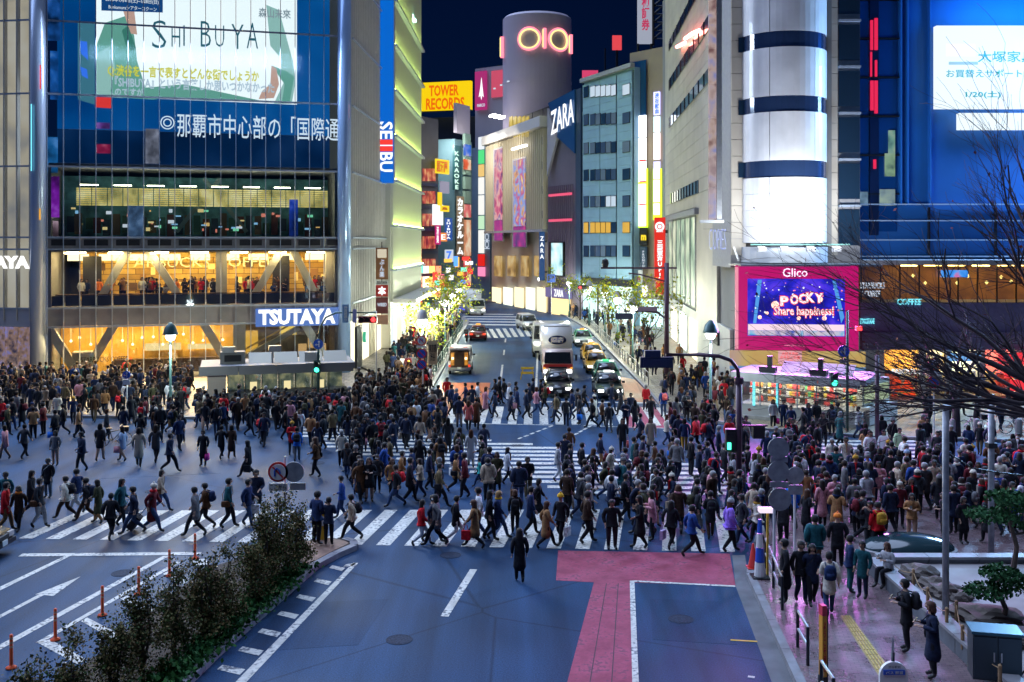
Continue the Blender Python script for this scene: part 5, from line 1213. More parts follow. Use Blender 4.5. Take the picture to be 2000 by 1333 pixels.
for y0, y1, x0, x1, c in ((255, 300, 1735, 1748, (.25, .55, .45)), (300, 345, 1728, 1748, (.4, .65, .4)), (370, 402, 1718, 1748, (.35, .5, .55)), (375, 402, 1664, 1695, (.3, .5, .7))): pbox('lit_window', bb, MR, x0, y0, x1, y1, emi('lit_window_%d' % y0, c, .45, noise=((.03, .08, .12), c, (.6, .8, .6)), scale=1.2), .06, -.05)
for x in (1757, 1770, 1814): pbox('wall_rib', bb, MR, x, -60, x + 3, 402, mat('blue_rib', (.01, .12, .42), .5), .4, -.0)
E_scr = emi('screen_white', (.86, .97, 1.0), 1.05, light=True)
pbox('screen', bb, MR, 1826, 52, 2090, 213, E_scr, .5, -.5); pbox('screen_lower', bb, MR, 1871, 222, 2090, 254, E_scr, .5, -.5)
area('screen_light', MR @ Vector((16, -1.2, 21)), 9, 6500, (.30, .58, 1.0), (-.45, -1, -.5), 6)
E_tq = emi('print_teal', (.02, .50, .55), .75)
ptxt('lettering', '大塚家具', bb, MR, 1910, 100, 2022, 122, E_tq, off=-.78, bold=.01, ext=.005); ptxt('lettering', 'お買替えサポートキャンペ', bb, MR, 1848, 136, 2075, 152, E_tq, off=-.78, bold=.01, ext=.005); ptxt('lettering', '1/20(土)', bb, MR, 1886, 178, 1955, 193, E_tq, off=-.78, bold=.02, ext=.005)
pbox('print_block', bb, MR, 1848, 86, 1905, 110, emi('print_peach', (1, .90, .82), 1.0), .02, -.77); pbox('print_block', bb, MR, 1853, 121, 1910, 127, emi('print_slate', (.45, .7, .75), .8), .02, -.77)
for u in (14, 20, 26): area('screen_spill', MR @ Vector((u - 3.5, -3.2, 24)), 5, 270, (.03, .36, 1.0), (0, 1, -.25), 6)  # added lamps that wash the wall blue; no fixture stands there
for u, z in ((5.5, 10.8), (10, 10.8), (15, 10.8), (20, 10.8)): bx('wall_bar', bb, (u, .02, z), (.12, .2, 3.2), M_dark)
for z in (9.1, 10.2, 11.5, 12.6): bx('ledge', bb, (LR / 2, -.1, z), (LR, .35, .08), M_alu)
# second-floor cafe and ground-floor shops below it
MR2, LR2 = frame((P(1680, 700, 66).x, 66.0), (62, 66.0))
lo = thing('shop_row_building', 'low purple-grey shop front with amber café windows above a sale store', 'building', MR2)
bx('canopy', lo, (LR2 / 2, 1.0, 8.75), (LR2, 3.8, .3), M_slab); bx('parapet', lo, (LR2 / 2, .1, 5.2), (LR2, .3, 1.9), mat('parapet_violet', (.16, .13, .26), .5, noise=.15)); bx('fascia', lo, (LR2 / 2, -.15, 3.7), (LR2, .5, 1.1), mat('fascia_violet', (.12, .10, .20), .5, noise=.15))
bx('floor', lo, (LR2 / 2, 2, 6.1), (LR2, 4, .15), M_slab); bx('back_wall', lo, (LR2 / 2, 3.6, 7.4), (LR2, .2, 2.6), mat('cafe_wall', (.45, .22, .05), .7, noise=.4, scale=.8))
for i in range(22): bx('glass_pane', lo, (.7 + i * 1.25, .05, 7.35), (1.2, .03, 2.45), G_clear); bx('mullion', lo, (.07 + i * 1.25, .02, 7.35), (.06, .1, 2.5), M_dark)
for i in range(9): bx('ceiling_light', lo, (3.8 + i * 1.6, 1.8, 8.5), (1.0, .4, .06), emi('cafe_lamp2', (1, .7, .2), 18, light=True) if i % 3 == 0 else emi('cafe_lamp', (1, .6, .15), 10, light=True))
for i in range(12): mb = MB(); mb.lathe([(.02, -.12), (.12, 0), (.02, .12)], (0, 0, 0), 8); mb.build('pendant_lamp', emi('cafe_pendant', (1, .75, .2), 2.2), lo, loc=(4 + i * .95, 1.5 + .4 * math.sin(i * 2), 7.6 + .25 * math.cos(i * 3)))
ptxt('neon_lettering', 'COFFEE', lo, MR2, 1752, 584, 1800, 596, E_cyan, off=-.2, bold=.02); ptxt('neon_lettering', 'STARBUCKS\nCOFFEE', lo, MR2, 1680, 552, 1728, 580, E_soft, off=-.2, bold=.02); ptxt('neon_lettering', 'L\'OCCITANE', lo, MR2, 1680, 622, 1708, 633, E_cyan, off=-.2, bold=.02)
for i, (x0, x1, c) in enumerate(((1722, 1800, (1, .62, .15)), (1802, 1850, (.95, .85, .6)), (1852, 1915, (.85, .95, .7)), (1917, 1990, (1, .35, .3)), (1992, 2060, (1, .5, .35)))):
    bx('shop_pier', lo, (rect(MR2, x0 - 3, 700, x0, 800)[0], .1, 1.65), (.3, .6, 3.1), M_fin)
    u, z, w, h = rect(MR2, x0, 712, x1, 800, 2.5); bx('shop_back', lo, (u, 2.5, 1.6), (w + .6, .1, 3.0), mat('shop_back_%d' % i, tuple(k * .85 for k in c), .7, noise=.3, scale=1)); bx('ceiling_light', lo, (u, 1.2, 3.1), (w, .8, .06), emi('shop_ceiling_%d' % i, c, 24, light=True))
    u, z, w, h = rect(MR2, x0, 712, x1, 800); bx('glass_pane', lo, (u, .15, 1.65), (w, .03, 3.0), G_clear)
    for k in range(3): bx('clothes_rail', lo, (u - w / 3 + k * w / 3, 1.9 - .3 * k, .9), (.9, .3, 1.2), mat('clothes_%d' % ((i + k) % 4), ((.6, .5, .1), (.5, .08, .06), (.6, .6, .55), (.1, .12, .2))[(i + k) % 4], .8, noise=.4, scale=6))
ptxt('sale_lettering', 'SA', lo, MR2, 1742, 741, 1788, 766, emi('sale_red', (1, .08, .02), .9), off=.05, bold=.06, ext=.03); ptxt('sale_lettering', 'LE', lo, MR2, 1742, 768, 1788, 790, emi('sale_red', (1, .08, .02), .9), off=.05, bold=.06, ext=.03)
ptxt('shop_lettering', 'FABERBLUE', lo, MR2, 1742, 721, 1806, 731, E_white, off=.0, bold=.03)
pbox('shop_fascia', lo, MR2, 1852, 690, 1915, 706, emi('fascia_blue', (.2, .5, 1), .8), .1, -.5)
for k in range(3): pbox('red_awning', lo, MR2, 1950 + k * 12, 690 + k * 26, 2060, 712 + k * 26, emi('awning_red', (1, .04, .06), .9), .2, -.8 - k * .2)
pbox('small_screen', lo, MR2, 1838, 528, 1890, 542, emi('small_screen', (.1, .35, 1), .9, noise=((.0, .2, .8), (.1, .4, 1), (.9, .1, .2)), scale=1.5), .1, -.3)
# ================================================================ FAR STREET: buildings and signs
# narrow buildings with lime and white light boxes, between the tiled building and the stepped block
MN, LN = frame((P(1228, 500, 124).x, 124.0), (P(1300, 500, 119).x + .4, 119.0))
nb = thing('narrow_sign_building', 'narrow building front covered by lime and white vertical light boxes', 'building', MN)
bx('wall', nb, (LN / 2, 5, 16.5), (LN, 9.6, 33), mat('beige_block', (.28, .22, .17), .7, noise=.1, scale=.4))
pbox('dark_glass', nb, MN, 1231, 120, 1262, 420, mat('blue_dark_glass', (.01, .06, .16), .12, spec=.8), .1, -.06)
E_lime2 = emi('lime_box', (.55, .95, .03), 2.2, light=True)
pbox('light_box_edge', nb, MN, 1246, 330, 1264, 445, E_lime2, .3, -.2); pbox('light_box_edge', nb, MN, 1277, 330, 1291, 430, E_lime2, .3, -.2); pbox('light_box_edge', nb, MN, 1239, 442, 1249, 560, E_lime2, .2, -.15)
for k, (y0, y1) in enumerate(((226, 268), (270, 314), (316, 356), (360, 398), (400, 442))): pbox('light_box', nb, MN, 1249, y0, 1261, y1, emi('box_white_%d' % (k % 2), ((.8, .88, 1), (1, 1, .9))[k % 2], 3.0, light=True), .3, -.4)
for k, (y0, y1) in enumerate(((180, 225), (228, 258), (260, 312), (316, 350), (352, 395), (398, 420))): pbox('light_box', nb, MN, 1278, y0, 1288, y1, emi('box_tint_%d' % (k % 3), ((.55, .55, 1), (.6, .85, 1), (1, .85, .9))[k % 3], 2.0, light=True), .3, -.4)
for y in (312, 354, 398): pbox('box_rim', nb, MN, 1249, y, 1261, y + 3, E_red, .1, -.56)
vt = ptxt('lettering', '渋谷献血', nb, MN, 1279, 182, 1287, 222, E_blue, off=-.6, vertical=True)
pbox('panel', nb, MN, 1250, 445, 1264, 480, M_dark, .2, -.3); ptxt('lettering', 'm', nb, MN, 1252, 459, 1262, 470, E_yel, off=-.45, bold=.05)
pbox('panel', nb, MN, 1250, 482, 1264, 525, mat('panel_navy', (.02, .05, .1), .4), .2, -.3); ptxt('lettering', 'PRONTO', nb, MN, 1254, 490, 1259, 522, E_soft, off=-.45, vertical=True)
pbox('panel', nb, MN, 1240, 528, 1254, 560, emi('panel_pale', (.8, .9, .85), .7), .2, -.3); ptxt('lettering', '券', nb, MN, 1242, 540, 1252, 551, M_red, off=-.45)
pbox('light_box', nb, MN, 1255, 558, 1264, 580, E_white, .2, -.3); pbox('shop_glow', nb, MN, 1232, 585, 1296, 640, emi('nb_shop', (.6, .95, .95), 1.8, light=True), .1, -.08)
# tall red bank sign on the pavement edge of the tiled building
MRb = frame((P(1278, 500, 108).x, 108.0), (P(1300, 500, 108).x, 108.0))[0]
rs = thing('red_bank_sign', 'tall red vertical bank sign with white ring emblem and characters', 'sign', MRb)
pbox('sign_panel', rs, MRb, 1278, 425, 1299, 548, emi('sign_scarlet', (1, .02, .01), .75, light=True), .4, 0); pbox('sign_tail', rs, MRb, 1281, 549, 1296, 575, emi('sign_scarlet', (1, .02, .01), .75), .3, 0)
pbox('sign_mount', rs, MRb, 1299, 450, 1304, 456, M_dark, .2, 0); pbox('sign_mount', rs, MRb, 1299, 540, 1304, 546, M_dark, .2, 0); pbox('sign_post', rs, MRb, 1303, 440, 1306, 650, M_steel, .2, .1)
mb = MB()
for r0, r1, sx in ((.50, .30, 1), (.20, .02, 1)): mb.lathe([(r0, 0), (r1, 0)], (0, 0, 0), 20, a1=6.2828)
u, z = uz(MRb, 1288.5, 443, -.22); rg = mb.build('ring_emblem', E_white, rs, loc=(u, -.22, z)); rg.rotation_euler = (R(90), 0, 0)
ptxt('lettering', 'MUFG', rs, MRb, 1282, 451, 1295, 454, E_white, off=-.22); ptxt('lettering', '三菱東京UFJ', rs, MRb, 1283, 470, 1295, 544, E_white, off=-.22, vertical=True, bold=.04)
MRc = frame((14.9, 90.5), (14.9, 90.4))[0]
# roof-top sign frame high on the right
MT = frame((P(1238, 100, 128).x, 128.0), (P(1300, 100, 128).x, 128.0))[0]
rt = thing('roof_sign_tower', 'white rooftop sign tower with red characters and steel lattice', 'sign', MT)
pbox('sign_panel', rt, MT, 1245, -40, 1273, 86, emi('roof_white', (.55, .60, .75), .6), .4, 0); ptxt('lettering', '和証券', rt, MT, 1253, -8, 1269, 60, emi('roof_red', (.7, .05, .15), .7), off=-.25, vertical=True, bold=.03)
mb = MB()
for i in range(7): 
    a = MT.inverted() @ P(1276, -20 + i * 16, 128); b = MT.inverted() @ P(1300, -40 + i * 16, 128); mb.tube([a, b], .12, 4); mb.tube([a, MT.inverted() @ P(1300, -20 + i * 16, 128)], .08, 4)
mb.tube([MT.inverted() @ P(1276, -40, 128), MT.inverted() @ P(1276, 90, 128)], .15, 4); mb.tube([MT.inverted() @ P(1246, 86, 128), MT.inverted() @ P(1246, 130, 128)], .15, 4); mb.tube([MT.inverted() @ P(1272, 86, 128), MT.inverted() @ P(1272, 130, 128)], .15, 4); mb.build('lattice', M_dark, rt)
# stepped block with ribbon windows
MW, LW = frame((P(1138, 500, 134).x, 134.0), (P(1236, 500, 122).x, 122.0))
st = thing('ribbon_window_block', 'blue-white tiled block with rows of ribbon windows above the street corner', 'building', MW)
bx('wall', st, (LW / 2, 6, 15.5), (LW, 11.6, 31), mat('blue_tile', (.20, .34, .46), .5, noise=.1, scale=.7))
for j in range(26):
    z = 4.6 + j * 1.02
    for (x0, x1) in ((1139, 1172), (1173, 1204), (1206, 1235)): u0, _ = uz(MW, x0, 400); u1, _ = uz(MW, x1, 400); bx('wall_tile', st, ((u0 + u1) / 2, -.02, z), (u1 - u0 - .03, .1, .99), mat('blue_tile_p', (.24, .40, .52), .45, noise=.08, scale=.7))
bx('parapet', st, (LW / 2, -.1, 31.2), (LW + .2, .6, .5), M_grey)
for k, yy in enumerate((178, 233, 289, 342, 394, 445, 491)):
    for (x0, x1) in ((1140, 1150), (1153, 1204), (1216, 1231)):
        n = 5 if x1 - x0 > 30 else 1
        for i in range(n):
            a, b = x0 + (x1 - x0) * i / n, x0 + (x1 - x0) * (i + 1) / n; sl = (1000 + 172 - a) * .10 * (1 if yy < 475 else -1) * (475 - yy) / 475
            u, z, w, h = rect(MW, a, yy - 11 + sl, b, yy + 11 + sl, -.1)
            lit = (k == 0 and x0 != 1140) or (k == 4 and i > 2) ; amb = k == 5
            window(st, (u, -.1, z), w - .06, h, M_dark, emi('win_amber', (1, .58, .08), .7) if amb and i < 4 else emi('win_pale', (.7, .85, 1), .75) if lit else mat('win_blue_%d' % ((i + k) % 3), ((.02, .05, .10), (.06, .10, .18), (.15, .20, .28))[(i + k) % 3], .12, spec=.8))
for i in range(4): pbox('shop_front', st, MW, 1140 + i * 24, 560, 1162 + i * 24, 640, emi('st_shop_%d' % (i % 2), ((.55, .9, .85), (.75, 1, .95))[i % 2], 1.6, light=True), .1, -.12)
pbox('shop_lintel', st, MW, 1139, 545, 1236, 558, M_dark, .4, -.3)
# clothing store with leaning dark front
MZ, LZ = frame((P(1068, 500, 146).x, 146.0), (P(1137, 500, 137).x, 137.0))
zs = thing('clothing_store', 'violet metal fronted clothing store with big white slanted lettering', 'building', MZ)
bx('wall', zs, (LZ / 2, 6, 13.8), (LZ, 11.6, 27.6), mat('violet_metal', (.22, .20, .27), .35, .4, noise=.12, scale=.3))
def zpoly(name, px, m, off, th=.1):
    mb = MB(); mb.prism([(uz(MZ, x, y, off)[0], off, uz(MZ, x, y, off)[1]) for x, y in px], (0, th, 0)); return mb.build(name, m, zs)
zpoly('blue_facet', [(1070, 202), (1122, 175), (1122, 300), (1088, 268), (1088, 252)][::-1], mat('facet_blue', (.02, .10, .28), .3, .3), -.5, .4)
zpoly('grey_facet', [(1069, 212), (1087, 272), (1068, 345)][::-1], mat('facet_grey', (.34, .33, .38), .5), -.45, .35)
zpoly('light_strip', [(1124, 176), (1134, 172), (1134, 560), (1124, 560)][::-1], mat('strip_dark', (.04, .07, .12), .4), -.3, .2)
ptxt('lettering', 'ZARA', zs, MZ, 1076, 205, 1121, 252, E_white, off=-.7, bold=.01, shear=.35)
for i in range(13): u_, z_, w_, h_ = rect(MZ, 1071 + i * 3.8, 340, 1073 + i * 3.8, 540, -.1); bx('flute', zs, (u_, -.12, 11.5), (.10, .2, 13), mat('flute_violet', (.26, .22, .32), .3, .5))
for k, yy in enumerate((378, 428)): pbox('lit_strip', zs, MZ, 1072, yy, 1117, yy + 5, emi('strip_red_%d' % k, (.85, .10, .2), 1.0, light=True), .10, -.5)  # red reflections on the fluted metal, painted as glowing bands
pbox('poster_frame', zs, MZ, 1074, 473, 1102, 540, M_dark, .3, -.2); pbox('poster', zs, MZ, 1077, 475, 1098, 538, emi('poster_cyan', (.45, .95, 1), 1.0, light=True, noise=((.1, .35, .45), (.6, .95, 1), (.95, 1, 1)), scale=.6), .1, -.4)
pbox('door_sign', zs, MZ, 1068, 563, 1114, 582, emi('door_violet', (.28, .24, .55), .55), .5, -.6); ptxt('lettering', 'ZARA', zs, MZ, 1082, 566, 1100, 580, E_white, off=-.9)
pbox('entrance', zs, MZ, 1078, 584, 1113, 622, emi('entrance_gold', (1, .75, .32), 1.6, light=True), .2, -.1)
MZ2 = frame((P(1052, 500, 136).x, 136.0), (P(1066, 500, 136).x, 136.0))[0]
zb = thing('blade_sign', 'navy blade sign with white vertical lettering beside the cream building', 'sign', MZ2)
pbox('sign_panel', zb, MZ2, 1053, 453, 1064, 548, emi('blade_navy', (.005, .06, .22), .8), .4, 0); pbox('sign_bracket', zb, MZ2, 1064, 470, 1069, 474, M_dark, .2, 0); pbox('sign_bracket', zb, MZ2, 1064, 530, 1069, 534, M_dark, .2, 0); ptxt('lettering', 'ZARA', zb, MZ2, 1054.5, 462, 1062.5, 506, E_white, off=-.25, vertical=True)
# finned department building with round tower on the roof
MM, LM = frame((P(955, 500, 176).x, 176.0), (P(1070, 500, 146.5).x, 146.5))
fm = thing('finned_building', 'cream building with vertical fins, tall posters and a round rooftop tower', 'building', MM)
bx('wall', fm, (LM / 2, 8, 14), (LM, 15, 28), mat('cream_wall', (.45, .40, .32), .6, noise=.06, scale=.3))
for i in range(34): bx('fin', fm, (.4 + i * (LM - .6) / 33, -.35, 19.2), (.26, .7, 14.6), mat('fin_cream', (.55, .49, .38), .5))
bx('cornice', fm, (LM / 2, -.5, 27.4), (LM + .3, 1.6, 1.5), mat('cornice_pale', (.58, .56, .55), .5)); bx('ledge', fm, (LM / 2, -.4, 11.8), (LM, 1.0, .35), M_grey)
for i in range(5): pbox('gold_panel', fm, MM, 995 + i * 8, 228 + 0 * i, 1001 + i * 8, 268, emi('gold_glow', (.9, .65, .08), .6), .1, -.55)
for k, (x0, x1, y0, y1) in enumerate(((966, 981, 292, 430), (1003, 1026, 312, 442))):
    pbox('poster_frame', fm, MM, x0 - 2, y0 - 3, x1 + 2, y1 + 42, M_grey, .2, -.6)
    pbox('poster', fm, MM, x0, y0, x1, y1, emi('tall_poster_%d' % k, (.8, .4, .5), .75, light=True, noise=(((.10, .02, .20), (.75, .10, .25), (.95, .55, .50), (.20, .05, .40), (.9, .75, .65)), ((.06, .02, .35), (.95, .45, .08), (.20, .45, .95), (.65, .05, .25), (.95, .75, .35)))[k], scale=.55), .1, -.78)
    pbox('poster_foot', fm, MM, x0, y1 + 1, x1, y1 + 40, emi('poster_foot', (.35, .02, .28), .6, noise=((.05, .05, .25), (.45, .02, .35), (.8, .05, .35)), scale=.7), .1, -.78)
    pbox('poster_lamp', fm, MM, x0 - 2, y0 - 26, x1 + 2, y0 - 22, emi('poster_lamp', (1, .98, .9), 5), .4, -1.6)
for k in range(3): pbox('roof_floodlight', fm, MM, 958 + k * 9, 224 + k * 2, 966 + k * 9, 228 + k * 2, emi('roof_flood', (1, 1, .95), 8), .5, -2.0)
for k in range(6): pbox('slot_window', fm, MM, 1056, 268 + k * 48, 1062, 283 + k * 48, M_black, .1, -.52)
for i in range(4): pbox('upper_window', fm, MM, 966 + i * 26, 500, 980 + i * 26, 540, emi('fm_upper', (1, .72, .25), .55, noise=((.25, .15, .05), (.8, .5, .15), (1, .8, .4)), scale=.6), .2, -.1)
for i in range(5): pbox('shop_window', fm, MM, 962 + i * 22, 562, 978 + i * 22, 612, emi('fm_shop_%d' % (i % 2), ((1, .85, .5), (.9, .95, .75))[i % 2], 1.5, light=True), .2, -.1)
area('poster_flood', MM @ Vector((LM * .22, -7.5, 26.5)), 9, 420, (1, .94, .80), (.30, .9, -.75), 1.0); area('poster_flood', MM @ Vector((LM * .62, -7.5, 25.5)), 9, 300, (1, .90, .70), (.30, .9, -.9), 1.0)  # added lamps in the open air, brightening the cream front
for i in range(5): bx('roof_rail', fm, (8 + i * 5, 1.2, 29.2), (4.6, .1, 1.6), M_dark)
tc0 = P(1049, 100, 172); ctr = MM.inverted() @ Vector((tc0.x, 172.0, 0)); TRR = 67 * 172 / 2000
mb = MB(); mb.lathe([(TRR, 27), (TRR, 36.5), (TRR + .06, 36.5), (TRR + .06, 36.9), (TRR, 36.9), (TRR, 47.4), (TRR - .4, 47.8), (.1, 47.8)], (ctr.x, ctr.y, 0), 48); tw = mb.build('round_tower', mat('tower_lilac', (.46, .40, .50), .5, noise=.06, scale=.2), fm)
for i in range(3): bx('tower_lamp', fm, (ctr.x - TRR + 2 + i * 4, ctr.y - TRR - .6, 36.2), (.5, .3, .2), E_soft)
E_neon = emi('neon_gold_pink', (1, .22, .30), 1.7, light=True); E_neon2 = emi('neon_yellow', (1, .80, .30), 1.4)
def ring_on_tower(px, py, rx, ry, m, th, name):
    a0 = math.asin(max(-1, min(1, (px - 1049) / 67.0))); z = CH + (HY - py) * (172 - TRR) / F; pts = []
    sx = rx * 172 / 2000 / TRR / max(.4, math.cos(a0)); sz = ry * (172 - TRR) / 2000
    for k in range(33):
        q = 2 * math.pi * k / 32; a = a0 + sx * math.cos(q); pts.append((ctr.x + 0, ctr.y, z + sz * math.sin(q), a))
    Rw = MM.to_3x3().inverted(); mb = MB(); mb.tube([Vector((ctr.x, ctr.y, zz)) + Rw @ Vector(((TRR + .35) * math.sin(a), -(TRR + .35) * math.cos(a), 0)) for (_, _, zz, a) in pts], th, 5, cap=False); return mb.build(name, m, fm)
for px, w in ((1033, 20), (1088, 18)): ring_on_tower(px, 76, w, 21.5, E_neon, .17, 'neon_ring'); ring_on_tower(px, 76, w - 2.6, 18.6, E_neon2, .17, 'neon_ring')
def bar_on_tower(px, y0, y1):
    a = math.asin((px - 1049) / 67.0); k = (172 - TRR) / F; Rw = MM.to_3x3().inverted(); p = Vector((ctr.x, ctr.y, 0)) + Rw @ Vector(((TRR + .3) * math.sin(a), -(TRR + .3) * math.cos(a), 0))
    mb = MB(); mb.tube([(p.x, p.y, CH + (HY - y0) * k), (p.x, p.y, CH + (HY - y1) * k)], .3, 6); mb.build('neon_bar', E_neon, fm); mb = MB(); mb.tube([(p.x, p.y - .25, CH + (HY - y0 - 2) * k), (p.x, p.y - .25, CH + (HY - y1 + 2) * k)], .14, 6); mb.build('neon_core', E_neon2, fm)
bar_on_tower(1061, 56, 95); bar_on_tower(1110.5, 60, 98); bar_on_tower(984, 62, 104)
# blue-grey slab with ring sign, and a pink topped block behind
def block(name, label, x0, x1, d0, d1, ztop, m, depth=14):
    Mb, Lb = frame((P(x0, 500, d0).x, d0), (P(x1, 500, d1).x, d1)); r = thing(name, label, 'building', Mb, None); bx('wall', r, (Lb / 2, depth / 2, ztop / 2), (Lb, depth, ztop), m); return r, Mb, Lb
ob, MO, LO = block('slab_building', 'slim blue-grey slab with white light boxes and a ring sign', 922, 957, 184, 179, 27, mat('slab_blue', (.12, .18, .26), .5, noise=.1, scale=.4))
for k, (y0, y1, c) in enumerate(((268, 292, (.9, .95, 1)), (294, 320, (.1, .8, .25)), (322, 345, (.9, .6, .2)), (347, 380, (1, 1, .95)), (382, 420, (1, 1, .95)), (422, 448, (.6, .9, .6)), (450, 495, (1, 1, .95)))): pbox('light_box', ob, MO, 936, y0, 944, y1, emi('ob_box_%d' % k, c, .95, light=True), .4, -.3)
pbox('red_box', ob, MO, 935, 497, 945, 520, emi('sign_scarlet', (1, .02, .01), .8), .4, -.4); pbox('red_box', ob, MO, 935, 522, 946, 540, E_pink, .4, -.4)
for yy in (463, 478): 
    mb = MB(); mb.lathe([(.62, 0), (.42, 0)], (0, 0, 0), 20, a1=6.2828); u, z = uz(MO, 951, yy, -.4); rg = mb.build('ring_sign', E_soft, ob, loc=(u, -.4, z)); rg.rotation_euler = (R(90), 0, 0)
pbox('ring_bar', ob, MO, 946, 470, 956, 471.5, E_soft, .05, -.4); pbox('ring_bar', ob, MO, 946, 485, 956, 486.5, E_soft, .05, -.4)
pb_, MPb, LPb = block('pink_topped_block', 'pale block topped by a magenta sign with white mark beside the round tower', 928, 984, 200, 196, 44.0, mat('pale_lilac', (.40, .38, .46), .5, noise=.06, scale=.2))
pbox('pink_sign', pb_, MPb, 929, 140, 950, 215, emi('sign_pink', (.55, .03, .22), .7, light=True), .5, -.4)
zmark = [(938, 172), (940, 152), (942, 172), (944, 190), (941, 186), (940, 195), (938, 186), (935, 190)]
mb = MB(); mb.prism([(uz(MPb, x, y, -.75)[0], -.75, uz(MPb, x, y, -.75)[1]) for x, y in zmark][::-1], (0, .1, 0)); mb.build('sign_mark', E_white, pb_); ptxt('lettering', 'PARCO', pb_, MPb, 932, 203, 947, 209, E_soft, off=-.75)
pbox('red_lit_panel', pb_, MPb, 960, 138, 984, 190, emi('wall_red_glow', (.95, .12, .22), .6), .2, -.2)
kb, MKb, LKb = block('karaoke_building', 'narrow teal building with a vertical green KARAOKE sign', 888, 922, 172, 178, 27.5, mat('teal_block', (.10, .20, .26), .5, noise=.12, scale=.4))
pbox('top_block', kb, MKb, 889, 205, 915, 262, mat('lilac_block', (.42, .40, .52), .6), .6, -.1)
pbox('blade', kb, MKb, 886, 285, 899, 372, mat('blade_dark', (.01, .06, .08), .4), .4, -.6); ptxt('lettering', 'KARAOKE', kb, MKb, 887, 296, 897, 370, emi('karaoke_green', (.65, 1, .85), 1.2), off=-.85, vertical=True, bold=.03)
pbox('blade', kb, MKb, 893, 384, 905, 500, mat('blade_tan', (.35, .28, .2), .5), .3, -.6); ptxt('lettering', 'カラオケルーム', kb, MKb, 893, 388, 905, 498, E_white, off=-.8, vertical=True, bold=.05)
for k in range(9): pbox('balcony_box', kb, MKb, 906, 262 + k * 28, 917, 286 + k * 28, mat('green_frame', (.22, .36, .33), .5), .5, -.4)
for k, (y0, y1, c) in enumerate(((283, 305, (.05, .2, .9)), (312, 332, (1, .15, .05)), (400, 425, (.9, .2, .2)), (430, 500, (.85, .35, .18)), (505, 560, (1, .08, .10)))): pbox('shop_panel', kb, MKb, 906, y0, 919, y1, emi('kb_%d' % k, c, .75, light=(k > 2), noise=(tuple(v * .4 for v in c), c, (1, .85, .6)), scale=.5), .2, -.75)
tr, MTr, LTr = block('record_store_building', 'dark block carrying a big yellow rooftop sign with red lettering', 800, 928, 214, 210, 36, mat('night_block', (.02, .035, .06), .5, noise=.2, scale=.2))
pbox('roof_sign', tr, MTr, 818, 161, 921, 217, emi('sign_yellow', (1, .68, .0), .95, light=True), 1.2, -2.0); pbox('roof_sign_rim', tr, MTr, 816.5, 159.5, 922, 161, M_dark, 1.0, -2.0); pbox('roof_sign_rim', tr, MTr, 816.5, 217, 922, 218.5, M_dark, 1.0, -2.0)
mb = MB(); a = [(uz(MTr, 806, 166, -2.0), 0), (uz(MTr, 817, 161, -2.0), 0), (uz(MTr, 817, 217, -2.0), 0), (uz(MTr, 806, 224, -2.0), 0)]
mb.prism([(q[0][0], -2.0 + (2.5 if i in (0, 3) else 0), q[0][1]) for i, q in enumerate(a)][::-1], (0, .3, 0)); mb.build('roof_sign_side', emi('sign_yellow_side', (.95, .72, .0), .8), tr)
ptxt('lettering', 'TOWER', tr, MTr, 838, 166, 896, 188, emi('sign_red_print', (1, .16, .0), .85), off=-2.8, bold=.03); ptxt('lettering', 'RECORDS', tr, MTr, 832, 191, 907, 214, emi('sign_red_print', (1, .16, .0), .85), off=-2.8, bold=.03)
# dark entertainment block on the left of the far street with red-lit windows
db, MD, LD = block('lantern_block', 'dark block with stacked red and gold lit windows beyond the department store', 797, 856, 158, 166, 30, mat('dark_slate', (.05, .06, .085), .5, noise=.2, scale=.3))
for k in range(5):
    yy = 330 + k * 44
    for i in range(4): pbox('lit_window', db, MD, 826 + i * 6.3, yy, 831 + i * 6.3, yy + 24, emi('lantern_%d' % ((i + k) % 3), ((1, .30, .05), (.75, .06, .12), (1, .65, .2))[(i + k) % 3], .7, noise=((.15, .01, .04), (.7, .1, .08), (1, .6, .25)), scale=1.1), .2, -.1)
    pbox('floor_band', db, MD, 822, yy + 28, 852, yy + 34, mat('band_navy', (.01, .03, .08), .4), .5, -.2)
for k in range(6): pbox('grey_window', db, MD, 800, 290 + k * 44, 818, 318 + k * 44, mat('gw', (.16, .20, .22), .3), .2, -.1)
pbox('white_screen', db, MD, 846, 400, 864, 440, E_white, .3, -.6); pbox('pale_panel', db, MD, 860, 355, 876, 378, emi('panel_lilac', (.45, .45, .62), .6), .3, -.9)
for (x0, y0, x1, y1, m, body) in ((851, 312, 876, 340, E_yel, '居酒屋'), (856, 376, 862, 402, E_yel, None), (861, 402, 876, 414, E_yel, '鳥'), (870, 426, 882, 470, emi('blade_blue', (.02, .10, .42), .8), 'SHIBUYA'), (851, 440, 859, 478, emi('sign_crimson', (.65, .02, .20), .8), '酒処'), (860, 455, 872, 472, emi('sign_orange', (1, .30, .04), .9), 'E'), (808, 468, 822, 516, emi('sign_scarlet', (1, .02, .01), .8), '海鮮'), (798, 464, 804, 492, emi('sign_scarlet', (1, .02, .01), .8), None), (870, 488, 884, 512, E_soft, '7')):
    pbox('hanging_sign', db, MD, x0, y0, x1, y1, m, .3, -1.2)
    if body: ptxt('lettering', body, db, MD, x0 + 2, y0 + 3, x1 - 2, y1 - 3, M_red if m is E_yel else E_white if m is not E_soft else E_blue, off=-1.4, vertical=(y1 - y0 > x1 - x0 + 4), bold=.02)
for i in range(5): pbox('street_shop', db, MD, 802 + i * 12, 520, 812 + i * 12, 580, emi('db_shop_%d' % (i % 3), ((1, .55, .15), (1, .25, .12), (.9, .85, .7))[i % 3], 2.0, light=True), .3, -.1)
rr = random.Random(77)
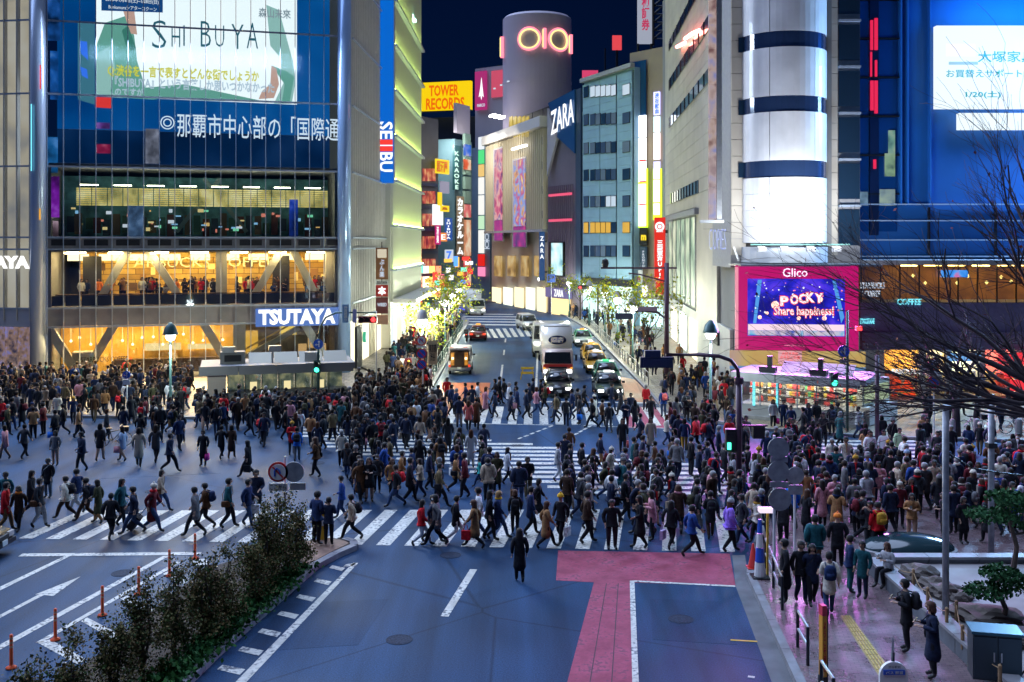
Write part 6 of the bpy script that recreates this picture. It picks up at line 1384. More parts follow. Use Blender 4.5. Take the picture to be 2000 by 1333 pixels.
for i in range(34):
    x = 800 + rr.random() * 118; y = 500 + rr.random() * 95; w, h_ = rr.choice([(7, 20), (10, 8), (5, 26), (14, 7), (8, 10)]); c = rr.choice([(1, .05, .04), (1, .5, .08), (1, .9, .6), (.95, .97, 1), (.1, .35, 1), (1, .15, .3), (.2, .9, .6)])
    pbox('shop_sign', db, MD, x, y, x + w, y + h_, emi('clutter_%.2f' % (c[0] + 2 * c[1] + 4 * c[2]), c, 1.5, light=True), .15, -.4 - rr.random() * 1.5)
# far closing blocks so that the street ends in buildings
for (nm, lab, x0, x1, d, zt, colr) in (('distant_block', 'dim office block closing the far end of the street', 850, 900, 196, 24, (.05, .05, .07)), ('distant_block', 'dark tower with red beacon behind the clothing store', 1115, 1190, 190, 38, (.02, .02, .035)), ('distant_block', 'unlit tower behind the narrow sign building', 1190, 1330, 165, 31, (.03, .03, .05))):
    r_, Mx, Lx = block(nm, lab, x0, x1, d, d, zt, mat('far_%d' % x0, colr, .7)); 
    if x0 == 850:
        for i in range(10): rr = random.Random(i); xx = 862 + (i % 4) * 9; yy = 500 + (i // 4) * 24; pbox('shop_sign', r_, Mx, xx, yy, xx + 7, yy + 16, emi('far_sign_%d' % (i % 4), ((1, .12, .1), (1, .75, .3), (.3, .8, 1), (1, .4, .55))[i % 4], .9, light=True), .2, -.3)
    if x0 == 1115:
        pbox('red_panel', r_, Mx, 1137, 138, 1168, 154, emi('panel_rose', (.95, .08, .22), .7), .3, -.3); pbox('red_beacon', r_, Mx, 1196, 70, 1214, 98, emi('beacon_red', (.95, .08, .10), .8), .5, -.3)
        mb = MB(); mb.tube([(uz(Mx, 1182, 100)[0], 0, 30), (uz(Mx, 1182, 100)[0], 0, uz(Mx, 1182, 95)[1])], .15, 5); mb.tube([(uz(Mx, 1205, 100)[0], 0, 30), (uz(Mx, 1205, 100)[0], 0, uz(Mx, 1205, 98)[1])], .25, 5); mb.build('antenna', M_dark, r_)
# ================================================================ VEHICLES
M_paintc = mat('car_paint', (1, 1, 1), .28, objcol=True, coat=.6)
M_tyre = mat('tyre', (.012, .012, .013), .8); M_rim = mat('rim', (.5, .5, .52), .3, .8); M_cg = mat('car_glass', (.012, .016, .022), .06, spec=.9)
E_head = emi('headlight', (.95, 1, 1), 7); E_tail = emi('taillight', (1, .06, .02), 1.6); E_amb = emi('amber_light', (1, .45, .05), 1.4); M_plate = mat('number_plate', (.7, .7, .68), .5)
def bevelled(mb, name, mats, b=.06, seg=2):
    me = mb.mesh(name, mats); bm = bmesh.new(); bm.from_mesh(me); bmesh.ops.remove_doubles(bm, verts=bm.verts, dist=1e-4)
    bmesh.ops.bevel(bm, geom=list(bm.edges), offset=b, segments=seg, affect='EDGES', clamp_overlap=True); bm.to_mesh(me); bm.free(); me.shade_smooth(); return me
def frustum(mb, y0, y1, w0, z0, Y0, Y1, w1, z1):
    mb.add([(-w0, y0, z0), (w0, y0, z0), (w0, y1, z0), (-w0, y1, z0), (-w1, Y0, z1), (w1, Y0, z1), (w1, Y1, z1), (-w1, Y1, z1)], [(3, 2, 1, 0), (4, 5, 6, 7), (0, 1, 5, 4), (1, 2, 6, 5), (2, 3, 7, 6), (3, 0, 4, 7)])
def wheel_meshes(r, w):
    t = MB(); t.lathe([(r * .62, -w / 2), (r * .92, -w / 2), (r, -w / 3), (r, w / 3), (r * .92, w / 2), (r * .62, w / 2)], (0, 0, 0), 20)
    q = MB(); q.lathe([(.02, -w / 2 + .02), (r * .3, -w / 2 + .01), (r * .64, -w / 2 + .03), (r * .64, w / 2 - .03), (r * .3, w / 2 - .01), (.02, w / 2 - .02)], (0, 0, 0), 20)
    for k in range(5): a = k * math.tau / 5; q.box((r * .38 * math.cos(a), r * .38 * math.sin(a), 0), (r * .55, .05, w * .98), rz=a)
    return t.mesh('tyre', M_tyre, False), q.mesh('rim', M_rim, False)
WH = {r: wheel_meshes(r, .21) for r in (.31, .42)}
def wheels(root, xs, ys, r):
    for y in ys:
        for s in (-1, 1): t = put('wheel', WH[r][0], root, loc=(s * xs, y, r), rot=(0, R(90), 0)); put('rim', WH[r][1], t)
SED = {}
def sedan_meshes(kind):
    if kind in SED: return SED[kind]
    b = MB()
    if kind == 'sedan':
        prof = [(-2.28, .26), (-2.33, .45), (-2.27, .66), (-2.05, .76), (-1.15, .92), (1.45, .98), (2.2, .95), (2.30, .70), (2.27, .28)]; cab = (-1.20, 1.62, .78, .90, -.42, 1.02, .58, 1.46)
    elif kind == 'suv':
        prof = [(-2.2, .32), (-2.28, .55), (-2.22, .85), (-1.95, .98), (-1.15, 1.06), (2.05, 1.08), (2.2, .9), (2.2, .34)]; cab = (-1.25, 2.10, .82, 1.02, -.55, 1.85, .68, 1.76)
    else:
        prof = [(-2.3, .32), (-2.36, .55), (-2.28, .95), (-1.75, 1.12), (2.15, 1.14), (2.28, .9), (2.28, .34)]; cab = (-1.85, 2.25, .83, 1.08, -1.05, 2.05, .72, 1.95)
    W2 = .85; b.prism([(-W2, y, z) for y, z in prof], (2 * W2, 0, 0)); body = bevelled(b, 'body', M_paintc, .07)
    g = MB(); frustum(g, *cab[:4], *cab[4:]); glass_ = bevelled(g, 'windows', M_cg, .05)
    r = MB(); y0, y1, w0, z0, Y0, Y1, w1, z1 = cab; frustum(r, Y0 - .12, Y1 + .12, w1 + .05, z1 - .09, Y0 + .05, Y1 - .05, w1 - .08, z1 + .035)
    for s in (-1, 1):
        for (a, c) in ((y0, Y0), ((y0 + y1) / 2 + .2, (Y0 + Y1) / 2 + .1), (y1, Y1)): r.tube([(s * (w0 + .01), a, z0), (s * (w1 + .012), c, z1 - .02)], .035, 5)
    roof = r.mesh('roof', M_paintc, True); SED[kind] = (body, glass_, roof, prof, cab); return SED[kind]
def car(name, label, cat, kind, x, y, rz, col, col2=None, taxi=None, on=True, group='vehicles at the far street', tail_on=True):
    body, gl, roof, prof, cab = sedan_meshes(kind); t = thing(name, label, cat, TR(x, y, .0, rz), group)
    put('body', body, t, color=col); put('windows', gl, t); put('roof', roof, t, color=col2 or col)
    wheels(t, .77, (-1.38, 1.38), .31); f = prof[1][0]; zl = prof[2][1]; e = prof[-2][0]
    for s in (-1, 1):
        bx('headlight', t, (s * .60, f + .05, zl - .06), (.34, .10, .15), E_head if on else M_rim); bx('taillight', t, (s * .66, e - .0, .72), (.30, .09, .17), E_tail if tail_on else M_red)
        bx('mirror', t, (s * .98, cab[0] + .35, cab[3] + .10), (.18, .10, .13), M_dark)
    bx('grille', t, (0, f + .02, zl - .07), (.80, .08, .13), M_dark); bx('bumper', t, (0, f - .01, .40), (1.5, .12, .14), M_dark); bx('number_plate', t, (0, f - .08, .45), (.33, .02, .17), M_plate); bx('number_plate', t, (0, e + .06, .55), (.33, .02, .17), M_plate)
    if taxi: bx('roof_lamp', t, (0, (cab[4] + cab[5]) / 2 - .2, cab[7] + .11), (.45, .18, .14), taxi)
    return t
car('sedan', 'black taxi with bright headlights stopped in front of the box truck', 'car', 'sedan', P(1092, 700, 66).x, 68.3, 0, (.012, .014, .018), taxi=None)
car('taxi', 'dark green taxi at the head of the kerbside queue', 'taxi', 'sedan', 6.25, 67.3, 0, (.01, .03, .03), taxi=E_white)
car('taxi', 'green taxi second in the kerbside queue', 'taxi', 'sedan', 6.75, 73.6, 0, (.02, .22, .12), taxi=E_green)
car('taxi', 'yellow taxi with white front third in the kerbside queue', 'taxi', 'sedan', 6.55, 80.2, 0, (.70, .36, .02), taxi=E_white)
car('taxi', 'yellow taxi fourth in the kerbside queue', 'taxi', 'sedan', 6.75, 86.6, 0, (.72, .38, .02), taxi=E_amb)
car('taxi', 'silver and green taxi last in the kerbside queue', 'taxi', 'sedan', 6.9, 100.5, 0, (.40, .45, .40), (.05, .35, .18), taxi=E_amb)
car('station_wagon', 'silver off-roader turning out of the far street', 'car', 'suv', 1.75, 118.5, R(14), (.42, .42, .42))
car('taxi', 'dark red taxi seen from behind driving up the far street', 'taxi', 'sedan', P(934, 600, 106).x, 106.5, R(180), (.10, .015, .015), taxi=E_amb)
car('sedan', 'black sedan at the lower left edge of the picture', 'car', 'sedan', -18.55, 32.6, R(90), (.008, .008, .012), on=False, tail_on=False)
car('minibus', 'white minibus waiting behind the box truck', 'van', 'van', 2.85, 91.5, 0, (.60, .60, .56)).scale = (1.2, 1.2, 1.45)
# white van with raised tailgate and amber light inside
vn = car('white_van', 'white van with raised tailgate and amber light inside at the left kerb', 'van', 'van', -3.97, 79.6, R(180), (.62, .60, .56), on=False)
bx('open_tailgate', vn, (0, 2.55, 2.02), (1.5, 1.0, .08), M_white, rx=R(14))
for s in (-.3, .3): bx('tailgate_lamp', vn, (s * 1.6, 2.95, 2.16), (.30, .06, .09), E_tail)
bx('load_bay', vn, (0, 2.27, 1.2), (1.35, .12, 1.2), mat('load_dark', (.05, .025, .015), .7)); 
for s in (-1, 1): bx('bay_glow', vn, (s * .52, 2.36, 1.25), (.26, .06, .95), emi('bay_amber', (1, .42, .04), .9, light=True, noise=((.15, .05, .01), (.7, .28, .03), (1, .55, .12)), scale=3.5)); bx('bay_lamp', vn, (s * .5, 2.42, 1.3), (.16, .06, .16), emi('bay_lamp', (1, .8, .4), 4))
def truck(name, label, x, y, rz, boxcol, cabcol, L, Hh, logo):
    t = thing(name, label, 'truck', TR(x, y, 0, rz), 'vehicles at the far street'); W = 2.2
    b = MB(); b.box((0, 2.1 + L / 2 - .3, .95 + (Hh - .95) / 2), (W + .06, L, Hh - .95)); put('cargo_box', bevelled(b, 'cargo_box', M_paintc, .05), t, color=boxcol)
    c = MB(); c.prism([(-W / 2, yy, z) for yy, z in ((0, .45), (-.06, 1.0), (.0, 1.25), (.30, 2.2), (.45, 2.3), (1.6, 2.3), (1.6, .45))], (W, 0, 0)); put('cab', bevelled(c, 'cab', M_paintc, .06), t, color=cabcol)
    ws = MB(); ws.prism([(-W / 2 + .12, .0 + .02, 1.32), (W / 2 - .12, .02, 1.32), (W / 2 - .2, .26, 2.12), (-W / 2 + .2, .26, 2.12)], (0, -.04, .01)); ws.build('windscreen', M_cg, t)
    for s in (-1, 1):
        bx('side_window', t, (s * (W / 2), .75, 1.72), (.05, .85, .6), M_cg); bx('headlight', t, (s * .82, -.06, .78), (.36, .10, .2), E_head); bx('mirror', t, (s * (W / 2 + .22), .1, 1.75), (.14, .1, .42), M_dark); bx('mirror_arm', t, (s * (W / 2 + .1), .12, 1.95), (.25, .03, .03), M_dark)
        bx('turn_lamp', t, (s * .98, -.05, 1.02), (.16, .08, .12), E_amb)
    bx('bumper', t, (0, -.08, .5), (W, .16, .3), M_grey); bx('grille', t, (0, -.08, 1.06), (1.3, .06, .12), M_dark); bx('number_plate', t, (0, -.18, .5), (.4, .02, .2), M_plate); bx('chassis', t, (0, L / 2 + 1, .65), (.9, L + 1, .3), M_dark)
    for s in (-.25, .25): bx('wiper', t, (s, .03, 1.40), (.5, .02, .03), M_black, ry=R(18))
    for k in range(2): mb = MB(); mb.lathe([(.001, -.12), (.10, -.06), (.11, .06), (.001, .14)], (0, 0, 0), 8); mb.build('driver_head', M_skin, t, loc=(-.45 + k * .9, .75, 1.68)); bx('driver_torso', t, (-.45 + k * .9, .85, 1.36), (.42, .25, .5), M_red if k else M_shirt)
    wheels(t, W / 2 - .14, (1.0, L * .72 + 1.5), .42)
    if logo:
        bx('red_panel', t, (0, -.06, 1.16), (W - .1, .06, .26), M_red); bx('red_panel', t, (0, -.075, .80), (1.2, .05, .26), M_red)
        mb = MB(); mb.lathe([(1, 0), (.001, 0)], (0, 0, 0), 28, .66, .33); o = mb.build('logo_oval', mat('logo_blue', (.03, .12, .75), .4), t, loc=(0.05, 1.765, 2.86)); o.rotation_euler = (R(90), 0, 0)
        txt('logo_lettering', '熊本\n運輸', t, (.05, 1.755, 2.87), 1.0, .42, M_white, bold=.05, ext=.004)
    if not logo: bx('side_light_strip', t, (-W / 2 - .06, L / 2 + 2, .75), (.05, L - .5, .12), emi('strip_blue', (.08, .1, 1), 2.0, light=True))
    bx('roof_lamp_bar', t, (0, 1.85, Hh + .02), (W - .3, .1, .06), M_grey)
    return t
truck('box_truck', 'white box truck with red cab and blue oval logo waiting at the crosswalk', P(1089, 700, 74).x, 73.6, 0, (.62, .62, .58), (.52, .42, .40), 5.6, 3.85, True)
truck('long_truck', 'large white truck with blue side lights turning at the end of the street', -4.7, 140.5, R(20), (.75, .76, .80), (.62, .64, .62), 8.5, 3.5, False)
# motorbike beside the red taxi, bicycles
def bicycle(label, x, y, rz, col):
    t = thing('bicycle', label, 'bicycle', TR(x, y, .15, rz), 'bicycles at the crossing')
    for s in (-.52, .52):
        mb = MB(); mb.tube([(s + .33 * math.cos(k * math.tau / 20), 0, .33 + .33 * math.sin(k * math.tau / 20)) for k in range(21)], .018, 5, cap=False); w = mb.build('wheel', M_tyre, t)
        mb = MB()
        for k in range(10): mb.tube([(s, 0, .33), (s + .32 * math.cos(k * math.tau / 10), 0, .33 + .32 * math.sin(k * math.tau / 10))], .005, 3)
        mb.build('spokes', M_rim, w)
    mb = MB()
    for a, b in (((-.52, 0, .33), (-.05, 0, .30)), ((-.05, 0, .30), (-.18, 0, .82)), ((-.52, 0, .33), (-.16, 0, .72)), ((-.05, 0, .30), (.38, 0, .74)), ((-.16, 0, .70), (.38, 0, .80)), ((.52, 0, .33), (.36, 0, .98))): mb.tube([a, b], .022, 6)
    mb.build('frame', mat('bike_frame', (1, 1, 1), .35, objcol=True), t, color=col); mb = MB(); mb.tube([(.30, -.27, 1.0), (.40, 0, 1.02), (.30, .27, 1.0)], .016, 5); mb.build('handlebar', M_steel, t); bx('saddle', t, (-.20, 0, .86), (.25, .14, .06), M_black); bx('basket', t, (.55, 0, .82), (.28, .32, .24), M_dark)
    mb = MB(); mb.tube([(-.05, -.1, .20), (-.05, .1, .40)], .012, 4); mb.build('pedals', M_dark, t)
pb = G(1902, 846, .14); bicycle('white bicycle leaning by the stone bollards under the bare tree', pb.x, pb.y, R(5), (.6, .6, .6)); pb = G(1985, 848, .14); bicycle('silver bicycle at the right edge before the red awning shop', pb.x, pb.y, R(-8), (.45, .47, .5))
pb = G(222, 878, 0); bicycle('dark bicycle ridden across before the coffee shop crowd', pb.x, pb.y, R(15), (.05, .05, .06)); pb = G(842, 800, .0); bicycle('black city bicycle at the left kerb by the no-parking signs', pb.x, pb.y, R(70), (.03, .03, .04))
mb_t = thing('scooter', 'dark delivery scooter beside the red taxi', 'scooter', TR(P(911, 600, 104).x, 104.5, 0, R(180)), None)
q = MB(); q.prism([(-.16, yy, z) for yy, z in ((-.75, .45), (-.6, 1.0), (-.45, 1.0), (-.4, .4), (.1, .4), (.2, .75), (.85, .8), (.9, .55), (.4, .3), (-.4, .25))], (.32, 0, 0)); put('body', bevelled(q, 'body', M_black, .03), mb_t)
for yy in (-.65, .62): put('wheel', WH[.31][0], mb_t, loc=(0, yy, .30), rot=(0, R(90), 0), scale=(.95, .95, .6))
bx('top_box', mb_t, (0, .75, 1.05), (.45, .42, .42), M_dark); bx('taillight', mb_t, (0, .92, .72), (.16, .05, .08), E_tail); q = MB(); q.tube([(-.33, -.48, 1.08), (0, -.52, 1.05), (.33, -.48, 1.08)], .02, 5); q.build('handlebar', M_dark, mb_t)
# ================================================================ STREET FURNITURE
def point(name, loc, W_, col, r=.15):
    l = bpy.data.lights.new(name, 'POINT'); l.energy = W_; l.color = col; l.shadow_soft_size = r; o = bpy.data.objects.new(name, l); COL.objects.link(o); o.location = loc; return o
E_lamp = emi('lamp_glass', (.88, .97, 1), 9)
M_post = mat('green_post', (.05, .11, .11), .4, .3); M_purp = mat('purple_post', (.085, .045, .075), .45, .2)
def street_lamp(label, x, y, h, power, z0=.14, group='street lamps', bell=True):
    t = thing('street_lamp', label, 'street lamp', TR(x, y, z0), group)
    mb = MB(); mb.lathe([(.14, 0), (.14, .7), (.075, .8), (.06, h - .9)], (0, 0, 0), 10); mb.build('post', M_post, t, smooth=True)
    mb = MB(); mb.lathe([(.06, h), (.12, h - .04), (.30, h - .25), (.42, h - .62), (.44, h - .68), (.36, h - .68)], (0, 0, 0), 14); mb.build('lamp_shade', M_post if bell else M_grey, t, smooth=True)
    mb = MB(); mb.lathe([(.02, h - 1.06), (.20, h - .98), (.29, h - .78), (.26, h - .64)] if bell else [(.02, h - 1.30), (.22, h - 1.22), (.36, h - 1.0), (.38, h - .86), (.30, h - .64)], (0, 0, 0), 12); mb.build('lamp_bulb', E_lamp, t, smooth=True)
    bx('arm', t, (0, 0, h - 1.05), (.12, .12, .14), M_dark); point('lamp_light', (x, y, z0 + h - 1.25), power, (.84, 1.0, .90) if bell else (.95, 1.0, .76), .25)
    return t
a = G(333, 818, .14); street_lamp('green bell street lamp in front of the coffee shop', a.x, a.y, 5.4, 200)
a = G(1388, 832, .14); street_lamp('green bell street lamp left of the pink screen', a.x, a.y, 5.7, 200)
for i, d in enumerate((72, 84, 96, 108, 120)): street_lamp('small white lamp along the left kerb, %s from the crossing' % ('first', 'second', 'third', 'fourth', 'fifth')[i], -6.3, d, 5.2, 1300, bell=False, group='kerb lamps of the far street')
for i, (x, d) in enumerate(((9.9, 84), (9.9, 96), (9.8, 108), (9.2, 122), (7.6, 136), (4.2, 152))): street_lamp('small white lamp along the right kerb, %s from the crossing' % ('first', 'second', 'third', 'fourth', 'fifth', 'sixth')[i], x, d, 5.4, 800, bell=False, group='kerb lamps of the far street')
# ---- round traffic signs
def disc(mb, c, r, ny=-1, n=24): mb.tube([c, (c[0], c[1] + .03 * ny, c[2])], r, n)
M_signr = mat('sign_red', (.65, .02, .02), .4); M_signb = mat('sign_blue', (.02, .10, .55), .4); M_signw = mat('sign_white', (.75, .75, .75), .4); M_back = mat('sign_back', (.30, .32, .36), .45, .3, noise=.25, scale=5)
def round_sign(t, x, z, r, kind, y=-.08, m=None):
    if kind == 'back': mb = MB(); disc(mb, (x, y, z), r); return mb.build('sign_back', M_back, t)
    base = M_signb if kind == 'arrow' else M_signr
    mb = MB(); disc(mb, (x, y, z), r); s = mb.build('sign_disc', base, t)
    if kind == 'uturn': mb = MB(); disc(mb, (x, y - .03, z), r * .78); mb.build('sign_field', M_signw, t)
    if kind == 'nopark': mb = MB(); disc(mb, (x, y - .03, z), r * .80); mb.build('sign_field', M_signb, t); bx('sign_bar', t, (x, y - .065, z), (r * 1.6, .01, r * .2), M_signr, ry=R(45))
    if kind == 'uturn':
        mb = MB(); mb.tube([(x - r * .32, y - .07, z - r * .4), (x - r * .32, y - .07, z + r * .15), (x - r * .1, y - .07, z + r * .38), (x + r * .15, y - .07, z + r * .25), (x + r * .25, y - .07, z - r * .15)], r * .09, 5); mb.build('sign_arrow', M_signb, t); bx('sign_bar', t, (x, y - .07, z), (r * 1.5, .01, r * .14), M_signr, ry=R(45))
    if kind == 'arrow':
        bx('sign_arrow', t, (x + r * .15, y - .04, z), (r * .16, .01, r * 1.2), M_signw); bx('sign_arrow', t, (x - r * .2, y - .045, z - r * .1), (r * .7, .01, r * .14), M_signw)
        mb = MB(); mb.prism([(x - r * .65, y - .05, z - r * .1), (x - r * .35, y - .05, z - r * .35), (x - r * .35, y - .05, z + r * .15)][::-1], (0, .01, 0)); mb.prism([(x - r * .15, y - .05, z + r * .4), (x + r * .45, y - .05, z + r * .4), (x + r * .15, y - .05, z + r * .75)], (0, .01, 0)); mb.build('sign_arrow', M_signw, t)
    return s
def sign_post(label, x, y, h, items, z0=0, m=None, r=.04, plates=()):
    t = thing('sign_post', label, 'road sign', TR(x, y, z0)); mb = MB(); mb.tube([(0, 0, 0), (0, 0, h)], r, 8); mb.build('post', m or M_white, t)
    for (dx, z, rr, k) in items: round_sign(t, dx, z, rr, k)
    for (dx, z, w, hh, body, mm) in plates:
        bx('plate', t, (dx, -.08, z), (w, .03, hh), mm)
        if body: txt('lettering', body, t, (dx, -.11, z), w * .85, hh * .7, M_black, ext=.003, bold=.01)
    return t
q = G(560, 1082, .13); sign_post('red and white no U-turn sign with grey disc standing in the median shrubs', q.x - .05, q.y, 3.1, [(-.2, 2.62, .32, 'uturn'), (.30, 2.62, .32, 'back')], .13, plates=[(-.2, 2.14, .6, .24, 'ここから', M_signw), (.42, 2.16, .5, .22, None, M_back)])
q = G(826, 782, .14); sign_post('stacked red and blue round no-parking signs at the left kerb', q.x, q.y, 4.2, [(-.08, 3.75, .32, 'uturn'), (-.08, 2.92, .32, 'nopark'), (-.08, 2.25, .32, 'nopark')], .14, plates=[(-.08, 3.36, .6, .14, None, M_signw), (.62, 3.0, .55, 1.5, '東京都\n渋谷', mat('plate_beige', (.55, .42, .25), .5))])
q = G(248, 822, .14); sign_post('small blue pedestrian sign amid the crowd before the coffee shop', q.x, q.y, 2.9, [(0, 2.55, .22, 'arrow')], .14, plates=[(0, 2.15, .4, .3, None, M_signw)])
q = G(1824, 850, .14); sign_post('round no U-turn and no-parking signs before the sale shop', q.x, q.y, 4.0, [(-.05, 3.65, .30, 'uturn'), (-.05, 2.72, .32, 'nopark')], .14, plates=[(0, 3.18, .55, .25, None, M_signw)])
q = G(1512, 1142, .15); sign_post('white post with three grey sign backs above the plaza crowd', q.x, q.y, 4.3, [(.10, 3.95, .31, 'back'), (.10, 3.28, .31, 'back'), (.14, 2.48, .33, 'back')], .15, plates=[(.12, 3.62, .5, .16, None, M_back), (.12, 2.90, .52, .16, None, M_back)])
q = G(1552, 1090, .15); sign_post('short post with one grey sign back beside the taller one', q.x, q.y, 2.9, [(0, 2.60, .27, 'back')], .15, plates=[(0, 2.15, .45, .3, None, M_back)])
q = P(1182, 600, 100); sign_post('small white round sign on the far right pavement', 9.6, 104, 3.4, [(0, 3.2, .35, 'back')], .14)
q = P(1026, 560, 140); sign_post('blue parking plate before the cream building', 5.4, 141, 5.5, [], .14, plates=[(0, 5.0, 1.1, 1.1, 'P', M_signb)])
# ---- traffic signals
E_sr = emi('signal_red', (1, .03, .03), 5, light=True); E_sg = emi('signal_green', (.05, 1, .55), 5, light=True)
def signal_box(t, c, horiz, lit, pos, m=None, back=False, w=1.15):
    m = m or M_dark; dims = (w, .28, .40) if horiz else (.40, .28, w); bx('signal_box', t, c, dims, m)
    if back: bx('signal_back', t, (c[0], c[1] - .16, c[2]), (dims[0] * .8, .06, dims[2] * .7), m); return
    for k in range(3 if horiz or w > 1 else 2):
        n = 3 if horiz or w > 1 else 2; o = (k - (n - 1) / 2) * .36; p = (c[0] + (o if horiz else 0), c[1] - .15, c[2] + (0 if horiz else -o)); mb = MB(); mb.tube([(0, 0, 0), (0, -.04, 0)], .145, 14)
        mb.build('signal_lens', lit if k == pos else mat('lens_dark', (.02, .02, .02), .3), t, loc=p); mb = MB(); mb.lathe([(.16, 0), (.16, .2)], (0, 0, 0), 12, 1, 1, R(0), R(180)); v = mb.build('signal_visor', m, t, loc=p); v.rotation_euler = (R(90), 0, 0)
def arm(t, pts, r, m, name='arm'): mb = MB(); mb.tube(pts, r, 8); return mb.build(name, m, t, smooth=True)
sA = thing('traffic_signal', 'curved green signal pole with red light and blue street plates at the left corner', 'traffic light', TR(P(622, 700, 64).x, 64.0, .14))
arm(sA, [(0, 0, 0), (0, 0, 3.9)], .09, M_post, 'pole'); arm(sA, [(0, 0, 3.9), (.1, 0, 4.6), (.45, 0, 5.2), (1.1, 0, 5.5), (2.3, 0, 5.52), (3.6, 0, 5.5)], .06, M_post)
signal_box(sA, (3.1, -.1, 5.08), True, E_sr, 2, mat('signal_maroon', (.12, .02, .035), .4)); signal_box(sA, (-.05, -.15, 2.15), False, E_sg, 1, M_post, w=.8)
bx('street_plate', sA, (1.72, -.1, 5.45), (.42, .05, 1.15), mat('plate_blue', (.18, .34, .60), .4)); vtext('lettering', '神宮前通り', sA, (1.72, -.14, 5.45), .22, .95, M_signw, ext=.004); bx('street_plate', sA, (2.28, -.1, 5.3), (.24, .05, .85), mat('plate_violet', (.28, .30, .60), .4))
round_sign(sA, .02, 3.55, .31, 'arrow', y=-.15); bx('control_box', sA, (-.45, 0, 2.75), (.75, .4, .6), M_grey); arm(sA, [(3.62, 0, 5.6), (3.62, 0, .02)], .035, M_white, 'thin_pole')
sB = thing('traffic_signal', 'dark signal pole with green light and blue arrow sign before the corner shop', 'traffic light', TR(G(1655, 843, .14).x, G(1655, 843, .14).y, .14))
arm(sB, [(0, 0, 0), (0, 0, 6.3)], .075, M_post, 'pole'); signal_box(sB, (-.75, -.1, 2.75), False, E_sg, 1, M_post, w=.75); arm(sB, [(0, 0, 3.0), (-.75, 0, 3.0)], .04, M_post); round_sign(sB, -.22, 4.2, .31, 'arrow'); bx('plate', sB, (-.22, -.08, 3.68), (.4, .03, .2), M_back); bx('red_beacon', sB, (.55, -.1, 5.4), (.3, .2, .22), E_sr); arm(sB, [(0, 0, 5.4), (.6, 0, 5.4)], .03, M_post)
sC = thing('traffic_signal', 'red signal hanging over the far street before the clothing store', 'traffic light', TR(9.4, 112, .14)); arm(sC, [(0, 0, 0), (0, 0, 5.3)], .10, M_dark, 'pole'); arm(sC, [(0, 0, 5.1), (-2.2, 0, 5.2)], .06, M_dark); signal_box(sC, (-1.6, -.1, 5.0), True, E_sr, 0, w=1.3)
sD = thing('traffic_signal', 'thick purple pole with curved arm carrying a dark signal box over the crossing', 'traffic light', TR(G(1443, 985, 0).x, G(1443, 985, 0).y, 0))
arm(sD, [(0, 0, 0), (0, 0, 4.85)], .12, M_purp, 'pole'); arm(sD, [(0, 0, 4.7), (-.04, 0, 5.15), (-.30, 0, 5.50), (-.75, 0, 5.66), (-1.5, 0, 5.72), (-2.8, 0, 5.72)], .075, M_purp); mb = MB(); mb.lathe([(.17, 0), (.19, .1), (.17, .25)], (0, 0, 4.6), 12); mb.build('collar', M_purp, sD); signal_box(sD, (-3.15, .1, 5.42), True, None, 0, mat('signal_navy', (.015, .03, .10), .4), back=True, w=1.25)
bx('signal_hood', sD, (-3.3, .1, 5.75), (.6, .3, .25), mat('signal_navy', (.015, .03, .10), .4)); signal_box(sD, (-.30, .05, 2.45), False, None, 0, M_dark, back=True, w=.85); bx('signal_lens', sD, (-.40, -.06, 2.25), (.12, .28, .25), E_sg); bx('cross_arm', sD, (.55, 0, 3.0), (1.1, .06, .06), M_purp); bx('cross_box', sD, (.75, 0, 2.75), (.45, .25, .45), M_dark)
sE = thing('gantry_pole', 'tall violet pole with cross arm and camera beside the red bank sign', 'pole', TR(P(1302, 600, 70).x, 70.0, .14)); arm(sE, [(0, 0, 0), (0, 0, 8.5)], .17, M_purp, 'pole'); bx('cross_arm', sE, (-1.9, 0, 8.15), (5.2, .12, .12), M_purp); mb = MB(); mb.lathe([(.02, .6), (.2, .5), (.25, .25), (.18, 0)], (0, 0, 0), 10); mb.build('camera_dome', M_dark, sE, loc=(-4.2, 0, 8.2)); arm(sE, [(0, 0, 7.2), (-1.8, 0, 7.7), (-2.6, 0, 7.8)], .05, M_purp, 'brace')
arm(sE, [(0, .0, 4.0), (-.1, 0, 4.7), (-.6, 0, 5.1), (-1.4, 0, 5.2), (-2.9, 0, 5.2)], .07, M_purp, 'lower_arm'); signal_box(sE, (-2.9, .05, 4.85), True, None, 0, mat('signal_navy', (.015, .03, .10), .4), back=True, w=1.2); bx('planter_plate', sE, (-1.3, -.05, 5.35), (1.3, .1, .3), mat('plate_lilac', (.38, .30, .38), .5))
pA = thing('utility_pole', 'pale grey steel pole standing in the garden at the right', 'pole', TR(G(1847, 1237, .15).x, G(1847, 1237, .15).y, .15)); arm(pA, [(0, 0, 0), (0, 0, 5.75)], .088, M_back, 'pole'); bx('pole_band', pA, (0, 0, 5.7), (.2, .2, .12), M_back)
pB = thing('utility_pole', 'pale pole with clamp partly behind the garden pine', 'pole', TR(G(1936, 1088, .15).x, G(1936, 1088, .15).y, .15)); arm(pB, [(0, 0, 0), (0, 0, 5.1)], .10, M_back, 'pole'); bx('pole_clamp', pB, (0, 0, 3.5), (.28, .26, .16), M_dark)
pC = thing('utility_pole', 'thin maroon pole right of the corner shop', 'pole', TR(G(1713, 905, 0).x, G(1713, 905, 0).y, 0)); arm(pC, [(0, 0, 0), (0, 0, 4.9)], .10, M_purp, 'pole'); bx('pole_arm', pC, (.6, 0, 2.7), (1.2, .05, .05), M_purp)
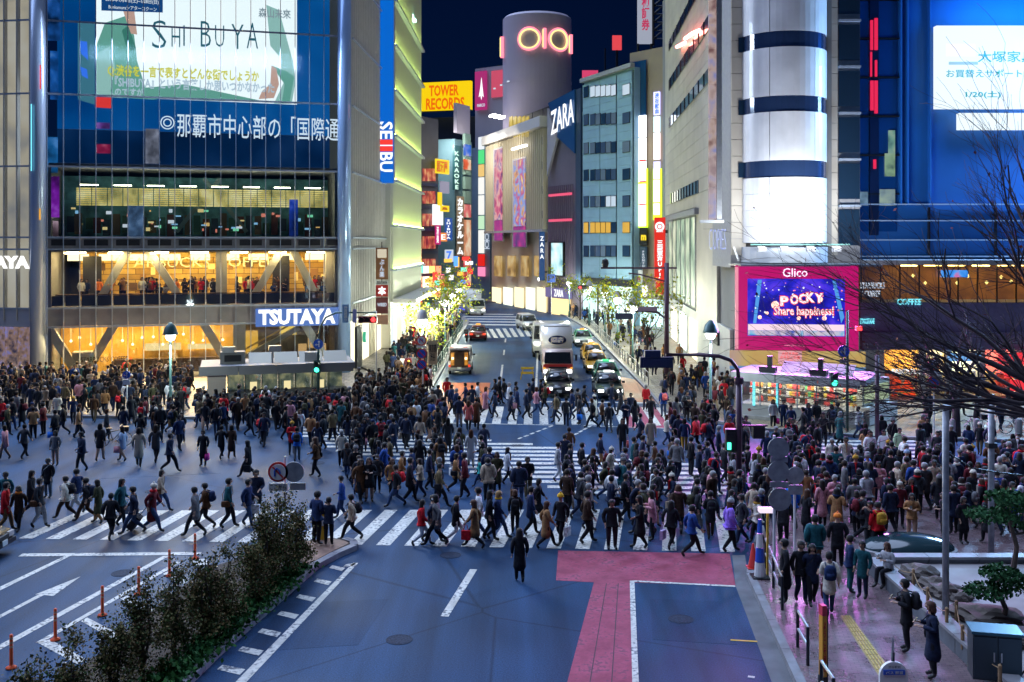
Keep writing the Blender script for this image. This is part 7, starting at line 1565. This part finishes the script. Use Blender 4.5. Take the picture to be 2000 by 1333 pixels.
# ---- lane posts
for i, (x, y) in enumerate(((22, 1306), (108, 1251), (200, 1203), (271, 1162), (331, 1126), (381, 1092))):
    p = G(x, y); t = thing('lane_post', 'orange lane post, %s of the row beside the median shrubs' % ('nearest the camera', 'second nearest', 'third nearest', 'fourth nearest', 'fifth nearest', 'farthest')[i], 'lane post', TR(p.x, p.y, .008), 'orange lane posts')
    mo = mat('post_orange', (.80, .10, .02), .45); mb = MB(); mb.lathe([(.125, 0), (.12, .03), (.05, .06), (.042, .10), (.040, .78), (.02, .80)], (0, 0, 0), 12); mb.build('post', mo, t, smooth=True)
    for z in (.48, .58, .68): mb = MB(); mb.lathe([(.043, 0), (.043, .05)], (0, 0, z), 12); mb.build('reflective_band', mat('post_band', (.85, .45, .25), .3), t)
# ---- plaza rails, cone, striped post, bus stop, banner post
def railing(label, a, b, z0=.15, n=2, h=.9, m=None, bars=(.88, .45), group='plaza railings'):
    d = Vector(b) - Vector(a); t = thing('railing', label, 'railing', TR(a[0], a[1], z0, math.atan2(d.y, d.x)), group); L = d.length
    for i in range(n): mb = MB(); mb.tube([(L * i / (n - 1), 0, 0), (L * i / (n - 1), 0, h)], .04, 8); mb.build('post', m or M_dark, t)
    for z in bars: mb = MB(); mb.tube([(0, 0, z), (L, 0, z)], .03, 8); mb.build('rail', m or M_steel, t)
    return t
railing('dark steel railing beside the man in the long black coat', g2(1495, 1110, .15), g2(1528, 1192, .15), n=3); railing('short dark railing at the plaza kerb, middle one', g2(1558, 1264, .15), g2(1578, 1300, .15)); railing('short railing at the bottom edge of the plaza', g2(1604, 1372, .15), g2(1628, 1410, .15))
for i in range(8): railing('steel guard rail on the right of the far street, %s from the crossing' % ('first', 'second', 'third', 'fourth', 'fifth', 'sixth', 'seventh', 'eighth')[i], (9.45 - .02 * i, 71 + i * 6.2), (9.43 - .02 * i, 76.4 + i * 6.2), .14, n=4, m=M_steel, group='guard rails of the far street')
for i in range(7): railing('steel guard rail on the left of the far street, %s from the crossing' % ('first', 'second', 'third', 'fourth', 'fifth', 'sixth', 'seventh')[i], (-5.8, 72 + i * 7), (-5.8, 78 + i * 7), .14, n=4, m=M_post, group='guard rails of the far street')
p = G(1471, 1110, .15); t = thing('traffic_cone', 'red traffic cone at the plaza corner', 'cone', TR(p.x, p.y, .16)); mb = MB(); mb.lathe([(.16, .03), (.15, .05), (.035, .72), (.02, .74)], (0, 0, 0), 14); mb.build('cone', M_red, t, smooth=True); bx('base', t, (0, 0, .015), (.38, .38, .03), M_red)
p = G(1484, 1128, .15); t = thing('striped_barrier', 'blue and white tapered barrier post beside the red cone', 'barrier', TR(p.x, p.y, .16))
for k in range(4): mb = MB(); mb.lathe([(.17 - k * .03, k * .42), (.17 - k * .03 - .025, k * .42 + .40)], (0, 0, .04), 12); mb.build('band', M_signw if k % 2 == 0 else M_signb, t)
bx('base', t, (0, 0, .02), (.5, .5, .04), M_dark); bx('lamp_box', t, (.22, .1, 1.95), (.45, .3, .12), emi('box_violet', (.9, .75, 1), 1.1)); bx('lamp_post', t, (.25, .1, .95), (.06, .06, 1.9), M_yel)
p = G(1609, 1345, .15); t = thing('banner_post', 'slim red and yellow printed post on the plaza', 'sign', TR(p.x - .02, p.y, .15, R(12)))
bx('panel', t, (0, 0, .95), (.11, .16, 1.35), mat('banner_yellow', (.70, .32, .03), .5)); bx('cap', t, (0, 0, 1.74), (.115, .165, .22), mat('banner_red', (.6, .04, .08), .5)); bx('foot', t, (0, 0, .14), (.13, .2, .28), M_dark); bx('edge', t, (.07, 0, .95), (.02, .17, 1.7), M_dark); vtext('lettering', 'ようこそ渋谷', t, (-.0, -.085, .95), .07, 1.1, M_red, ext=.004)
p = G(1744, 1375, .15); t = thing('bus_stop', 'round headed bus stop sign at the bottom edge of the plaza', 'bus stop', TR(p.x, p.y, .15)); arm(t, [(0, 0, 0), (0, 0, 1.1)], .04, M_dark, 'post')
mb = MB(); mb.prism([(.30 * math.cos(k * math.pi / 12), -.06, .62 + .30 * math.sin(k * math.pi / 12)) for k in range(13)] + [(-.30, -.06, .35), (.30, -.06, .35)], (0, .08, 0)); mb.build('sign_head', M_signw, t); bx('route_panel', t, (0, -.075, .70), (.46, .02, .10), M_signb); txt('lettering', '渋谷駅前', t, (0, -.09, .82), .26, .05, M_black, ext=.002); txt('lettering', 'バス 都営', t, (0, -.09, .70), .36, .06, M_signw, ext=.002); mb = MB(); mb.lathe([(.012, 0), (.03, .2), (.022, .42), (.002, .5)], (0, 0, .92), 8); mb.build('finial', M_steel, t)
# yellow barrier on the road and yellow box by the median
p = G(1030, 742); t = thing('road_barrier', 'yellow folding barrier standing in the road by the truck', 'barrier', TR(p.x, p.y, 0)); 
for s in (-.4, .4): bx('leg', t, (s, 0, .45), (.06, .06, .95), M_yel, ry=R(12 if s < 0 else -12))
bx('board', t, (0, -.04, .85), (.95, .05, .16), M_yel); bx('board', t, (0, -.04, .5), (.95, .05, .16), M_yel)
p = G(629, 1052, .15); t = thing('signal_cabinet', 'yellow fronted control box by the men on the median nose', 'box', TR(p.x, p.y, .14)); bx('body', t, (0, 0, .45), (.32, .28, .9), M_yel); bx('panel', t, (0, -.15, .62), (.22, .02, .3), M_signw); bx('lid', t, (0, 0, .92), (.36, .32, .05), M_grey)
# stone bollards before the sale shop
for i, x in enumerate((1862, 1908, 1938, 1990)): p = G(x, 852, .14); t = thing('stone_bollard', 'grey stone bollard, %s before the sale shop' % ('leftmost', 'second from left', 'third from left', 'rightmost')[i], 'bollard', TR(p.x, p.y, .14), 'stone bollards'); mb = MB(); mb.lathe([(.17, 0), (.17, .75), (.14, .86), (.05, .9)], (0, 0, 0), 10); mb.build('shaft', M_conc, t)
# ================================================================ TREES AND PLANTS
def leaf_mat(name, c1, c2, rough=.6):
    m = mat(name, c1, .85, spec=.15); nt = m.node_tree; b = nt.nodes['Principled BSDF']; g_ = nt.nodes.new('ShaderNodeNewGeometry'); mx = nt.nodes.new('ShaderNodeMix'); mx.data_type = 'RGBA'
    mx.inputs[6].default_value = (*c1, 1); mx.inputs[7].default_value = (*c2, 1); nt.links.new(g_.outputs['Random Per Island'], mx.inputs[0]); nt.links.new(mx.outputs[2], b.inputs['Base Color']); return m
M_leaf = leaf_mat('street_leaves', (.14, .26, .02), (.50, .44, .04)); M_con = leaf_mat('conifer_leaves', (.028, .072, .018), (.17, .11, .045)); M_grass = leaf_mat('ground_cover', (.015, .07, .02), (.04, .13, .03)); M_pine = leaf_mat('pine_needles', (.012, .055, .022), (.04, .12, .045))
M_bark = mat('bark', (.085, .062, .05), .9, noise=.35, scale=6, bump=.5); M_barkd = mat('dark_bark', (.055, .04, .045), .9, noise=.3, scale=6, bump=.4); M_rock = mat('rock', (.12, .10, .09), .9, noise=.35, scale=2.5, bump=.8)
def leaves(mb, pts, size, rr, flat=0.0):
    for p in pts:
        s = size * rr.uniform(.6, 1.3); a = Vector((rr.gauss(0, 1), rr.gauss(0, 1), rr.gauss(0, 1) * (1 - flat))).normalized(); b = a.cross(Vector((rr.gauss(0, 1), rr.gauss(0, 1), rr.gauss(0, 1)))).normalized() * s * .5
        mb.add([p - a * s * .7, p + b, p + a * s * .7, p - b], [(0, 1, 2, 3)])
def branch(mb, p, d, L, r, rr, depth, spread, tips, up=.12, bias=Vector((0, 0, 0)), n=5, kids=(2, 4), minr=.006):
    pts = [p]; rad = [r]; k = 4; q = p.copy(); dd = d.normalized()
    for i in range(k): dd = (dd + Vector((rr.gauss(0, .14), rr.gauss(0, .14), rr.gauss(0, .12) + up * .25)) + bias * .12).normalized(); q = q + dd * L / k; pts.append(q.copy()); rad.append(max(minr, r * (1 - .5 * (i + 1) / k)))
    mb.tube(pts, rad, n, cap=depth == 0)
    if depth == 0: tips.append(q); return
    for i in range(rr.randint(*kids)):
        j = rr.randint(1, k); a = Vector((rr.gauss(0, 1), rr.gauss(0, 1), rr.gauss(0, .8))); nd = (dd + a.normalized() * spread + bias * .25).normalized()
        branch(mb, pts[j], nd, L * rr.uniform(.55, .85), max(minr, rad[j] * .72), rr, depth - 1, spread, tips, up, bias, max(3, n - 1), kids, minr)
def street_tree(label, x, y, h, seed, z0=.14, dens=1.0):
    rr = random.Random(seed); t = thing('street_tree', label, 'tree', TR(x, y, z0), 'leafy trees along the far street'); mb = MB(); tips = []
    mb.tube([(0, 0, 0), (.05, .02, h * .25), (.02, .05, h * .45)], [.12, .09, .075], 7); mb.build('trunk', M_bark, t); b2 = MB()
    for k in range(6): a = k * 1.05 + rr.random(); branch(b2, Vector((.03, .04, h * (.30 + .03 * k))), Vector((math.cos(a) * .7, math.sin(a) * .7, 1)), h * .28, .045, rr, 2, .6, tips, .25, n=4)
    b2.build('limbs', M_bark, t); lf = MB(); pts = []
    for q in tips: pts += [q + Vector((rr.gauss(0, .28), rr.gauss(0, .28), rr.gauss(0, .28))) for _ in range(int(17 * dens))]
    leaves(lf, pts, .16, rr); lf.build('crown', M_leaf, t); return t
for i, (x, y, h) in enumerate(((-6.0, 73, 5.6), (-6.0, 84, 6.4), (-6.1, 97, 7.4), (-6.1, 109, 8.0))): street_tree('leafy young tree lit yellow-green on the left kerb, %s from the crossing' % ('nearest', 'second', 'third', 'fourth')[i], x, y, h, 20 + i, dens=.7)
for i, (x, y, h) in enumerate(((9.95, 75.5, 7.2), (10.2, 88, 7.8), (9.8, 104, 6.6), (8.7, 131, 6.5), (6.4, 143, 7.0))): street_tree('leafy young tree on the right pavement, %s from the crossing' % ('nearest', 'second', 'third', 'fourth', 'farthest')[i], x, y, h, 40 + i, dens=.8)
# conifer shrubs of the median
CON = []
for v in range(5):      # loose shrubs: several leaders, clumps of sprays of uneven size, gaps between them
    rr = random.Random(60 + v); mb = MB(); tr_ = MB(); pts = []
    for st in range(rr.randint(3, 5)):
        a = rr.random() * math.tau; q0 = rr.uniform(.03, .28); top = Vector((q0 * math.cos(a), q0 * math.sin(a), rr.uniform(1.1, 2.35 if st else 2.4))); mid = top * .5 + Vector((rr.gauss(0, .08), rr.gauss(0, .08), 0))
        tr_.tube([(0, 0, 0), mid, top], [.045, .03, .008], 5)
        for k in range(int(top.z * 11)):
            f = rr.uniform(.10, 1.0); c = (mid * (f / .5) if f < .5 else mid.lerp(top, (f - .5) * 2)); sp = .23 * (1.18 - f) + .045; e = c + Vector((rr.gauss(0, sp), rr.gauss(0, sp), rr.gauss(.05, .14)))
            if e.z < .08: continue
            if k % 2 == 0: tr_.tube([c, e], [.010, .004], 3)
            n = rr.randint(28, 85); cs = rr.uniform(.05, .12); dr = (e - c).normalized() if (e - c).length > .01 else Vector((0, 0, 1))
            pts += [e + dr * rr.gauss(0, cs * 1.3) + Vector((rr.gauss(0, cs), rr.gauss(0, cs), rr.gauss(0, cs * 1.2))) for _ in range(n)]
    leaves(mb, pts, .05, rr); CON.append((tr_.mesh('trunk', M_bark), mb.mesh('crown', M_con)))
for i in range(11):
    f = i / 10; rr = random.Random(90 + i); x = -6.45 - 2.55 * f + rr.uniform(-.2, .2); y = 31.4 - 12.0 * f + rr.uniform(-.2, .2); s = rr.uniform(.80, 1.08)
    t = thing('conifer_shrub', 'brownish conifer shrub of the median, %s' % (['nearest the no U-turn sign'] + ['%s from the no U-turn sign' % w for w in ('second', 'third', 'fourth', 'fifth', 'sixth', 'seventh', 'eighth', 'ninth', 'tenth', 'eleventh')])[i], 'shrub', TR(x, y, .13, rr.random() * 6), 'conifer shrubs of the median'); t.scale = (s * 1.05, s * 1.05, s * rr.uniform(.95, 1.08))
    put('trunk', CON[i * 3 % 5][0], t); put('crown', CON[i * 3 % 5][1], t)
rr = random.Random(3); mb = MB(); pts = []
for _ in range(5200): f = rr.random(); pts.append(Vector((-6.35 - 1.7 * f + rr.gauss(0, .25) - .1, 31.0 - 10.5 * f, .15 + abs(rr.gauss(0, .13)))))
leaves(mb, pts, .10, rr); o = mb.build('ground_cover', M_grass); tag(o, 'low green ground cover along the median kerb', 'ground cover', kind='stuff')
for i in range(9):
    f = i / 8; t = thing('median_stake', 'short white stake among the median shrubs, %s from the crossing' % ('first', 'second', 'third', 'fourth', 'fifth', 'sixth', 'seventh', 'eighth', 'ninth')[i], 'stake', TR(-7.7 - 2.2 * f, 31.2 - 10.5 * f, .13), 'white stakes of the median'); bx('stake', t, (0, 0, .4), (.06, .06, .8), M_white); bx('cap', t, (0, 0, .82), (.075, .075, .04), M_grey)
# bare trees on the right
def bare_tree(label, x, y, z0, trunk, boughs, seed, depth, thick, rot=0):
    rr = random.Random(seed); t = thing('bare_tree', label, 'tree', TR(x, y, z0, rot)); mb = MB(); mb.tube(trunk[0], trunk[1], 9); mb.build('trunk', M_barkd, t, smooth=True); b2 = MB(); tips = []
    for (p, d, L, r, bias) in boughs: branch(b2, Vector(p), Vector(d), L, r, rr, depth, .62, tips, .05, Vector(bias), 6, (3, 5), .0045)
    b2.build('crown', M_barkd, t, smooth=True)
    lf = MB(); leaves(lf, [q for q in tips if rr.random() < .05], .07, rr); lf.build('last_leaves', mat('red_leaf', (.25, .03, .02), .6), t); return t
q = G(1868, 852, .14)
bare_tree('bare tree with forked trunk before the sale shop', q.x, q.y, .14, ([(0, 0, 0), (0, 0, 1.2), (-.05, 0, 2.0)], [.22, .18, .17]), [((-.05, 0, 1.9), (-.5, -.1, 1), 2.6, .12, (-.1, 0, .1)), ((-.05, 0, 1.9), (.55, 0, 1), 2.8, .12, (.1, 0, .1)), ((-.05, 0, 2.0), (.05, .3, 1), 2.6, .08, (0, 0, .2))], 5, 3, .1)
bare_tree('large bare tree whose dark branches sweep in from the right edge', 14.3, 23.5, .15, ([(0, 0, 0), (-.1, 0, 3), (-.5, 0, 5.7)], [.36, .30, .25]),
          [((-.5, 0, 5.6), (-1, .25, .80), 3.9, .12, (-.30, .1, .25)), ((-.5, 0, 5.5), (-1, .1, .50), 4.0, .12, (-.35, .0, .15)), ((-.4, 0, 5.3), (-1, .4, .28), 3.6, .09, (-.4, .1, .10)), ((-.5, 0, 5.7), (-.6, .2, 1), 3.8, .11, (-.2, .1, .3)), ((-.4, 0, 5.7), (-.25, .2, 1), 3.2, .10, (-.15, .1, .3))], 12, 4, .1)
# ---- garden: stone wall, sand, rocks, pines, posts, cabinet, dome
GX = 10.95
gd = slab('garden_sand', [(GX, 17), (34, 17), (34, 30.6), (GX, 30.6)], .1, .42, M_sand)
gw = thing('garden_wall', 'low grey stone wall edging the white sand garden', 'wall', TR(0, 0, .15))
for i in range(9): bx('wall_stone', gw, (GX - .16, 17.8 + i * 1.5, .20), (.34, 1.47, .40), mat('wall_stone', (.13, .145, .17), .7, noise=.2, scale=3)); bx('coping', gw, (GX - .16, 17.8 + i * 1.5, .44), (.42, 1.48, .08), mat('coping', (.27, .27, .29), .5, noise=.1))
for i in range(12): bx('wall_stone', gw, (GX + .75 + i * 1.5, 30.75, .20), (1.47, .34, .40), mat('wall_stone', (.13, .145, .17), .7)); bx('coping', gw, (GX + .75 + i * 1.5, 30.75, .44), (1.48, .42, .08), mat('coping', (.27, .27, .29), .5))
def rock(label, x, y, s, seed, flat=.6):
    rr = random.Random(seed); bm = bmesh.new(); bmesh.ops.create_icosphere(bm, subdivisions=3, radius=1)
    for v in bm.verts: n_ = v.co.normalized(); k = 1 + .22 * math.sin(n_.x * 3 + seed) * math.cos(n_.y * 4 + seed) + .10 * math.sin(n_.z * 9 + n_.x * 7) + rr.uniform(-.03, .03); v.co = Vector((n_.x * s * k, n_.y * s * .8 * k, max(-.25 * s, n_.z * s * flat * k)))
    me = bpy.data.meshes.new('rock'); bm.to_mesh(me); bm.free(); me.materials.append(M_rock); o = put('rock', me, None, loc=(x, y, .42 + .18 * s)); tag(o, label, 'rock', 'garden rocks')
for i, (px, py, s, l) in enumerate(((1795, 1130, .55, 'upright brown rock beside the seated woman'), (1828, 1150, .45, 'dark red rock between the posts'), (1846, 1165, .5, 'arched grey rock left of the pale pole'), (1875, 1172, .35, 'small rock right of the pale pole'), (1930, 1215, .9, 'flat brown mossy rock beyond the cabinet'), (1990, 1255, .7, 'flat rock at the right edge below the pine'))): q = G(px, py, .42); rock(l, q.x, q.y, s, i + 3, .55 if i < 4 else .25)
bm = bmesh.new(); bmesh.ops.create_uvsphere(bm, u_segments=28, v_segments=14, radius=1); bmesh.ops.delete(bm, geom=[v for v in bm.verts if v.co.z < -.05], context='VERTS'); me = bpy.data.meshes.new('dome'); bm.to_mesh(me); bm.free(); me.materials.append(mat('dome_glass', (.02, .045, .055), .12, spec=.9)); me.shade_smooth()
t = thing('dome_monument', 'dark glossy dome at the back of the garden', 'monument', TR(P(1788, 1100, 31.6).x, 32.2, .15)); put('dome', me, t, loc=(0, 0, .26), scale=(1.45, .85, .46)); mb = MB(); mb.lathe([(1.52, 0), (1.52, .26), (1.4, .30)], (0, 0, 0), 28, 1, .6); mb.build('base', M_conc, t)
M_wp = mat('wood_post', (.30, .19, .10), .8, noise=.3, scale=8)
WPX = ((1733, 1120, 'behind the seated woman'), (1784, 1152, 'above the man with the backpack'), (1812, 1190, 'second by the wall'), (1849, 1232, 'left of the pale pole'), (1868, 1218, 'right of the pale pole'), (1880, 1268, 'left of the cabinet'), (1953, 1350, 'at the bottom edge'))
prev = None
for i, (px, py, w) in enumerate(WPX):
    q = G(px, py, .42); t = thing('rope_post', 'low wooden rope post %s' % w, 'post', TR(q.x, q.y, .42), 'garden rope posts'); mb = MB(); mb.lathe([(.045, 0), (.045, .55), (.02, .58)], (0, 0, 0), 8); mb.build('post', M_wp, t)
    if prev is not None and i not in (4,):
        a, b = prev, q; mb = MB(); mb.tube([Vector(((a.x + (b.x - a.x) * k / 6) - q.x, (a.y + (b.y - a.y) * k / 6) - q.y, .48 - .16 * math.sin(math.pi * k / 6))) for k in range(7)], .012, 4); mb.build('rope', M_wp, t)
    prev = q
def pine(label, x, y, h, pads, seed):
    rr = random.Random(seed); t = thing('garden_pine', label, 'tree', TR(x, y, .42), 'clipped garden pines'); mb = MB(); mb.tube([(0, 0, 0), (.12, 0, h * .35), (-.08, .05, h * .7), (0, 0, h * .95)], [.09, .07, .05, .02], 7)
    lf = MB(); pts = []
    for (dx, dy, z, rx) in pads:
        mb.tube([(0, 0, z - .15), (dx, dy, z)], [.04, .02], 5)
        for _ in range(int(900 * rx)): a = rr.random() * math.tau; q = rx * math.sqrt(rr.random()); pts.append(Vector((dx + q * math.cos(a), dy + q * math.sin(a), z + rr.uniform(-.02, .24) * (1 - .6 * (q / rx) ** 2) + rr.gauss(0, .03))))
    mb.build('trunk', M_bark, t); leaves(lf, pts, .085, rr); lf.build('crown', M_pine, t)
q = P(1958, 1000, 30); pine('tall clipped pine with flat green pads at the right edge', q.x + .1, 29.6, 2.3, [(-.6, 0, 1.65, .75), (.5, .1, 1.9, .8), (-.15, -.1, 2.2, .65), (.9, 0, 1.3, .7)], 4)
q = P(1955, 1140, 25.5); pine('small spreading pine above the sand, right edge', q.x, 25.5, 1.35, [(-.35, 0, .85, .55), (.4, 0, 1.0, .6), (0, 0, 1.3, .5)], 5)
t = thing('utility_cabinet', 'dark steel utility cabinet in the garden corner', 'cabinet', TR(P(1942, 1250, 22.6).x, 22.6, .42, R(-12))); bx('body', t, (0, 0, .52), (1.0, .55, 1.0), mat('cabinet_steel', (.05, .08, .10), .35, .5, noise=.2, scale=2)); bx('lid', t, (0, 0, 1.05), (1.06, .62, .06), mat('cabinet_lid', (.04, .13, .18), .3, .5)); 
for s in (-.25, .25): bx('door', t, (s, -.285, .52), (.46, .03, .9), mat('cabinet_door', (.045, .075, .10), .35, .5)); bx('handle', t, (s * .3, -.315, .55), (.03, .03, .2), M_steel)
arm(t, [(.5, .1, .75), (.66, .05, .7), (.66, 0, .25), (.52, 0, .05)], .02, M_black, 'cable')
# cafe parasol table near the sale shop and overhead cables
t = thing('overhead_cable', 'black overhead cable sagging across the right side', 'cable', None); arm(t, [P(1830, 872, 30), P(1900, 915, 30), P(1960, 925, 30), P(2060, 935, 30)], .02, M_black, 'cable'); arm(t, [P(1670, 880, 30.2), P(1760, 850, 30), P(1848, 885, 26.6)], .008, M_black, 'cable')
# ---------------------------------------------------------------- the far part of the crowd as one mass
o = put('distant_crowd', crowd_mesh('distant_crowd', far + INDOOR)); tag(o, 'far pedestrians massed on the pavements and behind the shop windows', 'crowd', kind='stuff')
bpy.data.scenes.remove(TMP)
